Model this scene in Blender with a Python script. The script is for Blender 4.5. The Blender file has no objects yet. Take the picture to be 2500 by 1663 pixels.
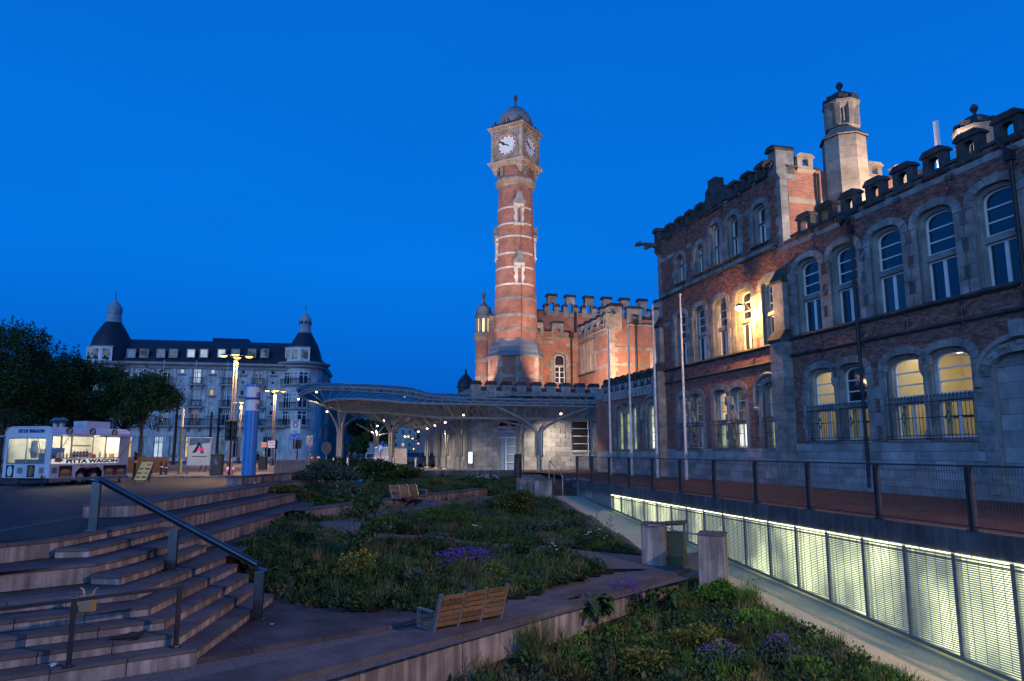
import bpy, bmesh, math, random
import numpy as np
from mathutils import Vector, Matrix
from mathutils.geometry import tessellate_polygon
S = bpy.context.scene; COL = S.collection
random.seed(7); RNG = np.random.default_rng(11)
# ---------------------------------------------------------------- camera, sky, exposure
FPX, CX, CY, EYE = 1736.0, 1250.0, 831.5, 1.65
TH = math.atan((1102.0 - CY) / FPX); CT, ST = math.cos(TH), math.sin(TH)
cd = bpy.data.cameras.new('camera'); cam = bpy.data.objects.new('camera', cd); COL.objects.link(cam)
cd.sensor_width = 36.0; cd.lens = 36.0 * FPX / 2500.0; cd.clip_end = 2000.0; cd.clip_start = 0.1
cam.location = (0, 0, EYE); cam.rotation_euler = (math.pi / 2 + TH, 0, 0); S.camera = cam
W = bpy.data.worlds.new('World'); S.world = W; W.use_nodes = True
nt = W.node_tree; nt.nodes.clear()
out = nt.nodes.new('ShaderNodeOutputWorld'); bg = nt.nodes.new('ShaderNodeBackground')
sky = nt.nodes.new('ShaderNodeTexSky'); sky.sky_type = 'NISHITA'; sky.sun_disc = False
sky.sun_elevation = math.radians(-4.0); sky.sun_rotation = math.radians(200); sky.ozone_density = 8.0; sky.air_density = 1.0; sky.dust_density = 0.3
tc = nt.nodes.new('ShaderNodeTexCoord'); sp = nt.nodes.new('ShaderNodeSeparateXYZ'); cr = nt.nodes.new('ShaderNodeValToRGB')
nt.links.new(tc.outputs['Generated'], sp.inputs[0]); nt.links.new(sp.outputs['Z'], cr.inputs[0])
SKY = [(0.0, (.001, .080, .47)), (.10, (.001, .122, .60)), (.25, (.001, .175, .76)), (.42, (.001, .160, .72)), (.60, (.001, .135, .64)), (1.0, (.001, .110, .55))]
cr.color_ramp.elements[0].color = (*SKY[0][1], 1); cr.color_ramp.elements[1].color = (*SKY[-1][1], 1)
for p, c in SKY[1:-1]: cr.color_ramp.elements.new(p).color = (*c, 1)
sn = nt.nodes.new('ShaderNodeTexNoise'); sn.inputs['Scale'].default_value = 1.6; sn.inputs['Detail'].default_value = 4; sm = nt.nodes.new('ShaderNodeMapping'); sm.inputs['Scale'].default_value = (1, 1, 3.5); nt.links.new(tc.outputs['Generated'], sm.inputs[0]); nt.links.new(sm.outputs[0], sn.inputs['Vector'])
sr = nt.nodes.new('ShaderNodeMapRange'); sr.inputs[3].default_value = .88; sr.inputs[4].default_value = 1.12; nt.links.new(sn.outputs['Fac'], sr.inputs[0]); sv = nt.nodes.new('ShaderNodeMix'); sv.data_type = 'RGBA'; sv.blend_type = 'MULTIPLY'; sv.inputs[0].default_value = 1.0; nt.links.new(cr.outputs[0], sv.inputs[6]); nt.links.new(sr.outputs[0], sv.inputs[7])
mix = nt.nodes.new('ShaderNodeMix'); mix.data_type = 'RGBA'; mix.blend_type = 'ADD'; mix.inputs[0].default_value = 0.01
nt.links.new(sv.outputs[2], mix.inputs[6]); nt.links.new(sky.outputs[0], mix.inputs[7])
nt.links.new(mix.outputs[2], bg.inputs[0]); bg.inputs[1].default_value = 1.0
nt.links.new(bg.outputs[0], out.inputs[0])
sd = bpy.data.lights.new('twilight_sun', 'SUN'); sd.energy = 1.6; sd.angle = math.radians(50); sd.color = (.30, .56, 1.0); so = bpy.data.objects.new('twilight_sun', sd); COL.objects.link(so); so.rotation_euler = Vector((.42, .88, -.20)).to_track_quat('-Z', 'Y').to_euler()
S.view_settings.view_transform = 'Standard'; S.view_settings.look = 'None'; S.view_settings.gamma = 1.0
S.view_settings.exposure = 0.0; S.view_settings.use_curve_mapping = False
S.render.engine = 'CYCLES'; S.cycles.max_bounces = 5; S.cycles.diffuse_bounces = 3; S.cycles.glossy_bounces = 3
S.cycles.transmission_bounces = 4; S.cycles.transparent_max_bounces = 12; S.cycles.use_denoising = True
S.cycles.sample_clamp_indirect = 3.0; S.cycles.use_light_tree = True
# ---------------------------------------------------------------- where a thing seen in the photograph stands
def ray(x, y):
    u = (x - CX) / FPX; v = (CY - y) / FPX
    return np.array([u, CT - v * ST, ST + v * CT])
def G(x, y, z=0.0):                    # on the level z
    d = ray(x, y); t = (z - EYE) / d[2]; return np.array([d[0] * t, d[1] * t, z])
def D(x, y, Y):                        # at the distance Y
    d = ray(x, y); t = Y / d[1]; return np.array([d[0] * t, Y, EYE + d[2] * t])
# ---------------------------------------------------------------- mesh builder
def V(*a): return np.array(a, float)
class MB:
    def __init__(s): s.v = []; s.f = []; s.uv = []; s.m = []
    def add(s, vs, fs, mi=0, uv=None):
        b = len(s.v); s.v.extend([tuple(map(float, p)) for p in vs])
        for k, f in enumerate(fs):
            s.f.append([b + i for i in f]); s.m.append(mi)
            s.uv.append(uv[k] if uv else [(0, 0)] * len(f))
        return s
    def box(s, o, a, b, c, mi=0):
        o, a, b, c = map(np.asarray, (o, a, b, c))
        s.add([o, o + a, o + a + b, o + b, o + c, o + a + c, o + a + b + c, o + b + c],
              [(0, 3, 2, 1), (4, 5, 6, 7), (0, 1, 5, 4), (1, 2, 6, 5), (2, 3, 7, 6), (3, 0, 4, 7)], mi)
        return s
    def cb(s, c, sz, rz=0.0, mi=0):    # box by its centre
        cc, ss = math.cos(rz), math.sin(rz)
        a = V(cc, ss, 0) * sz[0]; b = V(-ss, cc, 0) * sz[1]; h = V(0, 0, sz[2])
        return s.box(np.asarray(c) - a / 2 - b / 2 - h / 2, a, b, h, mi)
    def bb(s, c, sz, rz=0.0, bv=.02, mi=0):   # box with chamfered upright and top edges; c = centre of the base
        x, y, z = sz[0] / 2, sz[1] / 2, sz[2]
        def ring(k, h): return [(sx * (x - (0 if j else bv) - k), sy * (y - (bv if j else 0) - k), h) for sx, sy, j in ((-1, -1, 0), (1, -1, 0), (1, -1, 1), (1, 1, 1), (1, 1, 0), (-1, 1, 0), (-1, 1, 1), (-1, -1, 1))]
        cc, ss = math.cos(rz), math.sin(rz); R = []
        for k, h in ((0, 0), (0, z - bv), (bv, z)):
            R += [(c[0] + p[0] * cc - p[1] * ss, c[1] + p[0] * ss + p[1] * cc, c[2] + p[2]) for p in ring(k, h)]
        fs = [(i + 8 * r, (i + 1) % 8 + 8 * r, (i + 1) % 8 + 8 * r + 8, i + 8 * r + 8) for r in (0, 1) for i in range(8)] + [tuple(range(16, 24))]
        return s.add(R, fs, mi)
    def tube(s, pts, r, n=6, mi=0, cap=True):
        pts = [np.asarray(p, float) for p in pts]; k = len(pts)
        rs = r if hasattr(r, '__len__') else [r] * k
        t0 = pts[1] - pts[0]; t0 /= np.linalg.norm(t0) + 1e-9
        a = np.cross(t0, V(0, 0, 1) if abs(t0[2]) < .9 else V(1, 0, 0)); a /= np.linalg.norm(a); vs = []
        for i in range(k):
            t = pts[min(i + 1, k - 1)] - pts[max(i - 1, 0)]; t /= np.linalg.norm(t) + 1e-9
            a = a - t * (a @ t); a /= np.linalg.norm(a) + 1e-9; b = np.cross(t, a)
            for j in range(n):
                w = 2 * math.pi * j / n; vs.append(pts[i] + (a * math.cos(w) + b * math.sin(w)) * rs[i])
        fs = [(i * n + j, i * n + (j + 1) % n, (i + 1) * n + (j + 1) % n, (i + 1) * n + j) for i in range(k - 1) for j in range(n)]
        if cap: fs += [tuple(range(n))[::-1], tuple((k - 1) * n + j for j in range(n))]
        return s.add(vs, fs, mi)
    def lathe(s, prof, c=(0, 0, 0), n=16, a0=0.0, mi=0, a1=None):
        full = a1 is None; sw = 2 * math.pi if full else a1 - a0; m = n if full else n + 1; vs = []
        for r, z in prof:
            for j in range(m):
                w = a0 + sw * j / n; vs.append((c[0] + r * math.cos(w), c[1] + r * math.sin(w), c[2] + z))
        fs = []; uv = []
        for i in range(len(prof) - 1):
            for j in range(n):
                j2 = (j + 1) % m
                fs.append((i * m + j, i * m + j2, (i + 1) * m + j2, (i + 1) * m + j))
                R = max(prof[i][0], .2); ua, ub = sw * j / n * R, sw * (j + 1) / n * R
                uv.append([(ua, prof[i][1]), (ub, prof[i][1]), (ub, prof[i + 1][1]), (ua, prof[i + 1][1])])
        return s.add(vs, fs, mi, uv)
    def prism(s, poly, z0, z1, mi=0):
        n = len(poly); vs = [(p[0], p[1], z0) for p in poly] + [(p[0], p[1], z1) for p in poly]
        return s.add(vs, [tuple(range(n))[::-1], tuple(range(n, 2 * n))] + [(i, (i + 1) % n, n + (i + 1) % n, n + i) for i in range(n)], mi)
    def sheet(s, A, B, mi=0):          # a strip between two polylines of equal length
        n = len(A); return s.add(list(A) + list(B), [(i, i + 1, n + i + 1, n + i) for i in range(n - 1)], mi)
    def sweep(s, fr, prof, u0, u1, mi=0):   # a moulding: (v, z) profile run along a wall
        n = len(prof); vs = [fr(u, v, z) for u in (u0, u1) for v, z in prof]
        return s.add(vs, [(i, i + 1, n + i + 1, n + i) for i in range(n - 1)] + [tuple(range(n)), tuple(range(n, 2 * n))], mi)
    def fb(s, fr, u0, u1, v0, v1, z0, z1, mi=0):
        P = [fr(u, v, z) for z in (z0, z1) for u, v in ((u0, v0), (u1, v0), (u1, v1), (u0, v1))]
        return s.add(P, [(0, 3, 2, 1), (4, 5, 6, 7), (0, 1, 5, 4), (1, 2, 6, 5), (2, 3, 7, 6), (3, 0, 4, 7)], mi)
    def poly(s, fr, pts, v, mi=0):
        return s.add([fr(u, v, z) for u, z in pts], [tuple(range(len(pts)))], mi, [[(u, z) for u, z in pts]])
    def slab(s, fr, pts, v0, v1, mi=0):    # outline in (u, z) given thickness from v0 to v1
        n = len(pts); vs = [fr(u, v0, z) for u, z in pts] + [fr(u, v1, z) for u, z in pts]
        return s.add(vs, [tuple(range(n))[::-1], tuple(range(n, 2 * n))] + [(i, (i + 1) % n, n + (i + 1) % n, n + i) for i in range(n)], mi)
    def panel(s, fr, outer, holes, v, depth=0.0, mi=0, rmi=None):   # wall face with openings and their reveals
        loops = [outer] + list(holes); fl = [p for l in loops for p in l]
        tr = tessellate_polygon([[Vector((u, z, 0)) for u, z in l] for l in loops])
        s.add([fr(u, v, z) for u, z in fl], [tuple(t) for t in tr], mi, [[fl[i] for i in t] for t in tr])
        if depth:
            for h in holes:
                n = len(h); vs = [fr(u, v, z) for u, z in h] + [fr(u, v - depth, z) for u, z in h]
                s.add(vs, [(i, (i + 1) % n, n + (i + 1) % n, n + i) for i in range(n)], mi if rmi is None else rmi)
        return s
class Fr:                              # a wall's own axes: u along it, v out of it, z up
    def __init__(s, P, d, flip=1, k=1.0):
        s.P = np.array(P[:2], float); s.d = np.array(d[:2], float) / math.hypot(d[0], d[1]); s.n = np.array([s.d[1], -s.d[0]]) * flip; s.k = k
    def __call__(s, u, v, z):
        p = (s.P + s.d * u + s.n * v) * s.k; return (p[0], p[1], z * s.k)
def tag(o, label=None, cat=None, group=None, kind=None):
    for k, v in (('label', label), ('category', cat), ('group', group), ('kind', kind)):
        if v: o[k] = v
    return o
def thing(name, label, cat, loc=(0, 0, 0), rz=0.0, group=None):
    o = bpy.data.objects.new(name, None); COL.objects.link(o); o.empty_display_size = .2
    o.location = tuple(map(float, loc)); o.rotation_euler = (0, 0, rz); return tag(o, label, cat, group)
def base_of(p):
    o = Vector((0, 0, 0))
    while p is not None: o = o + p.location; p = p.parent
    return o
def link(name, me, parent=None, loc=None):
    o = bpy.data.objects.new(name, me); COL.objects.link(o)
    if parent is not None: o.parent = parent
    if loc is not None: o.location = loc
    return o
def mesh(name, mb, mats, off=None, smooth=False):
    me = bpy.data.meshes.new(name); v = mb.v
    if off is not None: v = (np.array(v) - np.array(off)).tolist()
    me.from_pydata(v, [], mb.f)
    for m in (mats if isinstance(mats, (list, tuple)) else [mats]): me.materials.append(m)
    if any(mb.m): me.polygons.foreach_set('material_index', mb.m)
    if any(any(c != (0, 0) for c in q) for q in mb.uv):
        me.uv_layers.new(name='UVMap').data.foreach_set('uv', [c for q in mb.uv for p in q for c in p])
    if smooth is not False:
        me.polygons.foreach_set('use_smooth', [True] * len(me.polygons))
        me.set_sharp_from_angle(angle=math.radians(40 if smooth is True else smooth))
    me.update(); return me
def obj(name, mb, mats, parent=None, local=False, smooth=False, **kw):
    # built in world space; stored relative to its parent (parents are never rotated unless local=True)
    off = None if (local or parent is None) else tuple(base_of(parent))
    o = link(name, mesh(name, mb, mats, off, smooth), parent); return tag(o, **kw)
def pieces(name, lst, mats, parent, most=300, smooth=False):
    # pieces that can be picked apart: the largest-looking ones each an object, the rest one joined part
    def key(mb): c = np.mean(np.array(mb.v), 0); return np.linalg.norm(c - V(0, 0, EYE))
    if len(lst) > most: lst = sorted(lst, key=key)
    for mb in lst[:most]: obj(name, mb, mats, parent, smooth=smooth)
    if len(lst) > most:
        al = MB()
        for mb in lst[most:]: al.add(mb.v, mb.f, 0)
        obj(name + '_work', al, mats, parent, kind='stuff', smooth=smooth)
def dup(root, loc, rz=None, label=None, group=None):
    r = root.copy(); COL.objects.link(r); r.location = loc
    if rz is not None: r.rotation_euler = (0, 0, rz)
    if label: r['label'] = label
    if group: r['group'] = group
    for ch in list(root.children):
        c = ch.copy(); COL.objects.link(c); c.parent = r
        for g in ch.children: d = g.copy(); COL.objects.link(d); d.parent = c
    return r
def lamp(name, kind, loc, energy, color, parent=None, rot=None, size=.1, **kw):
    l = bpy.data.lights.new(name, kind); l.energy = energy; l.color = color
    if kind == 'POINT': l.shadow_soft_size = size
    if kind == 'SPOT': l.shadow_soft_size = size; l.spot_size = kw.get('cone', 2.0); l.spot_blend = kw.get('blend', .6)
    if kind == 'AREA': l.size = size
    o = bpy.data.objects.new(name, l); COL.objects.link(o)
    if parent is not None: o.parent = parent; loc = Vector(loc) - base_of(parent)
    o.location = loc
    if rot is not None:
        o.rotation_euler = Vector(rot).to_track_quat('-Z', 'Y').to_euler()
    return o
# ---------------------------------------------------------------- materials
MATS = {}
def N(t, ty, **kw):
    n = t.nodes.new(ty)
    for k, v in kw.items(): setattr(n, k, v)
    return n
def M(name, c1, c2=None, sc=3.0, rough=.8, bump=0.0, bsc=None, metal=0.0, isl=0.0, streak=0.0, spec=.4, dirt=0.0, det=6.0, trans=0.0):
    # colour from two noise scales, per-piece variation, vertical streaks, fine relief
    m = bpy.data.materials.new(name); m.use_nodes = True; t = m.node_tree; b = t.nodes['Principled BSDF']; L = t.links.new
    b.inputs['Roughness'].default_value = rough; b.inputs['Metallic'].default_value = metal; b.inputs['Specular IOR Level'].default_value = spec
    c2 = c2 or tuple(x * .72 for x in c1)
    g = N(t, 'ShaderNodeNewGeometry'); mp = N(t, 'ShaderNodeMapping'); L(g.outputs['Position'], mp.inputs[0])
    n1 = N(t, 'ShaderNodeTexNoise'); n1.inputs['Scale'].default_value = sc; n1.inputs['Detail'].default_value = det; n1.inputs['Roughness'].default_value = .65
    L(mp.outputs[0], n1.inputs['Vector'])
    rp = N(t, 'ShaderNodeValToRGB'); rp.color_ramp.elements[0].position = .34; rp.color_ramp.elements[1].position = .68
    rp.color_ramp.elements[0].color = (*c2, 1); rp.color_ramp.elements[1].color = (*c1, 1); L(n1.outputs['Fac'], rp.inputs[0]); col = rp.outputs[0]
    def mul(col, val, lo, hi):
        mr = N(t, 'ShaderNodeMapRange'); mr.inputs[3].default_value = lo; mr.inputs[4].default_value = hi; L(val, mr.inputs[0])
        mx = N(t, 'ShaderNodeMix', data_type='RGBA', blend_type='MULTIPLY'); mx.inputs[0].default_value = 1.0
        L(col, mx.inputs[6]); L(mr.outputs[0], mx.inputs[7]); return mx.outputs[2]
    if isl:
        oi = N(t, 'ShaderNodeObjectInfo'); ad = N(t, 'ShaderNodeMath', operation='ADD'); fr = N(t, 'ShaderNodeMath', operation='FRACT')
        L(g.outputs['Random Per Island'], ad.inputs[0]); L(oi.outputs['Random'], ad.inputs[1]); L(ad.outputs[0], fr.inputs[0])
        col = mul(col, fr.outputs[0], 1 - isl, 1 + isl)
    if streak:
        m2 = N(t, 'ShaderNodeMapping'); m2.inputs['Scale'].default_value = (7, 7, .5); L(g.outputs['Position'], m2.inputs[0])
        n2 = N(t, 'ShaderNodeTexNoise'); n2.inputs['Scale'].default_value = 1.0; n2.inputs['Detail'].default_value = 4; L(m2.outputs[0], n2.inputs['Vector'])
        r2 = N(t, 'ShaderNodeMapRange'); r2.inputs[1].default_value = .42; r2.inputs[2].default_value = .62; L(n2.outputs['Fac'], r2.inputs[0])
        col = mul(col, r2.outputs[0], 1 - streak, 1.0)
    if dirt:
        n3 = N(t, 'ShaderNodeTexNoise'); n3.inputs['Scale'].default_value = .9; n3.inputs['Detail'].default_value = 8; L(g.outputs['Position'], n3.inputs['Vector'])
        r3 = N(t, 'ShaderNodeMapRange'); r3.inputs[1].default_value = .35; r3.inputs[2].default_value = .65; L(n3.outputs['Fac'], r3.inputs[0])
        col = mul(col, r3.outputs[0], 1 - dirt, 1.0)
    L(col, b.inputs['Base Color'])
    if bump:
        nb = N(t, 'ShaderNodeTexNoise'); nb.inputs['Scale'].default_value = bsc or sc * 6; nb.inputs['Detail'].default_value = 5; L(g.outputs['Position'], nb.inputs['Vector'])
        bp = N(t, 'ShaderNodeBump'); bp.inputs['Strength'].default_value = bump; bp.inputs['Distance'].default_value = .02
        L(nb.outputs['Fac'], bp.inputs['Height']); L(bp.outputs[0], b.inputs['Normal'])
    if trans: b.inputs['Transmission Weight'].default_value = trans
    MATS[name] = m; return m
def brick_mat(name, ca, cb, mortar, bw=.22, bh=.07, ms=.012, bump=.5, dirt=.25):
    # coursed masonry for surfaces too far off to tell the pieces apart; laid out on the wall's own (u, z) in metres
    m = bpy.data.materials.new(name); m.use_nodes = True; t = m.node_tree; b = t.nodes['Principled BSDF']; L = t.links.new
    uv = N(t, 'ShaderNodeUVMap', uv_map='UVMap'); br = N(t, 'ShaderNodeTexBrick'); L(uv.outputs[0], br.inputs['Vector'])
    br.inputs['Scale'].default_value = 1.0; br.inputs['Brick Width'].default_value = bw; br.inputs['Row Height'].default_value = bh; br.inputs['Mortar Size'].default_value = ms
    br.inputs['Color1'].default_value = (*ca, 1); br.inputs['Color2'].default_value = (*cb, 1); br.inputs['Mortar'].default_value = (*mortar, 1); br.inputs['Bias'].default_value = -.1
    g = N(t, 'ShaderNodeNewGeometry'); n3 = N(t, 'ShaderNodeTexNoise'); n3.inputs['Scale'].default_value = 1.1; n3.inputs['Detail'].default_value = 8; L(g.outputs['Position'], n3.inputs['Vector'])
    r3 = N(t, 'ShaderNodeMapRange'); r3.inputs[1].default_value = .35; r3.inputs[2].default_value = .65; r3.inputs[3].default_value = 1 - dirt; r3.inputs[4].default_value = 1.1; L(n3.outputs['Fac'], r3.inputs[0])
    mx = N(t, 'ShaderNodeMix', data_type='RGBA', blend_type='MULTIPLY'); mx.inputs[0].default_value = 1.0; L(br.outputs['Color'], mx.inputs[6]); L(r3.outputs[0], mx.inputs[7])
    L(mx.outputs[2], b.inputs['Base Color']); b.inputs['Roughness'].default_value = .9; b.inputs['Specular IOR Level'].default_value = .2
    bp = N(t, 'ShaderNodeBump'); bp.inputs['Strength'].default_value = bump; bp.inputs['Distance'].default_value = .01; bp.invert = True
    L(br.outputs['Fac'], bp.inputs['Height']); L(bp.outputs[0], b.inputs['Normal']); MATS[name] = m; return m
def glow(name, c, e, c2=None, sc=1.5, thr=(.4, .6), stretch=(1, 1, 1)):
    # something that gives off light itself; c2 = darker contents seen in it
    m = bpy.data.materials.new(name); m.use_nodes = True; t = m.node_tree; t.nodes.clear(); L = t.links.new
    o = N(t, 'ShaderNodeOutputMaterial'); em = N(t, 'ShaderNodeEmission'); em.inputs[0].default_value = (*c, 1); em.inputs[1].default_value = e
    if c2:
        g = N(t, 'ShaderNodeNewGeometry'); mp = N(t, 'ShaderNodeMapping'); mp.inputs['Scale'].default_value = stretch; L(g.outputs['Position'], mp.inputs[0])
        n = N(t, 'ShaderNodeTexNoise'); n.inputs['Scale'].default_value = sc; n.inputs['Detail'].default_value = 3; L(mp.outputs[0], n.inputs['Vector'])
        rp = N(t, 'ShaderNodeValToRGB'); rp.color_ramp.elements[0].position = thr[0]; rp.color_ramp.elements[1].position = thr[1]
        rp.color_ramp.elements[0].color = (*c2, 1); rp.color_ramp.elements[1].color = (*c, 1); L(n.outputs['Fac'], rp.inputs[0]); L(rp.outputs[0], em.inputs[0])
    L(em.outputs[0], o.inputs[0]); MATS[name] = m; return m
def glass(name, tint, rough=.03, alpha=.25):
    # thin clear sheet: mirror part plus a see-through part
    m = bpy.data.materials.new(name); m.use_nodes = True; t = m.node_tree; t.nodes.clear(); L = t.links.new
    o = N(t, 'ShaderNodeOutputMaterial'); tr = N(t, 'ShaderNodeBsdfTransparent'); tr.inputs[0].default_value = (*tint, 1)
    gl = N(t, 'ShaderNodeBsdfGlossy'); gl.inputs['Roughness'].default_value = rough; gl.inputs[0].default_value = (.8, .9, .95, 1)
    fz = N(t, 'ShaderNodeLayerWeight'); fz.inputs[0].default_value = .5; pw = N(t, 'ShaderNodeMath', operation='POWER'); pw.inputs[1].default_value = 4.0; L(fz.outputs['Facing'], pw.inputs[0]); p2 = N(t, 'ShaderNodeMath', operation='MULTIPLY'); p2.inputs[1].default_value = .22; L(pw.outputs[0], p2.inputs[0]); pw = p2; ad = N(t, 'ShaderNodeMath', operation='ADD'); ad.inputs[1].default_value = .03 + alpha * .12; ad.use_clamp = True
    L(pw.outputs[0], ad.inputs[0]); mx = N(t, 'ShaderNodeMixShader'); L(ad.outputs[0], mx.inputs[0]); L(tr.outputs[0], mx.inputs[1]); L(gl.outputs[0], mx.inputs[2])
    L(mx.outputs[0], o.inputs[0]); MATS[name] = m; return m
concrete = M('concrete', (.45, .42, .40), (.29, .27, .26), 2.2, .85, .25, 40, dirt=.4, isl=.16, streak=.48, spec=.1)
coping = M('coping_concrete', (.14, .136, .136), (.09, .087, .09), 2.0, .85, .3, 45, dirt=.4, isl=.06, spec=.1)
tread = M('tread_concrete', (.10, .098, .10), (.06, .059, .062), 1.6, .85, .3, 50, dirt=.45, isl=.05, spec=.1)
asphalt = M('asphalt', (.050, .051, .054), (.034, .034, .036), 1.2, .7, .35, 90, dirt=.3, spec=.1)
paving = M('paving', (.16, .15, .14), (.11, .105, .10), 2.5, .8, .2, 30, isl=.15, dirt=.25, spec=.1)
redpave = M('red_paving', (.17, .085, .06), (.11, .055, .042), 4, .8, .3, 25, isl=.2, dirt=.35, spec=.1)
gravel = M('resin_gravel', (.62, .56, .38), (.33, .30, .20), 55, .85, .8, 75, det=2, spec=.1)
gravelp = M('garden_gravel', (.20, .19, .185), (.07, .068, .068), 38, .9, 1.0, 60, det=2, spec=.1)
soil = M('soil', (.03, .026, .02), (.015, .013, .01), 6, 1.0, .6, 20, spec=.1)
stone = M('blue_stone', (.36, .35, .33), (.25, .245, .24), 2.4, .85, .35, 22, dirt=.25, isl=.24, spec=.1)
stone_trim = M('stone_trim', (.32, .32, .30), (.18, .18, .17), 2.8, .85, .35, 22, dirt=.4, isl=.15, spec=.1)
stone_dark = M('weathered_stone', (.10, .10, .10), (.045, .046, .05), 3, .9, .4, 20, dirt=.4, isl=.2, spec=.1)
stone_warm = M('sand_stone', (.42, .34, .27), (.26, .21, .17), 2.0, .85, .3, 18, dirt=.3, isl=.16, spec=.1)
stone_white = M('white_stone', (.52, .49, .45), (.38, .36, .33), 2.0, .8, .2, 18, isl=.1)
brick = M('red_brick', (.27, .125, .095), (.14, .066, .055), 5, .9, .4, 60, isl=.45, spec=.2)
mortar = M('mortar', (.27, .26, .25), (.18, .172, .17), 8, .95, .3, 60, spec=.1)
brick_far = brick_mat('far_brick', (.35, .118, .074), (.19, .06, .042), (.27, .19, .155))
slate = M('slate_roof', (.020, .026, .042), (.012, .015, .025), 3, .6, .3, 14, isl=.2)
steel = M('brushed_steel', (.38, .34, .29), (.27, .245, .21), 2, .35, .1, 60, metal=.45)
dark_steel = M('dark_painted_steel', (.055, .06, .07), (.035, .04, .048), 3, .42, .08, 40, metal=.3)
rail_steel = M('rail_steel', (.10, .105, .12), (.07, .075, .085), 3, .30, .06, 40, metal=.85)
galv = M('galvanised_steel', (.34, .36, .36), (.22, .235, .24), 6, .45, .1, 40, metal=.7)
iron = M('black_iron', (.020, .021, .024), (.012, .012, .014), 6, .6, .2, 40)
white_paint = M('white_paint', (.72, .72, .71), (.60, .60, .60), 2, .45, .04, 30)
frame_paint = M('window_paint', (.70, .70, .68), (.56, .57, .56), 4, .5, .08, 40)
pole_paint = M('pole_paint', (.62, .60, .58), (.46, .45, .44), 3, .4, .04, 40)
wood = M('bench_wood', (.36, .22, .11), (.19, .11, .05), 14, .75, .5, 45, isl=.30, dirt=.3, spec=.15)
bin_green = M('bin_green', (.032, .045, .025), (.02, .03, .016), 4, .5, .1, 40)
black = M('black_plastic', (.014, .015, .016), (.009, .009, .010), 5, .5, .1, 40)
blue_paint = M('blue_paint', (.02, .22, .55), (.015, .17, .45), 2, .35, .05, 30)
pane_dark = M('dark_pane', (.012, .018, .028), (.008, .012, .02), 1, .04, .10, 1.3, spec=1.0)
clear_pane = glass('clear_pane', (.92, .95, .93), .02, .2)
pane_blind = M('blind_pane', (.03, .045, .05), (.02, .03, .034), .8, .08, .02, 8, spec=1.0)
lit_a = glow('lit_room', (.95, .72, .40), .8, (.30, .17, .08), 1.6, (.30, .62), (1, 1, .6))
lit_b = glow('lit_room_green', (.80, .86, .35), .62, (.32, .34, .12), 1.3, (.32, .6))
lit_c = glow('lit_room_white', (1.0, .98, .80), 1.5, (.42, .42, .18), 1.6, (.42, .56), (1.4, 1.4, .5))
lit_d = glow('dim_room', (.34, .25, .18), .35, (.05, .06, .09), 1.4, (.40, .60))
lit_hotel = glow('hotel_room', (.62, .80, 1.0), .85, (.32, .45, .62), .8, (.3, .6))
lit_warm = glow('warm_room', (1.0, .62, .22), .9, (.45, .22, .07), .8, (.3, .65))
lampglow = glow('lamp_glow', (1.0, .50, .12), 4.5)
sodium = glow('sodium_glow', (1.0, .55, .12), 110.0)
spotglow = glow('downlight_glow', (1.0, .86, .62), 7.0)
# ================================================================ ground levels, stairs, garden walls
def bar(mb, pts, w, h, mi=0):                 # rectangular section swept along points, kept upright
    pts = [np.asarray(p, float) for p in pts]; k = len(pts); vs = []
    for i in range(k):
        t = pts[min(i + 1, k - 1)] - pts[max(i - 1, 0)]; t /= np.linalg.norm(t)
        a = np.cross(t, V(0, 0, 1)); a /= np.linalg.norm(a) + 1e-9; b = np.cross(a, t)
        for x, y in ((-1, -1), (1, -1), (1, 1), (-1, 1)): vs.append(pts[i] + a * x * w / 2 + b * y * h / 2)
    fs = [(i * 4 + j, i * 4 + (j + 1) % 4, i * 4 + 4 + (j + 1) % 4, i * 4 + 4 + j) for i in range(k - 1) for j in range(4)]
    return mb.add(vs, fs + [(3, 2, 1, 0), tuple((k - 1) * 4 + j for j in range(4))], mi)
def offset_poly(P, dist):                     # shift a plan polyline to its right (down-slope side for dist > 0), mitred
    P = [V(p[0], p[1]) for p in P]; n = len(P); nn = []
    for i in range(n - 1):
        t = P[i + 1] - P[i]; t /= np.linalg.norm(t); nn.append(V(t[1], -t[0]))
    o = []
    for i in range(n):
        a, b = nn[max(i - 1, 0)], nn[min(i, n - 2)]; m = a + b; m /= m @ m / 2 + 1e-9; o.append(P[i] + m * dist)
    return o
def along(P, ds, w, z0, z1, gap=.014):        # mitred blocks along a polyline, from its edge inwards by w
    I = offset_poly(P, -w); P = [V(p[0], p[1]) for p in P]; r = []
    for i in range(len(P) - 1):
        L = np.linalg.norm(P[i + 1] - P[i]); k = max(1, round(L / ds)); g = gap / L / 2
        for j in range(k):
            f0, f1 = j / k + (g if j else g / 2), (j + 1) / k - g
            q = [P[i] * (1 - f) + P[i + 1] * f for f in (f0, f1)] + [I[i] * (1 - f) + I[i + 1] * f for f in (f1, f0)]
            r.append(MB().prism([tuple(p) for p in q][::-1], z0, z1))
    return r
e0 = [(-13.3, 6.3), (-8.64, 14.01), (-8.60, 14.9), (-8.53, 17.85), (-8.75, 31.0)]
h0 = [(-8.58, 13.80), (-8.02, 13.95), (-8.0, 14.9), (-8.20, 17.80)]
e1 = [(-14.5, 6.9), (-7.46, 13.22), (-7.34, 13.9), (-7.38, 17.2), (-7.55, 24.2)]
h1 = [(-7.42, 13.03), (-6.86, 12.95), (-6.84, 14.0), (-7.12, 17.10)]
e2 = [(-13.8, 7.5), (-6.36, 12.54), (-6.43, 16.56)]
e3 = [(-13.5, 7.1), (-5.90, 12.12), (-6.12, 16.42)]
e4 = [(-13.2, 6.8), (-5.54, 11.90), (-5.74, 16.12)]
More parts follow.
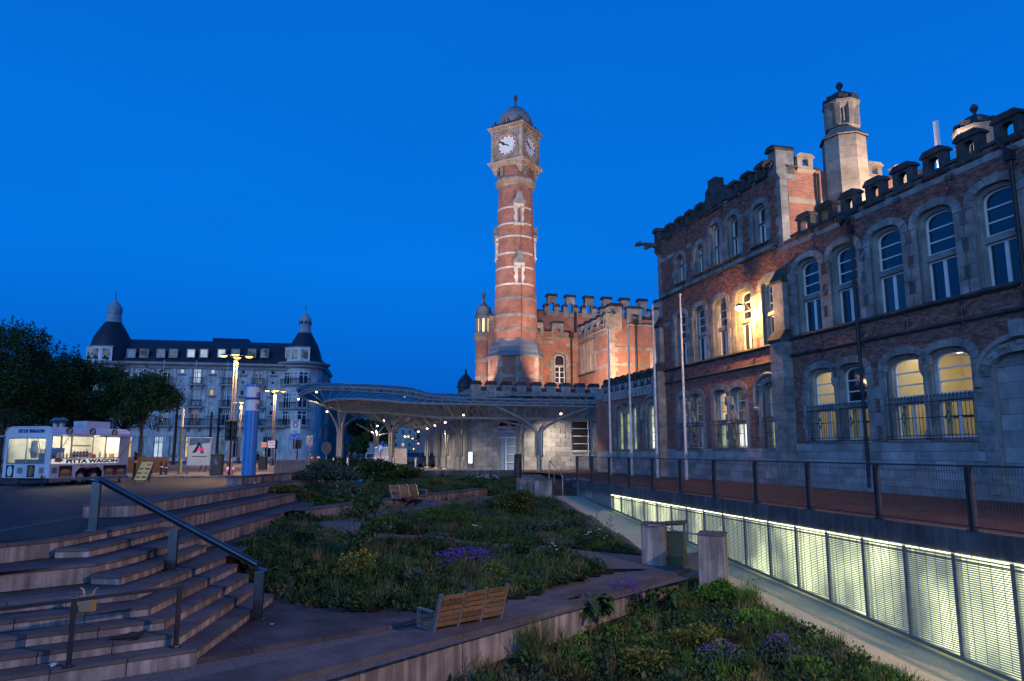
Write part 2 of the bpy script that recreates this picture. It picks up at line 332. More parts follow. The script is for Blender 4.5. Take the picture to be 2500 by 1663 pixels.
e5 = [(-12.9, 6.4), (-5.17, 11.67), (-5.45, 15.97)]
e6 = [(-12.6, 6.1), (-4.81, 11.45), (-5.04, 15.64)]
stairs = thing('stone_stairs', 'broad pale stone stairs and seating tiers stepping down from the asphalt square to the garden', 'stairs', (-7, 13, -1.485))
core = MB(); cop = []; ris = []
lv = [(h0, e0[1:4], -.165), (e1, e0, -.33), (h1, e1[1:4], -.495), (e2, e1[:2] + [(-7.38, 16.56)], -.66), (e3, e2, -.825), (e4, e3, -.99), (e5, e4, -1.155), (e6, e5, -1.32)]
tops = [(e0, 0.0)] + [(l[0], l[2]) for l in lv]
for P, Q, z in lv:
    a = [tuple(p) for p in offset_poly(P, -.06)]; b = [tuple(p) for p in offset_poly(Q, -.10)]
    if P is e1: b = b[:1] + [tuple(offset_poly(Q, -.1)[1])] + b[2:4] + [(-8.75, 24.2)]; a[-1] = (a[-1][0], 24.2)
    tr = tessellate_polygon([[Vector((p[0], p[1], 0)) for p in a + b[::-1]]]); q = a + b[::-1]
    core.add([(p[0], p[1], z - .008) for p in q], [tuple(t) for t in tr])
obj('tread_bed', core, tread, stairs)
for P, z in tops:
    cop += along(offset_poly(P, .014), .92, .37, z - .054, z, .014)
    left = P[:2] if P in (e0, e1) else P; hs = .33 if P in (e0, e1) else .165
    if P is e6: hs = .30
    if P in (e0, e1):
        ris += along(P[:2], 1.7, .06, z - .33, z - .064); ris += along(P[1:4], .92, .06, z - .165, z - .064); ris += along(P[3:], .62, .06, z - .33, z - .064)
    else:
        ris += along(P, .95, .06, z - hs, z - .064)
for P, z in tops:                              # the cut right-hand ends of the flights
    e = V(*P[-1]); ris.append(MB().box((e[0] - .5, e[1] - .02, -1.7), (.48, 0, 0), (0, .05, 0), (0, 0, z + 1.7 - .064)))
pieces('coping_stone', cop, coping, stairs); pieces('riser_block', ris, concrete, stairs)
# bench walls on the square, beside the stairs
bw = thing('stone_bench_wall', 'long low stone bench wall with dark coping above the stairs, its near end face in blue shade', 'bench wall', (-10.2, 27, 0))
lo = [(-10.75, 18.25), (-9.71, 18.69), (-9.84, 35.77)]
pieces('coping_stone', along(lo, .95, 1.0, .27, .33), coping, bw); pieces('wall_block', along(lo, .62, .08, 0, .264), concrete, bw)
bw2 = thing('stone_bench_wall', 'upper stone bench wall at the foot of the blue column', 'bench wall', (-10.5, 32, .33))
hi = [(-11.35, 28.72), (-10.76, 28.85), (-9.98, 37.6)]
pieces('coping_stone', along(hi, .95, .55, .60, .66), coping, bw2); pieces('wall_block', along(hi, .62, .08, .33, .594), concrete, bw2)
f_ = MB().prism([(-11.3, 28.8), (-10.84, 28.9), (-10.06, 37.6), (-10.6, 37.6)], 0.0, .6); obj('wall_core', f_, concrete, bw2)
f_ = MB().prism([(-10.70, 18.4), (-9.80, 18.74), (-9.92, 35.7), (-10.9, 35.7)], 0.0, .27); obj('wall_core', f_, concrete, bw)
# the square, the ground to the horizon
pl = [(-120, -40), (-13.3, -40), (-13.3, 6.3)] + [tuple(p) for p in offset_poly(e0, -.3)[1:]] + [(-9.5, 34.8), (-9.2, 42), (-7.6, 49.6), (2.0, 50.6), (2.05, 39.3), (3.4, 39.3), (3.1, 39.4), (3.2, 44), (60, 58), (400, 200), (400, 900), (-500, 900), (-500, -40)]
def ground(name, poly, z, m, thick=0.0):
    tr = tessellate_polygon([[Vector((p[0], p[1], 0)) for p in poly]]); mb = MB()
    mb.add([(p[0], p[1], z) for p in poly], [tuple(t) for t in tr], 0, [[(poly[i][0], poly[i][1]) for i in t] for t in tr])
    return obj(name, mb, m, kind='structure')
ground('plaza', pl, 0.0, asphalt)
ground('ground', [(-500, -60), (500, -60), (500, 60), (-500, 60)], -3.2, soil)
t2 = [G(593, 1345, -.66), G(690, 1285, -.66), G(752, 1273, -.66)]; ground('tier_path', [(-6.35, 16.4), (-7.5, 16.3), (-7.68, 24.4), (-7.5, 25.0)] + [tuple(p[:2]) for p in t2[::-1]], -.675, tread)
ground('tier_path', [(-7.5, 24.1), (-8.95, 24.1), (-9.0, 31.2), (-8.4, 31.2), (-7.4, 27)], -.34, tread); ground('upper_paving', [(.4, 36.2), (2.06, 37.5), (2.06, 51), (.6, 51)], .03, paving); ground('stair_side', [(3.36, 37.2), (2.8, 41), (4.2, 41), (3.9, 37.0)], .15, paving)
# pale pavements beyond the asphalt: kerb line near the advertising panel, paved square under the canopy
kA, kB = G(395, 1166, 0), G(562, 1166, 0)
kd = (kB - kA)[:2]; kd /= np.linalg.norm(kd)
pv = [(-24.6, 44.9), (-19.2, 45.6), (-12.0, 47.5), (-9.3, 41.5), (-7.7, 49.7), (2.0, 50.7), (6.9, 60), (-9, 62), (-14, 80), (-40, 90), (-60, 70)]
pavement = ground('pavement', [(-46, 43.0)] + pv, .10, paving)
kb = along([(-46, 43.0), (-24.6, 44.9), (-19.2, 45.6), (-12.0, 47.5), (-9.3, 41.5)], 1.0, .14, 0.0, .104)
kt = thing('kerb', 'pale kerb stones edging the pavement behind the snack wagon', 'kerb', (-20, 45, 0)); pieces('kerb_stone', kb, concrete, kt)
pv_mb = MB()
for i in range(34):
    for j in range(9):
        x, y = -28 + i * .62 + .02 * (j % 2), 45.9 + j * .62 + (i * .62) * .06
        if y > 46.3 + max(0, (x + 19.2)) * .28: pv_mb.cb((x, y, .103), (.60, .60, .014))
tag(obj('paving_slab', pv_mb, paving, pavement), kind='stuff')
road = ground('road', [(-70, 60), (-40, 66), (-17, 74), (-10, 78), (-11.5, 300), (-24, 300), (-24, 92), (-90, 82)], .016, asphalt) if False else None
mk = MB(); a0, a1 = G(0, 1296, 0), G(212, 1258, 0)
t_ = (a1 - a0); t_ /= np.linalg.norm(t_); s_ = V(-t_[1], t_[0], 0) * .06
mk.add([a0 - t_ * 3 - s_ + V(0, 0, .004), a1 - s_ + V(0, 0, .004), a1 + s_ + V(0, 0, .004), a0 - t_ * 3 + s_ + V(0, 0, .004)], [(0, 1, 2, 3)])
obj('road_marking', mk, M('marking_paint', (.10, .10, .105), (.07, .07, .072), 3, .7, .1), kind='structure')
tc_ = MB(); f0 = Fr((-9.5, 12.56), (.513, .858))           # tactile studs along the head of the stairs
for i in range(46):
    for j in range(7):
        p = f0(-2.2 + i * .075, -.45 - j * .075, .002); tc_.add([(p[0] + .02 * math.cos(k * 1.047), p[1] + .02 * math.sin(k * 1.047), .001) for k in range(6)] + [(p[0] + .012 * math.cos(k * 1.047), p[1] + .012 * math.sin(k * 1.047), .008) for k in range(6)], [(k, (k + 1) % 6, 6 + (k + 1) % 6, 6 + k) for k in range(6)] + [(6, 7, 8, 9, 10, 11)])
tag(obj('tactile_studs', tc_, tread), kind='stuff', label='tactile warning studs along the head of the stairs', cat='tactile paving')
# lower landing, gravel paths
land = [(-5.1, 11.3), (-4.77, 11.51), (-2.98, 12.96), (-1.92, 13.95), (-2.4, 14.55), (-4.9, 15.6), (-6.6, 16.6), (-6.4, 12.5)]
ls = thing('stone_landing', 'dark stone slab landing at the foot of the stairs', 'landing', (-4, 13.5, -1.56)); q = []
lf = Fr((-5.1, 11.25), (.78, .63))
for i in range(4):
    for j in range(4):
        q.append(MB().fb(lf, i * 1.22 + .004, i * 1.22 + 1.212, -1.25 * j - 1.24, -1.25 * j - .006, -1.60, -1.485))
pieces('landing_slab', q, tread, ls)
ground('gravel_path', [(-14, 4), (-12.6, 6.0), (-4.8, 11.4), (-5.2, 17), (6.5, 24), (5.4, 19.9), (-1, 12.6), (-6.5, 6.2), (-9, 3)], -1.56, garden_gravel if 'garden_gravel' in globals() else gravelp)
fw = [(-9.0, 4.55), (-5.4, 8.2), (-2.31, 11.44), (.60, 14.57), (2.98, 17.38), (4.85, 19.98), (5.15, 20.5)]
front = thing('retaining_wall', 'pale retaining wall with wide dark coping that carries the nearer wooden bench', 'retaining wall', (0, 14, -2.2))
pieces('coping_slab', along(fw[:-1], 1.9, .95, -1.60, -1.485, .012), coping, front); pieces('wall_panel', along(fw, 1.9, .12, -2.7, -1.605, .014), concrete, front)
er = along([(4.85, 19.98), (4.0, 20.9)], 1.3, .10, -2.7, -1.49); pieces('end_panel', er, concrete, front)
# upper wall with the farther bench
up = [G(752, 1275, -.66)[:2], G(1000, 1237, -.66)[:2], G(1189, 1212, -.66)[:2]]
up = [tuple(p) for p in up]
upw = thing('garden_wall', 'low pale garden wall carrying the farther wooden bench', 'garden wall', (-4, 28, -.66))
pieces('coping_slab', along(up, 2.4, .55, -.30, -.24, .012), coping, upw)
pieces('wall_panel', along(up, 2.4, .10, -.72, -.304, .012), concrete, upw)
e = V(*up[0]); obj('end_panel', MB().box((e[0] - .05, e[1] + .06, -.72), (-.14, .62, 0), (.06, 0, 0), (0, 0, .415)), concrete, upw)
# concrete wall at the back of the garden
bk = [(-7.5, 49.3), (.72, 50.4)]
bkw = thing('concrete_wall', 'dark streaked concrete wall closing the far side of the garden under the canopy', 'wall', (-3, 50, -.3))
pieces('wall_panel', along(bk, 2.0, .22, -.7, .35, .012), M('streaked_concrete', (.21, .21, .215), (.12, .12, .125), 2, .85, .3, 30, streak=.55, dirt=.3), bkw)
# ---------------------------------------------------------------- fence, terrace, ramp, light wall
fA, fB = G(1405, 1172, .165), G(2365, 1299, .165)
ff = Fr(fA, (fB - fA), flip=1)                      # u towards the camera, v out over the ramp
ter = [ff(-.6, -.25, 0)[:2], ff(40, -.25, 0)[:2], (24, -8), (7.0, 61), (-3.0, 57.5), (-3, 53.5), (2.0, 50.6), (2.9, 44), (2.9, 40.2)]
terr = ground('terrace', [tuple(p) for p in ter], .165, None if False else brick_mat('terrace_paving', (.085, .046, .038), (.06, .034, .029), (.04, .03, .028), .22, .11, .008, .4, .3))
bl = []
for i in range(26): bl.append(MB().fb(ff, -.6 + i * 1.262 + .006, -.6 + (i + 1) * 1.262 - .006, -.30, .03, -.25, .185))
edge = thing('terrace_edge', 'dark concrete edge beam of blocks carrying the wire fence above the lit panels', 'edge beam', ff(12, -.1, -.3)); pieces('edge_block', bl, M('edge_concrete', (.13, .13, .135), (.07, .07, .075), 2, .85, .3, 30, streak=.4, dirt=.4), edge)
obj('back_wall', MB().fb(ff, -.6, 34, -.45, -.31, -3.0, .16), M('back_wall_white', (.6, .6, .55), None, 2), edge)
fence = thing('wire_fence', 'dark grey wire fence with flat posts along the terrace edge', 'fence', ff(12, -.1, .185))
mb = MB().fb(ff, .08, 34, -.10, -.03, 1.36, 1.395); obj('top_rail', mb, dark_steel, fence)
obj('bottom_rail', MB().fb(ff, .08, 34, -.08, -.05, .25, .275), dark_steel, fence)
for i in range(13):
    u = .11 + i * 2.482; m_ = MB()
    for du in (-.055, .025): m_.fb(ff, u + du, u + du + .022, -.12, -.01, .21, 1.36)
    m_.fb(ff, u - .02, u + .02, -.085, -.045, .21, 1.34); m_.fb(ff, u - .10, u + .10, -.15, .02, .186, .21)
    obj('post', m_, dark_steel, fence)
    w_ = MB(); n_ = 36
    for k in range(1, n_):
        uu = u + .05 + 2.38 * k / n_; w_.fb(ff, uu - .003, uu + .003, -.069, -.063, .27, 1.36)
    for zz in (.45, .75, 1.05, 1.25): w_.fb(ff, u + .05, u + 2.43, -.0625, -.0575, zz - .003, zz + .003)
    obj('wire_mesh_panel', w_, dark_steel, fence)
def rz_(Y): return -.605 - .0690 * (37.95 - Y)       # the ramp falls towards the camera
def R(x, y):
    d = ray(x, y); b = .0690; a = -.605 - b * 37.95; t = (a - EYE) / (d[2] - b * d[1]); return V(d[0] * t, d[1] * t, EYE + d[2] * t)
rl = [R(1352, 1213), R(1460, 1278), R(1569, 1351), R(1640, 1392), R(1793, 1457), R(1990, 1560), R(2190, 1663)]
rl = [V(p[0], p[1]) for p in rl]; dd = rl[-1] - rl[-2]; dd /= np.linalg.norm(dd); rl.append(rl[-1] + dd * 8)
mb = MB(); Lp = []; Rp = []
ys = np.linspace(37.6, 1.0, 60); lx = np.interp(ys, [p[1] for p in rl][::-1], [p[0] for p in rl][::-1])
for x, y in zip(lx, ys):
    un = (fA[1] - y) / -ff.d[1]; un = (y - fA[1]) / ff.d[1]; px_ = ff(un, -.2, 0)[0]
    Lp.append((x, y, rz_(y))); Rp.append((px_, y, rz_(y)))
mb.sheet(Lp, Rp); ramp = obj('ramp_path', mb, gravel, kind='structure')
obj('ramp_kerb', MB().add(*(lambda P: ([(p[0] - .1, p[1], p[2] + .05) for p in P] + [(p[0] + .06, p[1], p[2] + .05) for p in P] + [(p[0] + .06, p[1], p[2] - .1) for p in P], [(i, i + 1, len(P) + i + 1, len(P) + i) for i in range(len(P) - 1)] + [(len(P) + i, len(P) + i + 1, 2 * len(P) + i + 1, 2 * len(P) + i) for i in range(len(P) - 1)]))(Lp[:34])), concrete, kind='structure')
lw = thing('light_wall', 'row of glowing louvred steel panels lining the ramp below the fence', 'light wall', ff(15, 0, -1.5))
dif = glow('lamp_diffuser', (.84, .90, .48), 3.0, (.17, .185, .11), .75, (.38, .64), (1.0, 1.0, .8))
tubeg = glow('lamp_tube', (.95, 1.0, .68), 9.0)
def zb(u): return -.545 - .0675 * u
sl = []; k0 = 0; slat_m = M('slat_grey', (.34, .36, .35), (.25, .27, .26), 6, .5)
for k in range(25):
    u0 = 1.72 + 1.2655 * k; u1 = u0 + 1.2655; um = (u0 + u1) / 2; t, b0, b1 = -.285, zb(u0) + .06, zb(u1) + .06
    if t - b0 < .15: continue
    lit = u0 > 5.4
    f = MB()
    for ua in (u0 + .008, u1 - .045): f.fb(ff, ua, ua + .037, .0, .055, (b0 if ua < um else b1) - .06, t)
    for za in (t - .045, t - .10): f.fb(ff, u0 + .045, u1 - .045, .005, .05, za, za + .022)
    vs = [ff(u, v, (b0 if u == u0 else b1) + dz) for dz in (-.06, .012) for u, v in ((u0, -.01), (u1, -.01), (u1, .06), (u0, .06))]
    f.add(vs, [(0, 3, 2, 1), (4, 5, 6, 7), (0, 1, 5, 4), (1, 2, 6, 5), (2, 3, 7, 6), (3, 0, 4, 7)])
    pan = obj('light_panel', f, galv, lw)
    if lit:
        dfm = MB().add([ff(u0 + .05, -.085, b0 - .02), ff(u1 - .05, -.085, b1 - .02), ff(u1 - .05, -.085, t - .03), ff(u0 + .05, -.085, t - .03)], [(0, 1, 2, 3)])
        obj('diffuser', dfm, dif, pan)
        [obj('lamp_tube', MB().fb(ff, u0 + .05 + q * .4, u0 + .39 + q * .4,   .032, .050, t + .006, t + .014), tubeg, pan) for q in range(3)]
    vb = MB()
    for q in range(1, 5):
        uu = u0 + (u1 - u0) * q / 5; vb.fb(ff, uu - .004, uu + .004, -.012, .0, max(b0, b1) , t - .05)
    obj('stay', vb, galv, pan)
    n_ = int((t - .08 - max(b0, b1)) / .040)
    for q in range(n_ + 1):
        z = t - .11 - q * .040
        a, b, c, d = ff(u0 + .047, .004, z), ff(u1 - .047, .004, z), ff(u1 - .047, .030, z - .016), ff(u0 + .047, .030, z - .016)
        s = MB().add([a, b, c, d, (a[0], a[1], a[2] - .004), (b[0], b[1], b[2] - .004), (c[0], c[1], c[2] - .004), (d[0], d[1], d[2] - .004)], [(0, 1, 2, 3), (7, 6, 5, 4), (0, 4, 5, 1), (2, 6, 7, 3), (1, 5, 6, 2), (0, 3, 7, 4)])
        sl.append((u0, pan, s))
sl.sort(key=lambda q: -q[0]); vis = [q for q in sl if q[0] < 26.5]; vis0 = [q for q in sl if q[0] >= 26.5]
rest = {}
for i, (u, p, s) in enumerate(vis + vis0):
    if i < 300: obj('slat', s, slat_m, p)
    else: rest.setdefault(p, MB()).add(s.v, s.f)
for p, m_ in rest.items(): obj('slat_set', m_, slat_m, p, kind='stuff')
# far stairs up to the terrace, with handrail and pillars
fs = thing('far_stairs', 'short dark flight of stone steps at the head of the ramp', 'stairs', (2.75, 38.5, -.65))
for i in range(6): obj('step', MB().box((2.05, 37.7 + i * .3, -.9), (1.32, .05, 0), (0, .34, 0), (0, 0, .9 - .66 + (i + 1) * .125)), tread, fs)
obj('side_wall', MB().box((3.38, 37.3, -1.2), (.75, -.1, 0), (-.05, 3.6, 0), (0, 0, 1.37)), concrete, fs)
hr = thing('handrail', 'bent steel handrail beside the far stairs at the head of the ramp', 'handrail', (2.15, 38, 0))
P_ = [(2.05, 39.9, .08), (2.05, 39.9, 1.05), (2.07, 39.6, 1.12), (2.5, 38.2, .62), (2.62, 37.6, .36), (2.63, 37.5, .24), (2.62, 37.55, -.62)]
obj('rail', MB().tube(P_, .03, 8), steel, hr, smooth=True); obj('baluster', MB().tube([(2.27, 39.0, -.1), (2.27, 39.0, .92)], .02, 6), steel, hr)
pw = thing('stone_pillar', 'farther pale concrete pillar at the head of the ramp', 'pillar', (1.5, 35, -.66))
obj('pillar_block', MB().bb((1.5, 35.0, -.72), (.84, .8, 1.0), .0, .02), concrete, pw); obj('pillar_cap', MB().bb((1.5, 35.0, .28), (.88, .84, .06), 0, .015), coping, pw)
pk = thing('parapet_wall', 'pinkish concrete wall beside the farther pillar, steel rail on top', 'wall', (.7, 36.5, -.6))
obj('wall_panel', MB().box((.25, 36.3, -.7), (.82, .1, 0), (-.05, .3, 0), (0, 0, .95)), concrete, pk); obj('rail', MB().tube([(.2, 36.4, .28), (.9, 36.5, .34), (1.1, 36.2, .22)], .025, 6), steel, pk)
# nearer pillars with rail
for i, (c, z0, h, lab) in enumerate([((4.06, 20.85), -1.6, 1.19, 'concrete pillar standing behind the green litter bin'), ((5.12, 18.75), -2.15, 1.70, 'nearest concrete pillar, right of the green litter bin')]):
    p = thing('stone_pillar', lab, 'pillar', (c[0], c[1], z0)); sx = .62 if i == 0 else .66
    obj('pillar_block', MB().bb((c[0], c[1], z0), (sx, .75, h), -.38, .02), concrete, p); obj('pillar_cap', MB().bb((c[0], c[1], z0 + h), (sx + .03, .78, .05), -.38, .012), coping, p)
hr2 = thing('handrail', 'short pale handrail linking the two pillars by the green bin', 'handrail', (4.5, 20, -.5))
obj('rail', MB().tube([(3.80, 20.45, -.40), (4.25, 20.4, -.40), (4.42, 20.1, -.50), (5.0, 19.2, -.52)], .022, 6), galv, hr2, smooth=True)
# ---------------------------------------------------------------- stair handrails
hh = thing('handrail', 'large blue-lit steel handrail running down the stairs on three flat posts', 'handrail', (-6.73, 14.57, -.66))
top = [V(-8.81, 15.38, .0), V(-6.73, 14.57, -.66), V(-4.80, 14.05, -1.485)]
hz = [D(232, 1172, 15.38)[2], D(425, 1287, 14.57)[2], D(637, 1389, 14.05)[2]]
pp = [V(p[0], p[1], z) for p, z in zip(top, hz)]
for p, q in zip(top, pp):
    m_ = MB().box(p + V(-.09, -.035, 0), (.18, 0, 0), (0, .07, 0), (0, 0, q[2] - p[2] - .05)); m_.box(p + V(-.15, -.09, 0), (.30, 0, 0), (0, .18, 0), (0, 0, .015))
    obj('post', m_, rail_steel, hh)
dA = pp[2] - pp[0]; dA /= np.linalg.norm(dA)
rail = [pp[0] + V(-.62, .2, -.01), pp[0] + V(-.12, .04, 0), pp[0] + dA * .1, pp[2] - dA * .05, pp[2] + V(.16, -.05, -.03), pp[2] + V(.36, -.10, .06)]
obj('rail_plate', bar(MB(), rail, .15, .018), rail_steel, hh)
obj('rail_tube', MB().tube([p + V(0, .0, .055) for p in rail[2:4]], .058, 10), rail_steel, hh, smooth=True)
h3 = thing('handrail', 'low square steel handrail on two posts across the lower left steps', 'handrail', (-5.67, 11.0, -1.32))
b1, b2 = G(*(465 * .359, 1100 + 1468 * .359), -1.32), G(1195 * .359, 1100 + 1338 * .359, -1.32)
t1, t2 = D(1218 * .359, 1100 + 925 * .359, b2[1]), D(490 * .359, 1100 + 1018 * .359, b1[1])
dv = (b1 - b2); dv /= np.linalg.norm(dv); zt = (t1[2] + t2[2]) / 2
for b in (b1, b2):
    m_ = MB().cb((b[0], b[1], (zt - 1.32) / 2), (.06, .06, zt + 1.32), math.atan2(dv[1], dv[0])); m_.cb((b[0], b[1], -1.312), (.14, .14, .016), math.atan2(dv[1], dv[0])); obj('post', m_, rail_steel, h3)
obj('rail', bar(MB(), [V(b2[0], b2[1], zt) - dv * .035, V(b1[0], b1[1], zt), V(b1[0], b1[1], zt) + dv * 4], .065, .05), rail_steel, h3)
# ================================================================ the brick wing on the right
def hit(fr, x, y, off=0.0):                   # where the line of sight through (x, y) meets a wall: (u, z) on it
    d = ray(x, y); P = (fr.P + fr.n * off) * fr.k; t = (P @ fr.n) / (d[:2] @ fr.n); p = d[:2] * t
    return float((p / fr.k - fr.P) @ fr.d), float((EYE + d[2] * t) / fr.k)
def arch(uc, w, z0, zs, rise, n=10):
    return [(uc - w / 2, z0), (uc + w / 2, z0)] + [(uc + w / 2 * se(math.cos(math.pi * i / n)), zs + rise * se(math.sin(math.pi * i / n))) for i in range(n + 1)]
def se(x): return math.copysign(abs(x) ** .72, x) if abs(x) > 1e-9 else 0.0
def rect(u0, u1, z0, z1): return [(u0, z0), (u1, z0), (u1, z1), (u0, z1)]
FA = Fr((10.95, 29.3), (-.259, 1.0), flip=-1, k=1.1)
wing = thing('brick_wing', 'long red brick station wing with arched windows, battlements and pale stone trim', 'building', FA(-2, 0, 0))
holes = []; keep_out = []; surr = []; sills = []; wins = []
def surround(fr, uc, w, z0, zs, rise, s=.34, v=.03, jh=.42, side=(1, 1), lst=None, nv=9):
    lst = surr if lst is None else lst; wi = w / 2 + .15; n = max(1, round((zs - z0) / jh)); h = (zs - z0) / n
    for sg, on in ((-1, side[0]), (1, side[1])):
        if not on: continue
        for i in range(n):
            ww = s + (.10 if i % 2 else -.05); a, b = uc + sg * wi, uc + sg * (wi + ww)
            lst.append(MB().fb(fr, min(a, b), max(a, b), -.1, v + .004 * (i % 3), z0 + i * h + .005, z0 + (i + 1) * h - .005))
    for i in range(nv):
        t0, t1 = math.pi * i / nv + .012, math.pi * (i + 1) / nv - .012; P = []
        for t in (t0, (t0 + t1) / 2, t1): P.append((uc + wi * se(math.cos(t)), zs + (rise + .12) * se(math.sin(t))))
        for t in (t1, (t0 + t1) / 2, t0): P.append((uc + (wi + s * .8) * se(math.cos(t)), zs + (rise + .12 + s * .62) * se(math.sin(t))))
        lst.append(MB().slab(fr, P, -.1, v + .01 + .004 * (i % 2)))
def mk_window(fr, par, uc, w, z0, zt0, zt1, zs, rise, up, lo, nb=2, mull=True, vf=-.30, fm=None):
    fm = fm or frame_paint; b = .055; m = MB()
    m.panel(fr, arch(uc, w, zt1, zs, rise), [arch(uc, w - 2 * b, zt1 + b, zs, rise - b)], vf + .05, .05)
    for i in range(nb):
        z = zt1 + (zs + rise * .8 - zt1) * (i + 1) / (nb + 1); m.fb(fr, uc - w / 2 + b, uc + w / 2 - b, vf, vf + .045, z - .022, z + .022)
    if zt0 > z0:
        m.panel(fr, rect(uc - w / 2, uc + w / 2, z0, zt0), [rect(uc - w / 2 + b, uc + w / 2 - b, z0 + b, zt0 - b)], vf + .05, .05)
        if mull: m.fb(fr, uc - .055, uc + .055, vf, vf + .047, z0 + b, zt0 - b)
    o = obj('window', m, fm, par)
    obj('pane', MB().poly(fr, arch(uc, w - .02, zt1 + .01, zs, rise - .01), vf + .01), up, o)
    if zt0 > z0:
        obj('pane', MB().poly(fr, rect(uc - w / 2 + .01, uc + w / 2 - .01, z0 + .01, zt0 - .01), vf + .01), lo, o)
        obj('transom', MB().fb(fr, uc - w / 2 - .02, uc + w / 2 + .02, vf - .05, vf + .16, zt0 + .003, zt1 - .003), stone_trim, o)
    return o
room_w = M('room_wall', (.62, .52, .34), (.52, .44, .28), .6, .8); room_c = M('room_ceiling', (.66, .60, .50), None, 1, .8); curtain = M('curtain', (.55, .50, .26), (.42, .38, .18), 3, .9); room_l = glow('room_tube', (1.0, .92, .70), 9.0)
def room(u0, u1, z0, z1, zm, seed, e):
    rnd = random.Random(seed); dp = 3.2; rm = MB()
    for z, m_ in ((z0, 0), (z1, 1)): rm.add([FA(u0, -.48, z), FA(u1, -.48, z), FA(u1, -dp, z), FA(u0, -dp, z)], [(0, 1, 2, 3)], m_)
    rm.add([FA(u0, -dp, z0), FA(u1, -dp, z0), FA(u1, -dp, z1), FA(u0, -dp, z1)], [(0, 1, 2, 3)]); rm.add([FA(u0, -.48, z0), FA(u0, -dp, z0), FA(u0, -dp, z1), FA(u0, -.48, z1)], [(0, 1, 2, 3)]); rm.add([FA(u1, -.48, z0), FA(u1, -dp, z0), FA(u1, -dp, z1), FA(u1, -.48, z1)], [(0, 1, 2, 3)])
    o = obj('room', rm, [room_w, room_c], wing)
    for i in range(3): a = u0 + (u1 - u0) * (i + .5) / 3; obj('ceiling_light', MB().fb(FA, a - .4, a + .4, -1.3 - .4 * (i % 2), -1.2 - .4 * (i % 2), z1 - .12, z1 - .06), room_l, o)
    for i in range(6): a = rnd.uniform(u0 + .2, u1 - .5); w, h = rnd.uniform(.25, .7), rnd.uniform(.6, 1.6); obj('cupboard', MB().fb(FA, a, a + w, -dp + .02, -dp + .4, z0, z0 + 1.0 + h), rnd.choice([fac_c, white_paint, dark_c, room_w]), o)
    for i in range(4): a = rnd.uniform(u0 + .2, u1 - .3); obj('notice', MB().fb(FA, a, a + rnd.uniform(.15, .4), -dp, -dp + .02, zm + .2, zm + rnd.uniform(.4, .8)), rnd.choice([fac_c, white_paint, dark_c]), o)
    obj('shelf', MB().fb(FA, u0 + .3, u1 - .4, -1.6, -1.1, zm - .55, zm - .5), dark_c, o)
    lamp('room_light', 'POINT', V(*FA((u0 + u1) / 2, -1.5, z1 - .5)), e, (1.0, .84, .52), wing, size=.3)
fac_c = M('cupboard_green', (.16, .22, .12), None, 2, .7); dark_c = M('cupboard_dark', (.06, .05, .05), None, 2, .7)
def opening(fr, uc, w, z0, zs, rise, hl=None, ko=None, s=.34):
    (holes if hl is None else hl).append(arch(uc, w + .30, z0, zs, rise + .12)); (keep_out if ko is None else ko).append((uc, w / 2 + .15 + s * .8, z0, zs, rise + .12 + s * .8))
def inner_ring(fr, par, uc, w, z0, zs, rise, v=-.13, lst=None):
    m = MB().panel(fr, arch(uc, w + .32, z0, zs, rise + .13), [arch(uc, w, z0, zs, rise)], v, .22); obj('reveal', m, stone_trim, par)
    m = MB(); P = arch(uc, w + .13, z0, zs, rise + .06, 12)[1:]; P.append((uc - w / 2 - .065, z0)); m.tube([fr(u, v + .01, z) for u, z in P], .03, 5, cap=False); obj('moulding', m, stone_trim, par, smooth=True)
LIT = {'a': lit_a, 'b': lit_b, 'c': lit_c, 'd': lit_d, 'g': clear_pane, 'k': pane_dark, 'l': pane_blind}
Z0, Z1 = 0.10, 10.06
specs = []
for k, (uc, lo) in enumerate([(-2.33, 'k'), (-4.33, 'k'), (-6.37, 'l'), (-8.40, 'k'), (-10.47, 'k'), (-12.5, 'k'), (-14.6, 'k')]):
    specs.append((uc, 1.12, 6.05, 7.36, 7.55, 8.5, .36, 'k', lo, 2, True, (1, 1)))
for k, (uc, u_, l_) in enumerate([(.10, 'k', 'k'), (2.13, 'k', 'k'), (4.12, 'k', 'k'), (6.1, 'k', 'k'), (8.05, 'k', 'k')]):
    specs.append((uc, .92, 5.93, 7.2, 7.36, 8.32, .30, u_, l_, 2, True, (1, 1)))
for uc, w, zs, r in ((.6, .66, 11.82, .26), (2.72, .64, 12.0, .26), (4.28, .64, 12.1, .26), (5.84, .60, 11.55, .22), (7.92, .60, 11.55, .22)):
    specs.append((uc, w, 10.42, 11.35, 11.40, zs, r, 'k', 'k', 0, True, (1, 1)))
gf = [(-2.72, 1.22, 'g', 'g', 1), (-4.33, 1.15, 'k', 'g', -1), (-6.72, 1.3, 'g', 'g', 1), (-8.42, 1.3, 'g', 'g', -1), (-14.0, 1.3, 'k', 'k', 0)]
for uc, w, a_, b_, sd in gf: specs.append((uc, w, 1.9, 3.02, 3.22, 4.12, .36, a_, b_, 2, True, (sd <= 0, sd >= 0) if sd else (1, 1)))
for uc, w, a_, b_, sd in [(8.0, .86, 'd', 'd', -1), (6.72, .86, 'd', 'd', 1), (4.45, .9, 'a', 'b', -1), (2.98, .88, 'd', 'c', 1)]:
    specs.append((uc, w, 1.66, 2.76, 2.92, 3.98, .28, a_, b_, 2, True, (sd <= 0, sd >= 0)))
specs.append((.42, .95, 1.66, 2.76, 2.92, 3.95, .30, 'd', 'b', 1, True, (1, 1)))
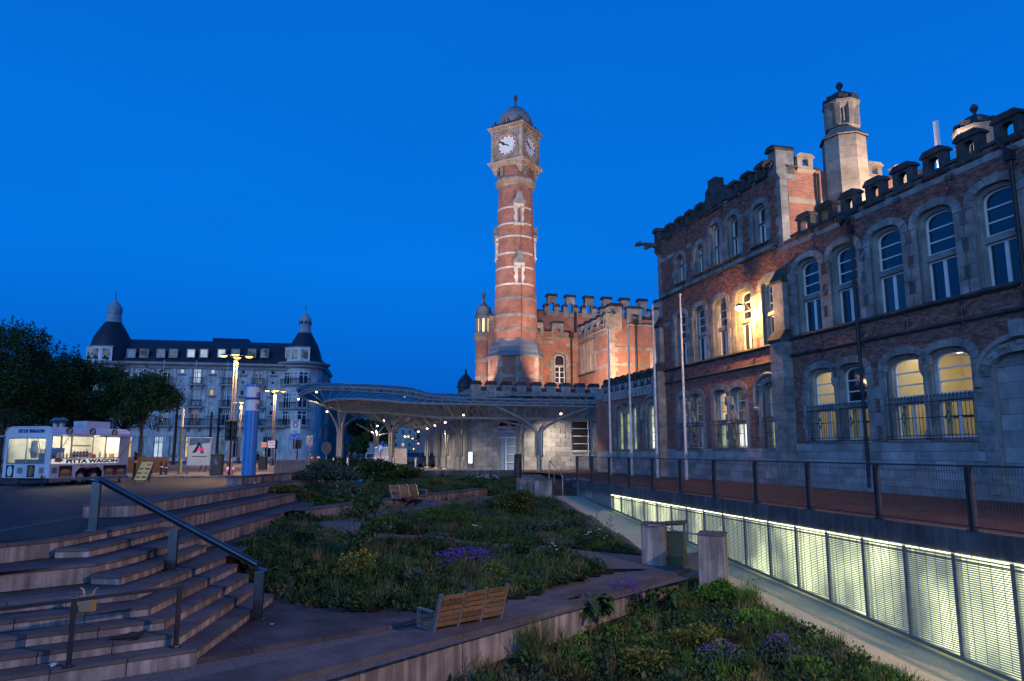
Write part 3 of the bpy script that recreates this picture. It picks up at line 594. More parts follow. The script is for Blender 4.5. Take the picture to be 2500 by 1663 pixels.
for (uc, w, z0, t0, t1, zs, r, up_, lo_, nb, ml, sd) in specs:
    opening(FA, uc, w, z0, zs, r); surround(FA, uc, w, z0, zs, r, side=sd, s=.34 if w > .7 else .26)
    inner_ring(FA, wing, uc, w, z0, zs, r); mk_window(FA, wing, uc, w, z0, t0, t1, zs, r, LIT[up_], LIT[lo_], nb, ml)
room(-9.3, -5.95, 1.3, 4.75, 3.1, 3, 75); room(-5.1, -1.95, 1.3, 4.75, 3.1, 4, 42)
for uc, w in ((-2.72, 1.22), (-4.33, 1.15), (-6.72, 1.3), (-8.42, 1.3)):
    for s, q in ((-1, .36), (1, .22)):
        m = MB(); n_ = 7; a = uc + s * w / 2
        for i in range(n_): b0, b1 = a - s * q * i / n_, a - s * q * (i + 1) / n_; m.add([FA(b0, -.42 - .03 * (i % 2), 1.9), FA(b1, -.42 - .03 * ((i + 1) % 2), 1.9), FA(b1, -.42 - .03 * ((i + 1) % 2), 3.05), FA(b0, -.42 - .03 * (i % 2), 3.05)], [(0, 1, 2, 3)])
        if uc < -3: obj('curtain', m, curtain, wing)
# shared column between paired windows
for uc, z0, zs in ((-3.53, 1.9, 4.1), (-7.57, 1.9, 4.1), (7.36, 1.66, 3.95), (3.71, 1.66, 3.95)):
    c = FA(uc, .02, 0); m = MB(); h = (zs - z0) * 1.1
    m.lathe([(.15, 0), (.15, .22), (.11, .3), (.10, h * .45), (.14, h * .47), (.14, h * .5), (.09, h * .53), (.085, h - .35), (.15, h - .2), (.19, h - .05), (.19, h + .05)], (c[0], c[1], z0 * 1.1), 8)
    obj('column', m, stone_trim, wing, smooth=True)
    obj('mullion', MB().fb(FA, uc - .16, uc + .16, -.36, -.06, z0, zs + .2), stone_trim, wing)
# wall faces (mortar) with their openings, then the bricks themselves
blind = arch(-10.85, 2.05, .3, 3.55, .62, 14)
hR = [h for h in holes if max(p[0] for p in h) < -1.0]; hL = [h for h in holes if max(p[0] for p in h) > -1.0]
obj('wall', MB().panel(FA, rect(-18, -1.0, Z0, Z1), hR + [arch(-10.85, 2.05, .3, 3.55, .62, 14)], 0, .2), mortar, wing)
obj('wall', MB().panel(FA, rect(-1.0, 10.42, Z0, 13.3), hL, 0, .2), mortar, wing)
def brickwork(fr, u0, u1, z0, z1, ko, par, name='brick', most=300, mat=None, bl=.195, bh=.05, proud=.008, clip=None):
    out_ = []; row = 0; z = z0
    while z < z1:
        u = u0 + (bl / 2 if row % 2 else 0)
        while u < u1:
            L = bl if (int(u * 37 + row * 11) % 5) else bl * .5
            a, b = u + .005, min(u + L - .005, u1); c = (a + b) / 2; zc = z + bh / 2; ok = b - a > .03
            for (k0, hw, kz, ks, kr) in ko:
                if abs(c - k0) < hw and kz - .02 < zc:
                    if zc < ks or ((c - k0) / hw) ** 2 + ((zc - ks) / kr) ** 2 < 1: ok = False; break
            if clip and not clip(c, zc): ok = False
            if ok:
                p = proud + random.random() * .006; out_.append((a, b, z + .005, z + bh - .005, p))
            u += L
        z += bh; row += 1
    A = np.array(out_); 
    def solid(q):
        n = len(q); vs = np.zeros((n, 8, 3)); fsv = [(0, 1, 0), (1, 1, 0), (1, 1, 1), (0, 1, 1), (0, 0, 0), (1, 0, 0), (1, 0, 1), (0, 0, 1)]
        for i, (iu, iv, iz) in enumerate(fsv):
            uu = q[:, 1] if iu else q[:, 0]; vv = q[:, 4] if iv else np.full(n, -.002); zz = q[:, 3] if iz else q[:, 2]
            P = (fr.P + np.outer(uu, fr.d) + np.outer(vv, fr.n)) * fr.k; vs[:, i, :2] = P; vs[:, i, 2] = zz * fr.k
        m = MB(); base = [(0, 1, 2, 3), (0, 3, 7, 4), (1, 5, 6, 2), (3, 2, 6, 7), (0, 4, 5, 1)]
        m.v = vs.reshape(-1, 3).tolist(); m.f = [[i * 8 + j for j in f] for i in range(n) for f in base]; m.m = [0] * len(m.f); m.uv = [[(0, 0)]] * len(m.f); return m
    P = (fr.P + np.outer((A[:, 0] + A[:, 1]) / 2, fr.d)) * fr.k; dist = np.hypot(P[:, 0], P[:, 1]) + np.abs(A[:, 2] - 2) * .3
    vis = np.abs(P[:, 0] / P[:, 1]) < .715; dist[~vis] += 1000
    o_ = np.argsort(dist); A = A[o_]
    for q in A[:most]: obj(name, solid(q[None]), mat or brick, par)
    if len(A) > most: obj('brickwork', solid(A[most:]), mat or brick, par, kind='stuff')
ko2 = keep_out + [(-10.85, 1.35, .3, 3.55, .95)]
brickwork(FA, -13.2, -1.0, 1.80, 9.98, [k for k in ko2 if k[0] < -1], wing)
brickwork(FA, -1.0, 10.42, 1.50, 13.2, [k for k in ko2 if k[0] > -1], wing, most=0)
pieces('surround_stone', surr, stone_trim, wing)
# plinth of dressed stone blocks
pb = []
for r_ in range(6):
    z = .10 + r_ * .28; u = -13.6 - (.3 if r_ % 2 else 0)
    while u < 10.4:
        L = .62 + .25 * ((int(u * 7) + r_) % 3) / 2; zt = min(z + .272, 1.62 if u > -1 else 1.77)
        if not (abs(u + L / 2 + 10.85) < 1.5): pb.append(MB().fb(FA, u + .005, min(u + L, 10.42) - .005, -.05, .05 + .006 * ((int(u * 13)) % 3) + (.06 if r_ < 2 else 0), z + .004, zt))
        u += L
pieces('plinth_block', pb, stone, wing)
# pale bands of stone let into the brick
bd = []
for z, a, b, kk in ((8.42, -13, -1.2, 1), (9.66, -13, -1.2, 1), (3.6, -13, -1.2, 1), (12.0, -.5, 10.2, 0), (8.3, -.5, 10.2, 0), (9.98, -.5, 10.2, 0)):
    u = a
    while u < b:
        L = .55 + .2 * (int(u * 9) % 2); c = u + L / 2; ok = all(not (abs(c - k0) < hw + .12 and kz - .02 < z + .1 and (z < ks or ((c - k0) / (hw + .12)) ** 2 + ((z - ks) / kr) ** 2 < 1)) for (k0, hw, kz, ks, kr) in ko2)
        if ok and not (z == 3.6 and abs(c + 10.85) < 1.6): bd.append(MB().fb(FA, u + .004, u + L - .004, -.02, .022, z, z + .2))
        u += L
pieces('band_stone', bd, stone_trim, wing)
# string courses and sills
for z, h, u0, u1, p in ((5.90, .13, -18, -1.05, .14), (5.22, .11, -18, -1.05, .12), (5.80, .12, -.25, 9.95, .14), (5.12, .10, -.25, 9.95, .12)):
    obj('string_course', MB().sweep(FA, [(-.02, z), (p * .5, z), (p, z + h * .5), (p, z + h * .7), (-.02, z + h + .06)], u0, u1), stone_dark, wing)
obj('string_course', MB().sweep(FA, [(-.02, 9.9), (.10, 9.9), (.12, 9.98), (-.02, 10.04)], -.6, 10.3), stone_dark, wing)
for uc, w in ((.6, .66), (2.72, .64), (4.28, .64), (5.84, .6), (7.92, .6)): obj('sill', MB().sweep(FA, [(-.3, 10.3), (.1, 10.3), (.14, 10.36), (-.3, 10.43)], uc - w / 2 - .3, uc + w / 2 + .3), stone_dark, wing)
for (uc, w, z0, t0, t1, zs, r, up_, lo_, nb, ml, sd) in specs:
    if z0 < 2: obj('sill', MB().sweep(FA, [(-.3, z0 - .12), (.07, z0 - .12), (.10, z0 - .06), (-.3, z0 + .01)], uc - w / 2 - .2, uc + w / 2 + .2), stone, wing)
# battlements: merlons pierced by a small arch, copings between
def merlon(fr, par, ua, ub, z0, z1, zc, hw=.19, hz0=None, hz1=None, vd=.20, mats=None, hole=True):
    mats = mats or stone_dark; uc = (ua + ub) / 2; hz0 = z0 + .22 if hz0 is None else hz0; hz1 = z0 + .42 if hz1 is None else hz1
    m = MB(); outer = rect(ua, ub, z0, z1)
    if hole:
        h = arch(uc, 2 * hw, hz0, hz1, hw * .9, 8); m.panel(fr, outer, [h], .05, vd + .05); m.panel(fr, outer, [h], -vd)
    else: m.panel(fr, outer, [], .05); m.panel(fr, outer, [], -vd)
    m.fb(fr, ua, ua - .002, -vd, .05, z0, z1); m.fb(fr, ub, ub + .002, -vd, .05, z0, z1)
    o = obj('merlon', m, mats, par)
    k = MB().slab(fr, [(ua - .06, z1), (ub + .06, z1), (ub + .06, z1 + .06), (ub - .10, zc), (ua + .10, zc), (ua - .06, z1 + .06)], .11, -vd - .06); obj('cap', k, mats, o)
    obj('corbel', MB().sweep(fr, [(-.02, z0 - .08), (.10, z0), (.12, z0 + .07), (-.02, z0 + .07)], ua - .05, ub + .05), mats, o)
    return o
for k in range(12):
    ul = -1.98 - 1.247 * k; merlon(FA, wing, ul - .80, ul, 9.90, 10.60, 10.80, .19, 10.12, 10.34)
    obj('coping', MB().sweep(FA, [(-.4, 10.06), (.09, 10.06), (.10, 10.13), (-.15, 10.27), (-.4, 10.13)], ul + .004, ul + .443), stone_dark, wing)
for k, ul in enumerate((.62, 1.75, 2.88, 5.95, 7.05, 8.15, 9.28)):
    merlon(FA, wing, ul - .74, ul, 13.18, 13.78, 13.95, .15)
cps = [(-.50, -.13), (.63, 1.0), (1.76, 2.13), (2.89, 3.4), (5.05, 5.2), (5.96, 6.30), (7.06, 7.4), (8.16, 8.53), (9.29, 9.95)]
for a, b in cps: obj('coping', MB().sweep(FA, [(-.4, 13.3), (.09, 13.3), (.10, 13.36), (-.15, 13.5), (-.4, 13.36)], a, b), stone_dark, wing)
gb = MB().slab(FA, [(3.42, 13.1), (5.03, 13.1), (5.03, 13.75), (4.85, 13.95), (4.85, 14.25), (4.55, 14.4), (4.55, 14.75), (3.9, 14.75), (3.9, 14.4), (3.6, 14.25), (3.6, 13.95), (3.42, 13.75)], .10, -.4); gbo = obj('stepped_gable', gb, stone_dark, wing)
sh = MB().slab(FA, [(3.75, 13.25), (4.7, 13.25), (4.75, 13.9), (4.5, 14.1), (3.95, 14.1), (3.7, 13.9)], .10, .17)
for i in range(9): a = i * .7; sh.lathe([(.07, 0), (.05, .05), (0, .08)], FA(4.22 + .3 * math.cos(a), .17, 13.68 + .3 * math.sin(a)), 6)
obj('carved_shield', sh, stone_dark, gbo)
# corner piers, quoins, gargoyles
for (u0, u1, z0, z1) in ((-1.02, -.48, 12.75, 14.05), (9.95, 10.5, 12.55, 13.85)):
    m = MB().fb(FA, u0, u1, -.7, .16, z0 + .25, z1); m.sweep(FA, [(-.7, z0), (.02, z0), (.20, z0 + .25), (-.7, z0 + .25)], u0 - .04, u1 + .04); o = obj('corner_pier', m, stone_trim if u0 < 0 else stone_dark, wing)
    obj('cap', MB().slab(FA, [(u0 - .08, z1), (u1 + .08, z1), (u1 + .08, z1 + .07), (u1 - .08, z1 + .22), (u0 + .08, z1 + .22), (u0 - .08, z1 + .07)], .26, -.75), stone_dark, o)
def gargoyle(par, P, d, L, m_):
    P = V(*P); d = V(*d); d /= np.linalg.norm(d)
    m = MB().tube([P, P + d * L * .35 + V(0, 0, .06), P + d * L * .7 + V(0, 0, .03), P + d * L * .88 - V(0, 0, .02), P + d * L - V(0, 0, .10)], [.17, .14, .11, .15, .07], 8)
    s_ = V(-d[1], d[0], 0)
    for sg in (-1, 1): m.tube([P + d * L * .8 + s_ * sg * .07 + V(0, 0, .08), P + d * L * .78 + s_ * sg * .12 + V(0, 0, .2)], [.05, .02], 5); m.tube([P + d * L * .25 + s_ * sg * .12, P + d * L * .45 + s_ * sg * .16 - V(0, 0, .2), P + d * L * .6 + s_ * sg * .12 - V(0, 0, .15)], [.08, .06, .04], 5)
    return obj('gargoyle', m, m_, par, smooth=True)
gargoyle(wing, FA(10.3, .1, 13.05), (-.97, -.2, .05), 1.45, stone_dark)
gargoyle(wing, FA(-.75, .15, 13.5), (-.97, -.25, -.1), .6, stone_dark); gargoyle(wing, FA(-4.85, .1, 9.75), (-.97, -.25, -.15), .5, stone_dark)
qn = []
for k in range(9):
    z = 9.9 + k * .32; w = .42 if k % 2 else .26; qn.append(MB().fb(FA, -1.02, -1.02 + w, -.35, .03, z + .004, z + .315))
for k in range(40):
    z = .2 + k * .32
    if z < 12.4: w = .42 if k % 2 else .26; qn.append(MB().fb(FA, 10.44 - w, 10.44, -.35, .03, z + .004, z + .315))
pieces('quoin_stone', qn, stone_trim, wing)
# buttresses with sloping heads
for u0, u1 in ((-1.1, -.32), (10.0, 10.62)):
    bq = []
    for k in range(18):
        z = .1 + k * .33; bq.append(MB().fb(FA, u0, u1, -.05, .46, z + .004, min(z + .326, 5.86)))
    b = obj('buttress', MB().sweep(FA, [(-.02, 5.86), (.52, 5.86), (.54, 5.96), (.28, 6.35), (-.02, 6.35)], u0 - .04, u1 + .04), stone_dark, wing)
    for q in bq: obj('buttress_stone', q, stone_trim, b)
    for k in range(6): obj('buttress_stone', MB().fb(FA, u0 + .04, u1 - .04, -.02, .24, 6.36 + k * .33, 6.36 + k * .33 + .326), stone_trim, b)
    obj('sloping_head', MB().sweep(FA, [(-.02, 8.32), (.30, 8.32), (.32, 8.42), (-.02, 9.0)], u0, u1), stone_dark, b)
# iron anchors
def anchor(fr, par, u, z, s=1.0):
    m = MB(); t = lambda P, r: m.tube([fr(u + a * s, .07, z + b * s) for a, b in P], r, 5)
    t([(0, .32), (0, -.2)], .022); t([(0, .1), (.1, .2), (.17, .14), (.13, .06), (.08, .1)], .016); t([(0, .1), (-.1, .2), (-.17, .14), (-.13, .06), (-.08, .1)], .016)
    t([(0, -.15), (.07, -.27), (.13, -.36)], .018); t([(0, -.15), (-.07, -.27), (-.13, -.36)], .018); t([(-.06, .05), (.06, .05)], .03); t([(0, .32), (.05, .38), (0, .44), (-.05, .38), (0, .32)], .015)
    return obj('wall_anchor', m, dark_steel, par)
for u in (-2.95, -5.0, -7.1, -9.15, -11.2): anchor(FA, wing, u, 9.55)
for u in (-2.98, -5.05, -7.1, -9.13): anchor(FA, wing, u, 5.42)
for u in (-.42, 1.57, 3.6, 5.53, 7.5, 9.3): anchor(FA, wing, u, 9.88, .8)
for u in (1.48, 3.52, 5.51, 7.48, 9.2): anchor(FA, wing, u, 5.24, .8)
for u in (1.9, 6.9, 8.95, 3.5): anchor(FA, wing, u, 12.95, .8)
# rainwater pipes
for u, z1 in ((-4.95, 9.35), (-11.16, 9.5)):
    m = MB().tube([FA(u, .12, z1), FA(u, .12, .3)], .065, 8); m.tube([FA(u + .35, .1, z1 + .65), FA(u, .12, z1 + .05)], .065, 8); m.cb(FA(u, .13, z1), (.24, .2, .3), .25)
    for z in (7.4, 5.6, 3.6, 1.9): m.tube([FA(u, .12, z - .04), FA(u, .12, z + .04)], .085, 8)
    obj('downpipe', m, iron, wing, smooth=True)
# hood over the small door-like window, and the walled-up arch
def hood(fr, par, uc, hw, zs, rise, r=.1, v=.12, drop=.25, mat=None):
    P = [(uc - hw, zs - drop)] + [(uc + hw * math.cos(math.pi * (1 - i / 14)), zs + rise * math.sin(math.pi * i / 14)) for i in range(15)] + [(uc + hw, zs - drop)]
    m = MB().tube([fr(u, v * .6, z) for u, z in P], r, 6); o = obj('hood_mould', m, mat or stone_trim, par, smooth=True)
    for u, z in (P[0], P[-1]): obj('hood_stop', MB().lathe([(.02, -.12), (.14, -.08), (.16, .05), (.05, .12)], fr(u, v * .6, z), 8), mat or stone_trim, o, smooth=True)
    for i in range(1, 14, 2):
        a = math.pi * i / 14; obj('dentil', MB().slab(fr, [(uc + (hw - .14 - .1 * q) * math.cos(a + s_ * .07), zs + (rise - .14 - .1 * q) * math.sin(a + s_ * .07)) for q, s_ in ((0, -1), (0, 1), (1, 1), (1, -1))], -.02, v), mat or stone_trim, o)
    return o
hood(FA, wing, .5, 1.0, 4.0, .72, drop=.7); hood(FA, wing, -10.85, 1.42, 3.62, .98)
obj('keystone', MB().fb(FA, -11.05, -10.65, 0, .22, 4.55, 5.0), stone_trim, wing)
bs = []
for r_ in range(9):
    z = .3 + r_ * .44
    for k in range(4):
        a = -11.9 + k * .72 - (.36 if r_ % 2 else 0); a, b = max(a, -11.86), min(a + .72, -9.84)
        zt = z + .43
        if b - a > .1:
            c = (a + b) / 2; lim = 3.55 + .62 * math.sqrt(max(0, 1 - ((abs(c + 10.85) + .2) / 1.03) ** 2)); zt = min(zt, max(lim, 3.5) + .1)
            if z < lim: bs.append(MB().fb(FA, a + .004, b - .004, -.20, -.16 + .004 * (k % 2), z, min(zt, 4.1)))
pieces('infill_block', bs, stone, wing)
obj('infill', MB().poly(FA, rect(-12.1, -9.6, .2, 4.4), -.205), stone, wing)
sj = []
surround(FA, -10.85, 1.8, .3, 3.55, .5, s=.42, v=.06, lst=sj); pieces('jamb_stone', sj, stone_trim, wing)
# window grilles on the ground floor
def grille(fr, par, uc, w, z0, z1, star=True):
    m = MB(); n = max(5, round(w / .135)); t = lambda P, r: m.tube([fr(u, .16, z) for u, z in P], r, 4)
    for i in range(n + 1):
        u = uc - w / 2 + w * i / n; t([(u, z0 - .12), (u, z1 + .1)], .011); m.tube([fr(u, .16, z1 + .1), fr(u, .13, z1 + .17), fr(u + .03, .1, z1 + .1)], .02, 4)
    for z in (z0 + .08, z0 + (z1 - z0) * .55, z1 - .03): t([(uc - w / 2 - .08, z), (uc + w / 2 + .08, z)], .013)
    if star: c = z0 + (z1 - z0) * .55; t([(uc, c + .2), (uc + .05, c + .05), (uc + .13, c), (uc + .05, c - .05), (uc, c - .2), (uc - .05, c - .05), (uc - .13, c), (uc - .05, c + .05), (uc, c + .2)], .016)
    for z in (z0 + .08, z1 - .03):
        for u in (uc - w / 2, uc + w / 2): m.tube([fr(u, -.1, z), fr(u, .16, z)], .013, 4)
    obj('window_grille', m, iron if False else dark_steel, par)
for (uc, w, z0, t0, t1, zs, r, up_, lo_, nb, ml, sd) in specs:
    if z0 < 2 and uc > -12: grille(FA, wing, uc, w + .2, z0, t0 + .02)
# side wall of the taller part, above the lower roof
FS = Fr(FA.P + FA.d * -1.02, -FA.n, flip=1, k=1.1)
obj('side_wall', MB().panel(FS, rect(.32, 9.5, 8.0, 13.3), [], 0), brick_far, wing)
obj('roof', MB().add([FA(-18, -.4, 9.4), FA(-1.02, -.4, 9.4), FA(-1.02, -9, 9.4), FA(-18, -9, 9.4)], [(0, 1, 2, 3)]), slate, wing)
obj('roof', MB().add([FA(-1.02, -.4, 12.9), FA(10.4, -.4, 12.9), FA(10.4, -9, 12.9), FA(-1.02, -9, 12.9)], [(0, 1, 2, 3)]), slate, wing)
obj('end_wall', MB().add([FA(10.43, 0, 0), FA(10.43, -9, 0), FA(10.43, -9, 13.3), FA(10.43, 0, 13.3)], [(0, 1, 2, 3)], 0, [[(0, 0), (9, 0), (9, 13.3), (0, 13.3)]]), brick_far, wing)
obj('stone_band', MB().fb(FS, .35, 2.0, 0, .02, 11.75, 12.0), stone_warm, wing)
m = MB().tube([FS(1.75, .12, 13.1), FS(1.75, .12, 9.5)], .07, 8); obj('downpipe', m, iron, wing, smooth=True)
obj('vent_pipe', MB().tube([FA(-1.55, -1.9, 9.4), FA(-1.55, -1.9, 11.5)], .07, 8), white_paint, wing, smooth=True)
u_, z_ = hit(FA, 2287, 325, -6); obj('vent_pipe', MB().cb(V(*FA(u_, -6, z_ + .25)) - V(0, 0, 1.5), (.15, .18, 3.6), .3), white_paint, wing)
for ua in (.85, 4.35, 5.75, 7.2): merlon(FS, wing, ua, ua + .75, 13.2, 13.8, 13.97, .15, mats=stone_warm)
for a, b in ((.35, .84), (1.62, 1.95), (4.15, 4.34), (5.12, 5.73), (6.52, 7.18)): obj('coping', MB().sweep(FS, [(-.4, 13.3), (.09, 13.3), (.10, 13.36), (-.15, 13.5), (-.4, 13.36)], a, b), stone_dark, wing)
# stone turrets rising from the roof
def turret(c, zb, zt, r, label):
    t = thing('stone_turret', label, 'turret', (c[0], c[1], zb)); x = (c[0], c[1], 0); a0 = .12; h = 1.167
    al = []; n_ = int((zt - zb) / .55)
    for i in range(n_):
        for j in range(8):
            w0, w1 = a0 + 2 * math.pi * j / 8, a0 + 2 * math.pi * (j + 1) / 8; z = zt - (i + 1) * .55
            al.append(MB().add([(c[0] + rr * math.cos(w), c[1] + rr * math.sin(w), zz) for zz in (z + .005, z + .545) for rr, w in ((r, w0 + .004), (r, w1 - .004), (r - .2, w1), (r - .2, w0))], [(0, 1, 2, 3), (4, 7, 6, 5), (0, 4, 5, 1), (1, 5, 6, 2), (3, 2, 6, 7), (0, 3, 7, 4)]))
    pieces('shaft_stone', al, stone_warm, t)
    obj('shoulder', MB().lathe([(r + .1, zt), (r + .12, zt + .05), (r * .74, zt + .42), (r * .72, zt + .52), (r * .80, zt + .55), (r * .80, zt + .62), (r * .55, zt + .66)], x, 8, a0), stone_warm, t)
    z1 = zt + .62; lh = .95 * h
    lan = MB().lathe([(r * .26, z1), (r * .26, z1 + lh)], x, 8, a0); la = obj('lantern', lan, stone_dark, t)
    for j in range(8):
        w = a0 + 2 * math.pi * j / 8; obj('pier', MB().cb((c[0] + r * .66 * math.cos(w), c[1] + r * .66 * math.sin(w), z1 + lh / 2), (.22 * h, .2 * h, lh), w), stone_warm, la)
        w += math.pi / 8; obj('colonnette', MB().tube([(c[0] + r * .6 * math.cos(w), c[1] + r * .6 * math.sin(w), z1), (c[0] + r * .6 * math.cos(w), c[1] + r * .6 * math.sin(w), z1 + lh * .8)], .05, 6), stone_warm, la)
    z2 = z1 + lh
    obj('cornice', MB().lathe([(r * .62, z2 - .25 * h), (r * .74, z2 - .2), (r * .86, z2), (r * .88, z2 + .1), (r * .8, z2 + .14)], x, 8, a0), stone_warm, t)
    cr_ = MB()
    for j in range(24):
        w = a0 + 2 * math.pi * j / 24
        if j % 3: cr_.cb((c[0] + r * .74 * math.cos(w), c[1] + r * .74 * math.sin(w), z2 + .24 + (.05 if j % 3 == 1 else 0)), (.12, .2, .22), w)
    obj('parapet', cr_, stone_dark, t)
    obj('dome', MB().lathe([(r * .7, z2 + .14), (r * .68, z2 + .3), (r * .58, z2 + .5), (r * .36, z2 + .66), (r * .14, z2 + .74), (.07, z2 + .78)], x, 12, a0), slate, t, smooth=True)
    obj('finial', MB().lathe([(.10, z2 + .72), (.06, z2 + .9), (.10, z2 + .94), (.17, z2 + 1.07), (.13, z2 + 1.2), (.03, z2 + 1.29), (0, z2 + 1.3)], x, 8), stone_dark, t, smooth=True)
    return t
c1 = FS(3.05, .25, 0); turret(c1, 9.6, 14.62 * 1.1 , .97, 'tall stone lantern turret beside the brick side wall of the wing')
c2 = FA(-4.97, -6, 0); turret(c2, 9.8, 13.35, 1.04, 'smaller looking stone turret mostly hidden behind the battlements at the upper right')
# wall lanterns on the facade: one in view, the next one along out of the frame
def wall_lantern(u, z, label, e):
    t = thing('wall_lantern', label, 'lamp', FA(u, .7, z)); P = FA(u, .7, z)
    obj('bracket', MB().tube([FA(u, 0, z - .25), FA(u, .45, z + .18), P], .03, 6), iron, t); obj('housing', MB().lathe([(.06, .17), (.16, .12), (.20, .02), (.18, 0)], P, 12), iron, t, smooth=True)
    obj('globe', MB().lathe([(0.0, -.20), (.13, -.16), (.19, -.06), (.19, 0), (.14, .02)], P, 12), sodium, t, smooth=True)
    lamp('lantern_light', 'POINT', V(*P) - V(0, 0, .32), e, (1.0, .50, .14), t, size=.12); return t
wall_lantern(1.35, 7.72, 'blazing orange lantern on a bracket against the brick wing', 1250)
ofp = V(12.6, 3.9, 7.4); t = thing('pole_floodlight', 'warm floodlight on a pole on the terrace, aimed at the garden stairs', 'floodlight', (12.6, 3.9, .165)); obj('pole', MB().tube([(12.6, 3.9, .165), (12.6, 3.9, 7.3)], [.08, .05], 8), dark_steel, t); obj('housing', MB().cb((12.55, 3.93, 7.5), (.45, .35, .25), -.5), iron, t)
lamp('flood_beam', 'SPOT', ofp - V(.3, -.15, 0), 8500, (1.0, .62, .46), t, (-17.5, 11.0, -8.0), .12, cone=math.radians(112), blend=.45)
# the low link towards the station
lk = thing('link_building', 'low brick link with lit arched windows and battlements between wing and annex', 'building', FA(14, 0, 0))
lh_, lko, lsr = [], [], []
lsp = [(16.55, .78, 1.6, 2.0, 2.0, 3.75, .45, 'b', 'b'), (15.50, .78, 1.6, 2.0, 2.0, 3.9, .45, 'b', 'b'), (14.45, .78, 1.6, 2.0, 2.0, 3.75, .45, 'b', 'b'), (11.75, 1.35, 1.62, 2.3, 2.35, 3.55, .6, 'c', 'c')]
for uc, w, z0, t0, t1, zs, r, a_, b_ in lsp:
    opening(FA, uc, w, z0, zs, r, lh_, lko); surround(FA, uc, w, z0, zs, r, s=.26 if w < 1 else .4, lst=lsr, side=(1, 1) if w > 1 else ((uc < 15), (uc > 16)))
    inner_ring(FA, lk, uc, w, z0, zs, r); mk_window(FA, lk, uc, w, z0, z0, z0, zs, r, LIT[a_], LIT[b_], 4, False)
obj('wall', MB().panel(FA, rect(10.63, 20.5, .1, 5.0), lh_, -.02, .2), brick_far, lk); pieces('surround_stone', lsr, stone_trim, lk)
hood(FA, lk, 11.75, 1.25, 3.6, 1.05, r=.11)
lp = []
for r_ in range(5):
    u = 10.65
    while u < 20: lp.append(MB().fb(FA, u + .005, u + .64, -.06, .03, .1 + r_ * .28, .1 + r_ * .28 + .272)); u += .65
pieces('plinth_block', lp, stone, lk)
obj('parapet', MB().fb(FA, 10.63, 20.5, -.35, .04, 5.0, 5.72), stone, lk)
for k in range(9):
    ua = 10.75 + k * .95; merlon(FA, lk, ua, ua + .55, 5.3, 6.0, 6.22, .12, 5.55, 5.7)
    for j in range(2): obj('arcade_stone', MB().panel(FA, rect(ua + j * .475 - .02, ua + j * .475 + .45, 4.75, 5.30), [arch(ua + j * .475 + .215, .26, 4.78, 5.05, .13, 6)], .09, .1), stone, lk)
obj('roof', MB().add([FA(10.63, -.3, 5.1), FA(20.5, -.3, 5.1), FA(20.5, -8, 5.1), FA(10.63, -8, 5.1)], [(0, 1, 2, 3)]), slate, lk)
# ================================================================ stone annex, station hall, clock tower
def P4(x, y): return 1100 + x * .3189, 200 + y * .3189      # photo coordinates read from enlarged views
def P5(x, y): return 1120 + x * .3189, 680 + y * .3189
def P3(x, y): return 700 + x * .3394, 850 + y * .3394
def P1(x, y): return x * .3571, 680 + y * .3571
def PZ(x, y): return 400 + x * .1697, 1000 + y * .1697
AN = Fr((2.73, 60.13), (1, .259))
uL = hit(AN, 1153, 1100)[0]; uR = 4.35
annex = thing('stone_annex', 'grey stone annex with battlements, tall glazed door and wide window under the glass canopy', 'building', AN(0, -1, 0))
dL, dR = hit(AN, 1217, 1100)[0], hit(AN, 1279, 1100)[0]; dT = hit(AN, 1245, 1043)[1]; dTop = hit(AN, 1245, 1024)[1]
wL, wR = hit(AN, 1396, 1060)[0], hit(AN, 1446, 1060)[0]; wB, wT = hit(AN, 1420, 1102)[1], hit(AN, 1420, 1028)[1]
dc, dw = (dL + dR) / 2, dR - dL
ah = [arch(dc, dw, .05, dT, dTop - dT + .1, 12), rect(wL, wR, wB, wT)]
obj('wall', MB().panel(AN, rect(uL, 8.5, 0, 6.0), ah, -.05, .3), mortar, annex)
bs = []; bh = .40
for r_ in range(15):
    z = .02 + r_ * bh; u = uL - (.42 if r_ % 2 else 0)
    while u < uR + 4:
        L = .84; a, b = max(u, uL), u + L
        for s0, s1 in ([(a, b)] if not (a < dc < b) else [(a, b)]):
            cuts = [(s0, s1)]
            for q0, q1, y0, y1 in ((dL - .02, dR + .02, 0, dTop + .15), (wL - .02, wR + .02, wB - .02, wT + .02)):
                if z + bh * .6 > y0 and z + bh * .4 < y1:
                    nc = []
                    for c0, c1 in cuts:
                        if c1 <= q0 or c0 >= q1: nc.append((c0, c1))
                        else:
                            if c0 < q0: nc.append((c0, q0))
                            if c1 > q1: nc.append((q1, c1))
                    cuts = nc
            for c0, c1 in cuts:
                if c1 - c0 > .06: bs.append(MB().fb(AN, c0 + .009, c1 - .009, -.06, .006 * ((int(u * 17) + r_) % 3), z + .009, z + bh - .009))
        u += L
pieces('stone_block', bs, stone, annex)
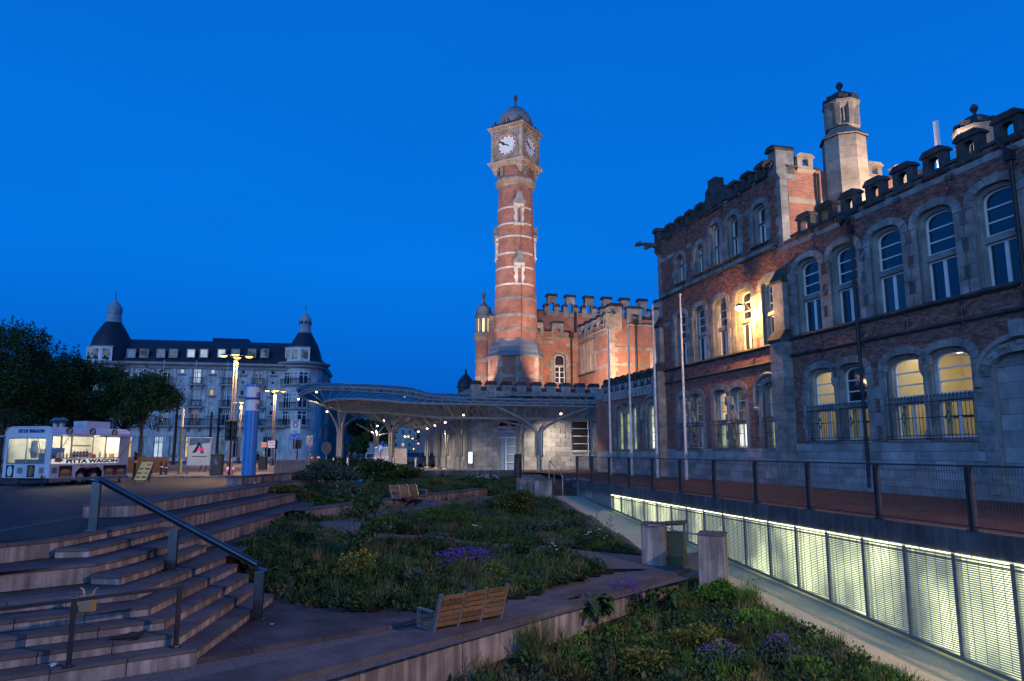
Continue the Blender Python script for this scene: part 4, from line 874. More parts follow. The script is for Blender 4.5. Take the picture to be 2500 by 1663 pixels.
# door with arched head
m = MB(); vf = -.22
m.panel(AN, arch(dc, dw, .05, dT, dTop - dT, 12), [rect(dL + .08, dR - .08, .07, 2.9 if False else dT - .9), rect(dL + .08, dR - .08, dT - .82, dT - .42), rect(dL + .08, dR - .08, dT - .36, dT - .02), arch(dc, dw - .16, dT + .05, dT + .06, dTop - dT - .12, 12)], vf, .06)
zd = dT - .9; d0 = dL + .08 + (dw - .16) * .30; d1 = dL + .08 + (dw - .16) * .78
for u in (d0, d1): m.fb(AN, u - .05, u + .05, vf - .02, vf + .05, .07, zd)
for i in range(1, 4): m.fb(AN, d0, d1, vf - .02, vf + .04, .07 + (zd - .07) * i / 4 - .03, .07 + (zd - .07) * i / 4 + .03)
dr = obj('door', m, white_paint, annex)
frost = M('frosted_pane', (.24, .33, .42), (.20, .28, .36), .6, .25)
obj('pane', MB().poly(AN, rect(dL + .05, dR - .05, .06, dT), vf - .05), frost, dr); obj('fanlight', MB().poly(AN, arch(dc, dw - .1, dT, dT + .02, dTop - dT - .05, 12), vf - .05), pane_dark, dr)
obj('handle', MB().tube([AN(d0 + .1, vf + .1, 1.0), AN(d0 + .1, vf + .1, 1.5)], .025, 6), steel, dr)
m = MB().panel(AN, rect(wL, wR, wB, wT), [rect(wL + .1, wR - .1, wB + .08, wT - .05)], -.15, .06)
for i in range(1, 4): m.fb(AN, wL + .1, wR - .1, -.2, -.13, wB + (wT - wB) * i / 4 - .03, wB + (wT - wB) * i / 4 + .03)
wo = obj('window', m, white_paint, annex); obj('pane', MB().poly(AN, rect(wL + .05, wR - .05, wB, wT), -.2), M('brown_pane', (.05, .04, .035), (.03, .026, .024), 2, .15, spec=.8), wo)
obj('sill', MB().sweep(AN, [(-.2, wB - .12), (.1, wB - .12), (.1, wB - .04), (-.2, wB)], wL - .1, wR + .1), stone, annex)
# blind arcade and battlements of the annex
zc = 6.05; k = 0; u = uL - .1
obj('parapet', MB().fb(AN, uL, 8.5, -.4, 0, 6.0, 6.75), stone, annex)
while u < 6.2:
    obj('arcade_stone', MB().panel(AN, rect(u, u + .64, 5.85, 6.62), [arch(u + .32, .46, 5.88, 6.25, .22, 8)], .08, .1), stone, annex)
    u += .65
k = 0; u = uL - .15
while u < 6.2:
    o = obj('merlon', MB().fb(AN, u, u + .82, -.42, .12, 6.62, 7.12), stone, annex)
    obj('cap', MB().slab(AN, [(u - .06, 7.12), (u + .88, 7.12), (u + .88, 7.2), (u + .74, 7.42), (u + .08, 7.42), (u - .06, 7.2)], .2, -.5), stone_dark, o)
    obj('coping', MB().sweep(AN, [(-.45, 6.63), (.18, 6.63), (.18, 6.70), (-.1, 6.95), (-.45, 6.8)], u + .825, u + 1.295), stone_dark, annex)
    for i in range(4):
        a = i * 1.57; obj('quatrefoil', MB().lathe([(.0, .02), (.07, .0)], AN(u + .41 + .08 * math.cos(a), .13, 6.86 + .08 * math.sin(a)), 6), stone_dark, o)
    u += 1.3
obj('downpipe', MB().tube([AN(uR - .5, .12, 5.2), AN(uR - .5, .12, .1)], .08, 8), galv, annex, smooth=True)
obj('roof', MB().add([AN(uL, -.3, 6.1), AN(8.5, -.3, 6.1), AN(8.5, -12, 6.1), AN(uL, -12, 6.1)], [(0, 1, 2, 3)]), slate, annex)
# long side of the annex running away under the canopy
aS = Fr(AN(uL, -.01, 0), (-.259, 1.0), flip=-1)
obj('side_wall', MB().panel(aS, rect(0, 34, 0, 6.9), [arch(8.2, 1.2, .1, 3.0, .6), arch(17, 1.3, .1, 3.4, .65)], 0, .35), stone, annex)
sb = []
for r_ in range(9):
    u = .02 + (-.4 if r_ % 2 else 0)
    while u < 12:
        z = .02 + r_ * .4
        if u > -.2 and abs(u + .42 - 8.2) > 1.0: sb.append(MB().fb(aS, u + .004, u + .83, -.02, .012 + .006 * (int(u * 7) % 3), z + .004, z + .396))
        u += .84
pieces('side_block', sb, stone, annex)
o = obj('door', MB().poly(aS, arch(17, 1.3, .1, 3.4, .65), -.3), M('red_door', (.20, .02, .02), None, 3, .4), annex)
obj('niche', MB().poly(aS, arch(8.2, 1.2, .1, 3.0, .6), -.33), stone_dark, annex)
ds = thing('display_case', 'bright white lit display case on the side of the stone annex', 'display case', aS(1.6, .1, 1.1))
a0, a1 = hit(aS, 1153, 1110)[0] + .25, hit(aS, 1144, 1110)[0]; y0, y1 = hit(aS, 1148, 1131)[1], hit(aS, 1148, 1104)[1]
q0, q1 = D(1144, 1118, 58.3), D(1153, 1118, 58.3); zz0, zz1 = D(1148, 1131, 58.3)[2], D(1148, 1104, 58.3)[2]
obj('case', MB().box((q0[0] - .04, 58.3, zz0 - .04), (q1[0] - q0[0] + .08, 0, 0), (0, .2, 0), (0, 0, zz1 - zz0 + .08)), galv, ds)
obj('lit_face', MB().add([(q0[0], 58.295, zz0), (q1[0], 58.295, zz0), (q1[0], 58.295, zz1), (q0[0], 58.295, zz1)], [(0, 1, 2, 3)]), glow('case_light', (.85, .95, 1.0), 2.2), ds)
# ---- station hall behind
BP = V(9.35, 66.0); BLf = Fr(BP, (-.259, 1.0), flip=-1); BFf = Fr(BP, (1, .259))
hall = thing('station_hall', 'floodlit brick station hall with battlements rising behind the stone annex', 'building', (6, 70, 0))
uA = hit(BLf, *P5(915, 500))[0]; AP = BLf(uA, 0, 0); WA = Fr(AP, (1, .259))
def zpx(fr, x, y): return hit(fr, *P5(x, y))[1]
zBL = zpx(BLf, 1100, 350); zBF = zpx(BFf, 1300, 310); zA = zpx(WA, 700, 405); ua_t = hit(WA, *P5(480, 500))[0]
lw_ = (hit(BLf, *P5(1040, 600))[0], hit(BLf, *P5(930, 600))[0]); lz = (zpx(BLf, 990, 720), zpx(BLf, 990, 490), zpx(BLf, 990, 465))
lanc = []; n3 = 4; lwid = (lw_[1] - lw_[0]) / n3
for i in range(n3): lanc.append(arch(lw_[0] + lwid * (i + .5), lwid * .78, lz[0], lz[1] - .2, .35, 8))
awc = (hit(WA, *P5(737, 680))[0] + hit(WA, *P5(812, 680))[0]) / 2; aww = hit(WA, *P5(812, 680))[0] - hit(WA, *P5(737, 680))[0]; aw0, aws, awt = zpx(WA, 775, 800), zpx(WA, 775, 625), zpx(WA, 775, 585)
for fr, r0, hs in ((BLf, rect(0, uA, 4, zBL), lanc), (BFf, rect(0, 9, 4, zBF), []), (WA, rect(ua_t - 3, 0, 4, zA), [arch(awc, aww + .25, aw0, aws, awt - aws + .12)])):
    obj('wall', MB().panel(fr, r0, hs, 0, .35), brick_far, hall)
def trim_bands(fr, u0, u1, zs, h=.28, mat=None):
    for z in zs:
        r = []; u = u0
        while u < u1: r.append(MB().fb(fr, u + .004, min(u + .9, u1) - .004, -.02, .03, z, z + h)); u += .9
        for q in r: obj('band_stone', q, mat or stone_trim, hall)
trim_bands(BLf, 0, lw_[0] - .2, [zpx(BLf, 1100, 690), zpx(BLf, 1100, 560), zpx(BLf, 1100, 440)]); trim_bands(BFf, .35, 8.6, [zpx(BFf, 1250, 670), zpx(BFf, 1250, 545)])
trim_bands(WA, ua_t + .4, awc - .6, [zpx(WA, 600, 670), zpx(WA, 600, 495)]); trim_bands(WA, awc + .7, -.3, [zpx(WA, 850, 670), zpx(WA, 850, 520)])
for i in range(n3):
    uc = lw_[0] + lwid * (i + .5); obj('lancet', MB().poly(BLf, arch(uc, lwid * .8, lz[0], lz[1] - .2, .35, 8), -.33), pane_blind, hall)
    obj('mullion', MB().fb(BLf, uc + lwid * .41, uc + lwid * .59, -.25, .08, lz[0], lz[1]), stone_warm, hall)
obj('sill', MB().sweep(BLf, [(-.2, lz[0] - .2), (.25, lz[0] - .2), (.25, lz[0] - .08), (-.2, lz[0] + .02)], lw_[0] - .2, lw_[1] + .2), stone_dark, hall)
sl_ = []; surround(BLf, (lw_[0] + lw_[1]) / 2, lw_[1] - lw_[0] - .3, lz[0], lz[1] + .1, .2, s=.3, lst=sl_, nv=7); sl2 = []; surround(WA, awc, aww, aw0, aws, awt - aws, s=.3, lst=sl2); pieces('surround_stone', sl_ + sl2, stone_trim, hall)
mk_window(WA, hall, awc, aww, aw0, aw0 + (aws - aw0) * .72, aw0 + (aws - aw0) * .76, aws, awt - aws, pane_dark, pane_dark, 0, True, -.2, white_paint)
for i in range(1, 3): obj('glazing_bar', MB().fb(WA, awc - aww / 2, awc + aww / 2, -.2, -.14, aw0 + (aws - aw0) * .72 * i / 3 - .03, aw0 + (aws - aw0) * .72 * i / 3 + .03), white_paint, hall)
qz = []
for k in range(22):
    z = 5 + k * .45
    if z < zBF: 
        w = .6 if k % 2 else .35; qz.append(MB().fb(BFf, -.03, w, -.3, .04, z, z + .44)); qz.append(MB().fb(BLf, -.03, .95 - w, -.3, .04, z, z + .44))
pieces('quoin_stone', qz, stone_warm, hall)
def crenel(fr, u0, u1, zt, mw, gap, mh, par, mt=None, mt2=None, hw=.3, vd=.5):
    u = u0; obj('cornice', MB().sweep(fr, [(-.05, zt - .75), (.1, zt - .72), (.14, zt - .6), (-.05, zt - .55)], u0, u1), mt or stone_trim, par)
    while u + mw < u1 + .1:
        o = MB(); out_ = rect(u, u + mw, zt - .55, zt + mh - .25); h = arch(u + mw / 2, hw * 2, zt - .45, zt - .45 + mh * .45, hw * .8, 8)
        o.panel(fr, out_, [h], .06, vd); o.panel(fr, out_, [h], -vd); o.fb(fr, u - .002, u, -vd, .06, zt - .55, zt + mh - .25); o.fb(fr, u + mw, u + mw + .002, -vd, .06, zt - .55, zt + mh - .25)
        q = obj('merlon', o, mt or stone_trim, par)
        obj('cap', MB().slab(fr, [(u - .08, zt + mh - .25), (u + mw + .08, zt + mh - .25), (u + mw + .08, zt + mh - .17), (u + mw - .15, zt + mh), (u + .15, zt + mh), (u - .08, zt + mh - .17)], .16, -vd - .08), mt2 or slate, q)
        if u + mw + gap < u1 + .2: obj('coping', MB().sweep(fr, [(-vd - .05, zt - .02), (.12, zt - .02), (.12, zt + .05), (-.1, zt + .2), (-vd - .05, zt + .1)], u + mw + .01, u + mw + gap - .01), mt2 or slate, par)
        u += mw + gap
crenel(BFf, 1.6, 9, zBF + .1, 1.5, 1.3, 1.15, hall, hw=.45); crenel(BLf, .9, uA, zBL + .1, 1.0, .75, .95, hall); crenel(WA, ua_t + 1.1, -.2, zA, 1.3, .9, 1.15, hall, hw=.34)
obj('corner_pier', MB().fb(BFf, -.2, 1.0, -.9, .25, zBF - 1.2, zBF + 1.1), stone_warm, hall); obj('cap', MB().slab(BFf, [(-.35, zBF + 1.1), (1.15, zBF + 1.1), (1.0, zBF + 1.4), (-.2, zBF + 1.4)], .4, -1.0), slate, hall)
gargoyle(hall, BFf(.3, .2, zBF + .35), (-.7, -.7, -.05), 1.1, stone_trim)
obj('corner_pier', MB().fb(WA, ua_t - .2, ua_t + .95, -.7, .2, zA - .6, zA + .95), stone_trim, hall); obj('cap', MB().slab(WA, [(ua_t - .35, zA + .95), (ua_t + 1.1, zA + .95), (ua_t + .9, zA + 1.3), (ua_t - .1, zA + 1.3)], .35, -.85), slate, hall)
for fr, u, z in ((WA, hit(WA, *P5(860, 600))[0], zA), (BFf, hit(BFf, *P5(1352, 500))[0], zBF)):
    obj('downpipe', MB().tube([fr(u, .15, z - .2), fr(u, .15, 5)], .11, 8), iron, hall, smooth=True); obj('hopper', MB().cb(fr(u, .18, z - .3), (.45, .35, .5), .25), iron, hall)
# high hall at the back
HP = D(*P5(605, 500), 80); HW = Fr(HP, (1, .259)); zH = zpx(HW, 700, 250)
obj('wall', MB().panel(HW, rect(0, 24, 6, zH), [], 0), brick_far, hall); obj('wall', MB().panel(Fr(HP, (-.259, 1), flip=-1), rect(0, 8, 6, zH), [], 0), brick_far, hall)
mw = (hit(HW, *P5(768, 250))[0] - hit(HW, *P5(655, 250))[0]); per = hit(HW, *P5(855, 250))[0] - hit(HW, *P5(712, 250))[0]
u_ = hit(HW, *P5(655, 250))[0]; k = 0
obj('coping', MB().sweep(HW, [(-.6, zH - .02), (.15, zH - .02), (.15, zH + .1), (-.6, zH + .25)], 0, u_), slate, hall)
while u_ < 22:
    o = MB(); z0_ = zH - .6; sh_ = [(u_, z0_), (u_ + mw, z0_), (u_ + mw, zH + .55), (u_ + mw * .78, zH + .55), (u_ + mw * .78, zH + 1.75), (u_ + mw * .22, zH + 1.75), (u_ + mw * .22, zH + .55), (u_, zH + .55)]
    h = arch(u_ + mw / 2, mw * .34, zH - .25, zH + .75, mw * .16, 8); o.panel(HW, sh_, [h], .1, .55); o.panel(HW, sh_, [h], -.5)
    q = obj('merlon', o, stone_trim, hall)
    for a, b, z in ((0, .25, .55), (.75, 1.0, .55), (.17, .83, 1.75)): obj('cap', MB().slab(HW, [(u_ + mw * a - .08, zH + z), (u_ + mw * b + .08, zH + z), (u_ + mw * b, zH + z + .3), (u_ + mw * a, zH + z + .3)], .22, -.6), slate, q)
    obj('coping', MB().sweep(HW, [(-.6, zH - .02), (.15, zH - .02), (.15, zH + .1), (-.6, zH + .25)], u_ + mw + .01, u_ + per - .01), slate, hall)
    u_ += per
obj('downpipe', MB().tube([HW(per * 2.0, .15, zH), HW(per * 2.0, .15, 8)], .14, 8), iron, hall, smooth=True)
# gabled stone dormer lit at the right end of the hall
gx = Fr(D(*P5(1465, 600), 64.0), (1, .259)); gz0, gz1 = D(*P5(1500, 670), 64)[2], D(*P5(1520, 440), 64)[2]
obj('stone_gable', MB().panel(gx, [(0, gz0 - 2), (4, gz0 - 2), (4, gz1 + 1.6), (2.0, gz1 + .3), (1.9, gz1 - .1), (1.1, gz1 - .5), (1.0, gz1 - 1.0), (0, gz1 - 1.5)], [arch(1.75, .8, gz0 - .5, gz0 + 1.3, .5)], 0, .3), stone_warm, hall)
# round turret at the far left of the hall
TC = D(1180, 900, 72.0); tx = (TC[0], 72.0, 0.0); zt_ = [D(1180, 680 + y * .3189, 71)[2] for y in (800, 440, 410, 310, 290, 265, 190, 175, 150, 100)]
rt = thing('corner_turret', 'small domed brick and stone turret left of the clock tower', 'turret', tx); R_ = (P5(190, 0)[0] - P5(110, 0)[0]) / FPX * 72 / 2 * 1.55
obj('shaft', MB().lathe([(R_, 4), (R_, zt_[1] - .4)], tx, 16), brick_far, rt)
for z in (zpx(WA, 600, 660), zpx(WA, 600, 790)): obj('stone_band', MB().lathe([(R_ + .01, z), (R_ + .04, z + .02), (R_ + .04, z + .3), (R_ + .01, z + .32)], tx, 16), stone_trim, rt)
obj('cornice', MB().lathe([(R_, zt_[1] - .4), (R_ + .2, zt_[1]), (R_ + .2, zt_[2]), (R_ * .9, zt_[2] + .1)], tx, 16), stone_warm, rt)
lan = MB()
for j in range(8):
    a = 2 * math.pi * (j + .5) / 8; lan.lathe([(.0, 0)], (0, 0, 0), 3) if False else lan.cb((tx[0] + R_ * .86 * math.cos(a), tx[1] + R_ * .86 * math.sin(a), (zt_[2] + zt_[4]) / 2), (.3, R_ * .34, zt_[4] - zt_[2]), a)
obj('lantern_pier', lan, stone_warm, rt, kind='stuff')
for j in range(8):
    a = 2 * math.pi * j / 8 + .2; obj('lit_window', MB().cb((tx[0] + R_ * .72 * math.cos(a), tx[1] + R_ * .72 * math.sin(a), (zt_[2] + zt_[4]) / 2), (.05, R_ * .5, (zt_[4] - zt_[2]) * .85), a), glow('lantern_room', (1.0, .80, .42), 2.0) if j == 0 else MATS['lantern_room'], rt)
obj('dome', MB().lathe([(R_ * 1.05, zt_[4] - .1), (R_ * 1.12, zt_[4] + .1), (R_ * 1.05, zt_[5] - .1), (R_ * 1.0, zt_[5] + .3), (R_ * .85, (zt_[5] + zt_[6]) / 2 + .3), (R_ * .45, zt_[6]), (R_ * .15, zt_[7] + .2), (.1, zt_[7] + .4)], tx, 16), M('lead_dome', (.16, .18, .20), (.10, .115, .13), 3, .5, .2, 12), rt, smooth=True)
obj('finial', MB().lathe([(.12, zt_[7] + .3), (.07, zt_[8]), (.2, zt_[8] + .5), (.1, zt_[8] + .9), (.05, zt_[9]), (0, zt_[9] + .1)], tx, 8), stone_dark, rt, smooth=True)
tw = Fr((tx[0] + .5, tx[1] - .9, 0), (1, -.45)); obj('wall', MB().panel(tw, rect(0, 3, 4, zt_[2] + 1.2), [arch(1.4, .8, zt_[1] - 4.2, zt_[1] - 2.8, .4)], 0, .3), brick_far, hall)
crenel(tw, .1, 2.7, zt_[2] + 1.2, .55, .45, .7, hall, stone_warm, slate, .12, .4)
# ---- clock tower
KX = V(.36, 70.0); kt = thing('clock_tower', 'tall round brick clock tower with pale bands, square stone clock box and lead dome', 'tower', (KX[0], KX[1], 0)); kc = (KX[0], KX[1], 0)
obj('shaft', MB().lathe([(2.22, 11.5), (2.12, 15.8), (2.02, 18.0), (1.72, 28.2)], kc, 40), brick_far, kt, smooth=True)
def rad(z): return float(np.interp(z, [11.5, 15.8, 18, 28.2], [2.22, 2.12, 2.02, 1.72]))
for z in (25.75, 24.05, 22.72, 20.97, 19.52, 17.82):
    bm = MB(); st = []
    for j in range(24):
        a = 2 * math.pi * j / 24; r = rad(z); st.append(MB().lathe([(r - .1, z), (r + .03, z), (r + .03, z + .17), (r - .1, z + .17)], kc, 2, a + .004, a1=a + 2 * math.pi / 24 - .004))
    for q in st[10:22]: obj('band_stone', q, stone_white, kt)
for z in (16.35, 14.65, 13.3, 12.1): obj('stone_band', MB().lathe([(rad(z) - .05, z), (rad(z) + .025, z), (rad(z) + .02, z + .28), (rad(z) - .05, z + .28)], kc, 40), stone_trim, kt)
a8 = math.radians(-90 + 30 + 22.5)
obj('base', MB().lathe([(2.72, 4.0), (2.72, 10.75)], kc, 8, a8), brick_far, kt)
for i, (r0, z0, r1, z1) in enumerate(((2.95, 10.75, 2.72, 11.2), (2.75, 11.2, 2.55, 11.75), (2.58, 11.75, 2.3, 12.45))):
    obj('sloping_ledge', MB().lathe([(r0 - .15, z0 - .1), (r0, z0), (r0, z0 + .06), (r1, z1), (r1 - .1, z1)], kc, 8, a8), MATS['lead_dome'], kt)
qk = []
for j in range(8):
    a = a8 + 2 * math.pi * j / 8
    for i in range(11):
        z = 5.0 + i * .52
        for sg in (-1, 1):
            aa = a + sg * (.075 if i % 2 else .055); rr = 2.70 * math.cos(math.pi / 8) / math.cos(math.pi / 8 - abs(aa - a))
            qk.append(MB().cb((kc[0] + (rr - .05) * math.cos(aa), kc[1] + (rr - .05) * math.sin(aa), z + .25), (.16, .42 if i % 2 else .28, .5), a + sg * math.pi / 8))
pieces('quoin_stone', qk, stone_warm, kt)
obj('stone_band', MB().lathe([(2.7, 8.6), (2.755, 8.6), (2.755, 8.95), (2.7, 8.95)], kc, 8, a8), stone_warm, kt)
# niche windows
def niche(a, z0, h, lit):
    dv = V(math.cos(a), math.sin(a)); r = rad(z0 + h / 2) - .05; fr = Fr((kc[0] + dv[0] * r, kc[1] + dv[1] * r), (-dv[1], dv[0]))
    if fr.n @ dv < 0: fr.n = -fr.n
    m = MB()
    for i in range(int(h / .4)):
        w = .52 if i % 2 else .42
        for sg in (-1, 1): m.fb(fr, min(sg * .16, sg * w), max(sg * .16, sg * w), -.2, .16 + .01 * (i % 2), z0 + i * .4 + .006, z0 + i * .4 + .394)
    m.fb(fr, -.5, .5, -.2, .24, z0 - .18, z0); m.fb(fr, -.52, .52, -.2, .2, z0 + h, z0 + h + .3)
    o = obj('niche_window', m, stone_white, kt)
    obj('niche_canopy', MB().slab(fr, [(-.62, z0 + h + .3), (.62, z0 + h + .3), (.62, z0 + h + .55), (.3, z0 + h + .95), (.28, z0 + h + 1.5), (-.28, z0 + h + 1.5), (-.3, z0 + h + .95), (-.62, z0 + h + .55)], .34, -.3), stone_trim, o)
    obj('pane', MB().poly(fr, rect(-.18, .18, z0, z0 + h), .02), lit, o)
aN = math.asin((P4(526, 0)[0] - 1250) / FPX * 68 / 1.9 - KX[0] / 1.9) - math.pi / 2
niche(aN, 24.1, 1.75, pane_blind); niche(aN, 17.95, 1.75, MATS['lit_warm'] if 'lit_warm' in MATS else lit_warm); niche(aN - 1.62, 20.8, 1.75, pane_blind); niche(aN + 1.55, 21.0, 1.75, pane_blind)
# head: corbel ring, neck, clock box, dome
obj('corbel_ring', MB().lathe([(1.72, 28.1), (1.95, 28.35), (2.02, 28.6), (2.12, 28.8), (2.12, 28.95), (1.8, 29.25)], kc, 8, a8), stone_warm, kt)
obj('neck', MB().lathe([(1.75, 29.1), (1.75, 30.4)], kc, 8, a8), brick_far, kt)
phi = math.radians(30.5); ex = V(math.cos(phi), -math.sin(phi) * -1)      # clock box axes
hb = 1.80; cf = []
for q in range(4):
    a = math.radians(-90 - 30.5) + q * math.pi / 2; n_ = V(math.cos(a), math.sin(a)); f = Fr((KX[0] + n_[0] * hb, KX[1] + n_[1] * hb), (-n_[1], n_[0]))
    if f.n @ n_ < 0: f.n = -f.n
    cf.append(f)
rb = math.radians(-30.5)
def sq(name, z0, z1, h, m_, par=None): return obj(name, MB().cb((KX[0], KX[1], (z0 + z1) / 2), (2 * h, 2 * h, z1 - z0), rb), m_, par or kt)
for z0, z1, h in ((30.3, 30.5, 1.86), (30.5, 30.62, 2.0), (30.62, 30.8, 2.12), (34.1, 34.25, 1.9), (34.25, 34.4, 2.02), (34.4, 34.57, 2.14)): sq('cornice', z0, z1, h, stone_warm)
sq('blocking_course', 34.57, 34.95, 1.85, stone_dark)
for q in range(4):
    a = math.radians(-75.5 - 0) + q * math.pi / 2 + (math.radians(-30.5) + math.radians(30.5)); a = rb + math.pi / 4 + q * math.pi / 2
    m = MB()
    for i, (w, z0) in enumerate(((.35, 29.55), (.48, 29.75), (.62, 29.98), (.78, 30.15))): m.cb((KX[0] + 2.0 * math.cos(a), KX[1] + 2.0 * math.sin(a), z0 + .1), (w, w, .2), rb)
    obj('corbel', m, stone_warm, kt)
    obj('corner_pinnacle', MB().lathe([(.24, 34.55), (.24, 34.95), (.16, 35.02), (.10, 35.12), (.14, 35.26), (.02, 35.45)], (KX[0] + 2.15 * math.cos(a), KX[1] + 2.15 * math.sin(a), 0), 8), stone_dark, kt)
for qi, f in enumerate(cf):
    R1, R2, zcn = 1.13, .84, 32.48; cir = lambda r, n=36: [(r * math.cos(2 * math.pi * i / n), zcn + r * math.sin(2 * math.pi * i / n)) for i in range(n)]
    bx = MB().panel(f, rect(-hb, hb, 30.8, 34.1), [cir(R1 + .1)], 0, .18); face = obj('clock_side', bx, stone_warm, kt)
    if qi not in (0, 1): obj('wall_fill', MB().poly(f, cir(R1 + .1), -.17), stone_warm, face); continue
    rim = MB(); P = [(R1 + .02) for _ in range(1)]
    for r, v, rr in ((R1 + .08, .05, .10), (R1 - .05, -.04, .08)): rim.tube([f(r * math.cos(2 * math.pi * i / 36), v, zcn + r * math.sin(2 * math.pi * i / 36)) for i in range(37)], rr, 6, cap=False)
    obj('moulded_rim', rim, stone_warm, face, smooth=True)
    dial = obj('dial', MB().poly(f, cir(R1 - .05), -.10), M('dial_face', (.60, .66, .62), (.52, .58, .55), 1.5, .4) if qi == 0 else MATS['dial_face'], face)
    obj('dial_ring', MB().panel(f, cir(R1 - .10), [cir(R2)], -.085, .01), M('dial_ring', (.75, .76, .75), (.66, .67, .66), 3, .5) if qi == 0 else MATS['dial_ring'], dial)
    red = M('dial_red', (.45, .02, .05), (.35, .015, .04), 3, .5) if qi == 0 else MATS['dial_red']
    for k in range(12):
        a = math.pi / 2 - k * math.pi / 6; w = .13; r0, r1 = R2 + .03, R1 - .13
        pts = [(r * math.cos(a + s), zcn + r * math.sin(a + s)) for r, s in ((r0, -w * .9), (r1, -w * .8), (r1, w * .8), (r0, w * .9))]
        obj('hour_mark', MB().slab(f, pts, -.08, -.06), red if (k not in (9, 10) and qi == 0) else pane_dark, dial)
    def hand(ang, L, w):
        c_, s_ = math.cos(ang), math.sin(ang); P = [(-.25, w), (L * .55, w), (L * .62, w * 2.6), (L * .75, w * 2.2), (L, 0), (L * .75, -w * 2.2), (L * .62, -w * 2.6), (L * .55, -w), (-.25, -w)]
        obj('hand', MB().slab(f, [(x * c_ - y * s_, zcn + x * s_ + y * c_) for x, y in P], -.055 - .0 * L, -.03), iron, dial)
    hand(math.radians(90 + 65), .68, .055); hand(math.radians(90 + 57), 1.0, .04)
    for (u0, u1, z0, z1) in ((-hb, -hb + .28, 30.85, 34.05), (hb - .28, hb, 30.85, 34.05)): obj('pilaster', MB().fb(f, u0, u1, 0, .06, z0, z1), stone_warm, face)
    for su in (-1, 1):
        for sz in (-1, 1): obj('spandrel', MB().slab(f, [(su * 1.45, zcn + sz * 1.5), (su * .85, zcn + sz * 1.5), (su * 1.1, zcn + sz * 1.2), (su * 1.45, zcn + sz * .85)], 0, .05), stone_trim, face)
    for u0 in (-.85, -.17, .75):
        pass
    nw = MB().fb(f, -.9, -.5, -.35, -.18, 29.3, 30.25); obj('neck_pier', nw, stone_trim, kt); obj('neck_pier', MB().fb(f, -.1, .25, -.35, -.18, 29.3, 30.25), stone_trim, kt); obj('neck_window', MB().fb(f, -.5, -.1, -.3, -.2, 29.3, 30.2), pane_dark, kt)
    obj('dormer', MB().slab(f, [(-.4, 34.75), (.4, 34.75), (.4, 35.2), (.22, 35.4), (-.22, 35.4), (-.4, 35.2)], .05, -.6), stone_dark, kt)
obj('dome', MB().lathe([(1.85, 34.8), (1.87, 35.3), (1.80, 35.65), (1.76, 35.67), (1.62, 36.1), (1.58, 36.12), (1.32, 36.55), (1.28, 36.57), (.95, 36.95), (.55, 37.22), (.25, 37.4), (.16, 37.5)], kc, 24), MATS['lead_dome'], kt, smooth=25)
obj('finial', MB().lathe([(.16, 37.45), (.09, 37.65), (.09, 37.95), (.18, 38.1), (.23, 38.3), (.18, 38.52), (.09, 38.66), (.05, 38.76), (0, 38.8)], kc, 10), stone_dark, kt, smooth=True)
obj('cable', MB().tube([(kc[0] + .55, kc[1] - rad(z) - .08, z) for z in (28, 24, 20, 16, 12.5)], .025, 5), iron, kt)
# little far turret beyond the annex
ft = thing('roof_turret', 'tiny dark domed turret on the far roof left of the annex battlements', 'turret', D(1137, 957, 110)); b_ = D(1137, 957, 110)
obj('drum', MB().lathe([(1.2, -3), (1.2, .6), (1.5, .7), (1.4, .9)], b_, 8), stone_dark, ft); obj('dome', MB().lathe([(1.3, .9), (1.2, 1.6), (.7, 2.3), (.2, 2.8), (.1, 3.6), (0, 3.7)], b_, 10), slate, ft, smooth=True)
# floodlights on the annex roof that light tower and hall
def flood(loc, aim, e, col, cone, label):
    t = thing('floodlight', label, 'floodlight', loc); d = Vector(aim) - Vector(loc)
    obj('housing', MB().cb((loc[0], loc[1], loc[2]), (.4, .25, .3), math.atan2(d[1], d[0])), iron, t)
    lamp('flood_beam', 'SPOT', V(*loc) + V(*d.normalized()) * .3, e, col, t, d, .15, cone=cone, blend=.5); return t
FLC = (1.0, .70, .50)
flood((-3.0, 61.8, 6.75), (KX[0], KX[1] - 1, 23), 8000, FLC, math.radians(60), 'floodlight behind the annex battlements aimed up at the clock tower')
flood((4.5, 61.8, 7.0), (1.2, 69, 25), 4000, FLC, math.radians(55), 'second floodlight on the annex roof aimed at the tower')
flood((10.3, 61.2, 6.6), (11.5, 66.5, 11), 5000, (1.0, .60, .28), math.radians(115), 'floodlight on the link roof lighting the hall corner')
flood((5.0, 62.5, 7.0), (7.5, 70, 12.5), 7000, FLC, math.radians(110), 'floodlight on the annex roof lighting the hall wall')
flood((11.0, 73.5, 14.0), (8.5, 81, 17.5), 2600, FLC, math.radians(120), 'floodlight on the hall roof lighting the upper battlements')
flood((-4.6, 67.0, 6.6), (-2.8, 71.0, 12), 2200, FLC, math.radians(80), 'floodlight beside the annex lighting the round turret')
fm = thing('added_flood_mast', 'added floodlight mast, unseen beyond the left edge of the picture', 'mast', (-52, 38, 0)); obj('mast', MB().tube([(-52, 38, 0), (-52, 38, 13.8)], [.15, .1], 8), dark_steel, fm)  # mast added out of view to carry a beam for the tower head
flood((-51.6, 38.2, 14), (KX[0], KX[1], 27.5), 85000, (1.0, .76, .58), math.radians(24), 'added unseen floodlight on the left mast aimed at the clock tower head')
q_ = FA(7.0, -4.5, 13.0); flood(q_, (KX[0], KX[1], 27.0), 30000, (1.0, .76, .58), math.radians(36), 'added floodlight on the wing roof aimed across at the clock tower')  # extra beam added to brighten the tower from the right
fw_ = FS(4.4, 5.2, 9.8); flood(fw_, FS(2.4, .2, 14.2), 5600, (1.0, .76, .56), math.radians(110), 'floodlight on the wing roof lighting the stone turret')
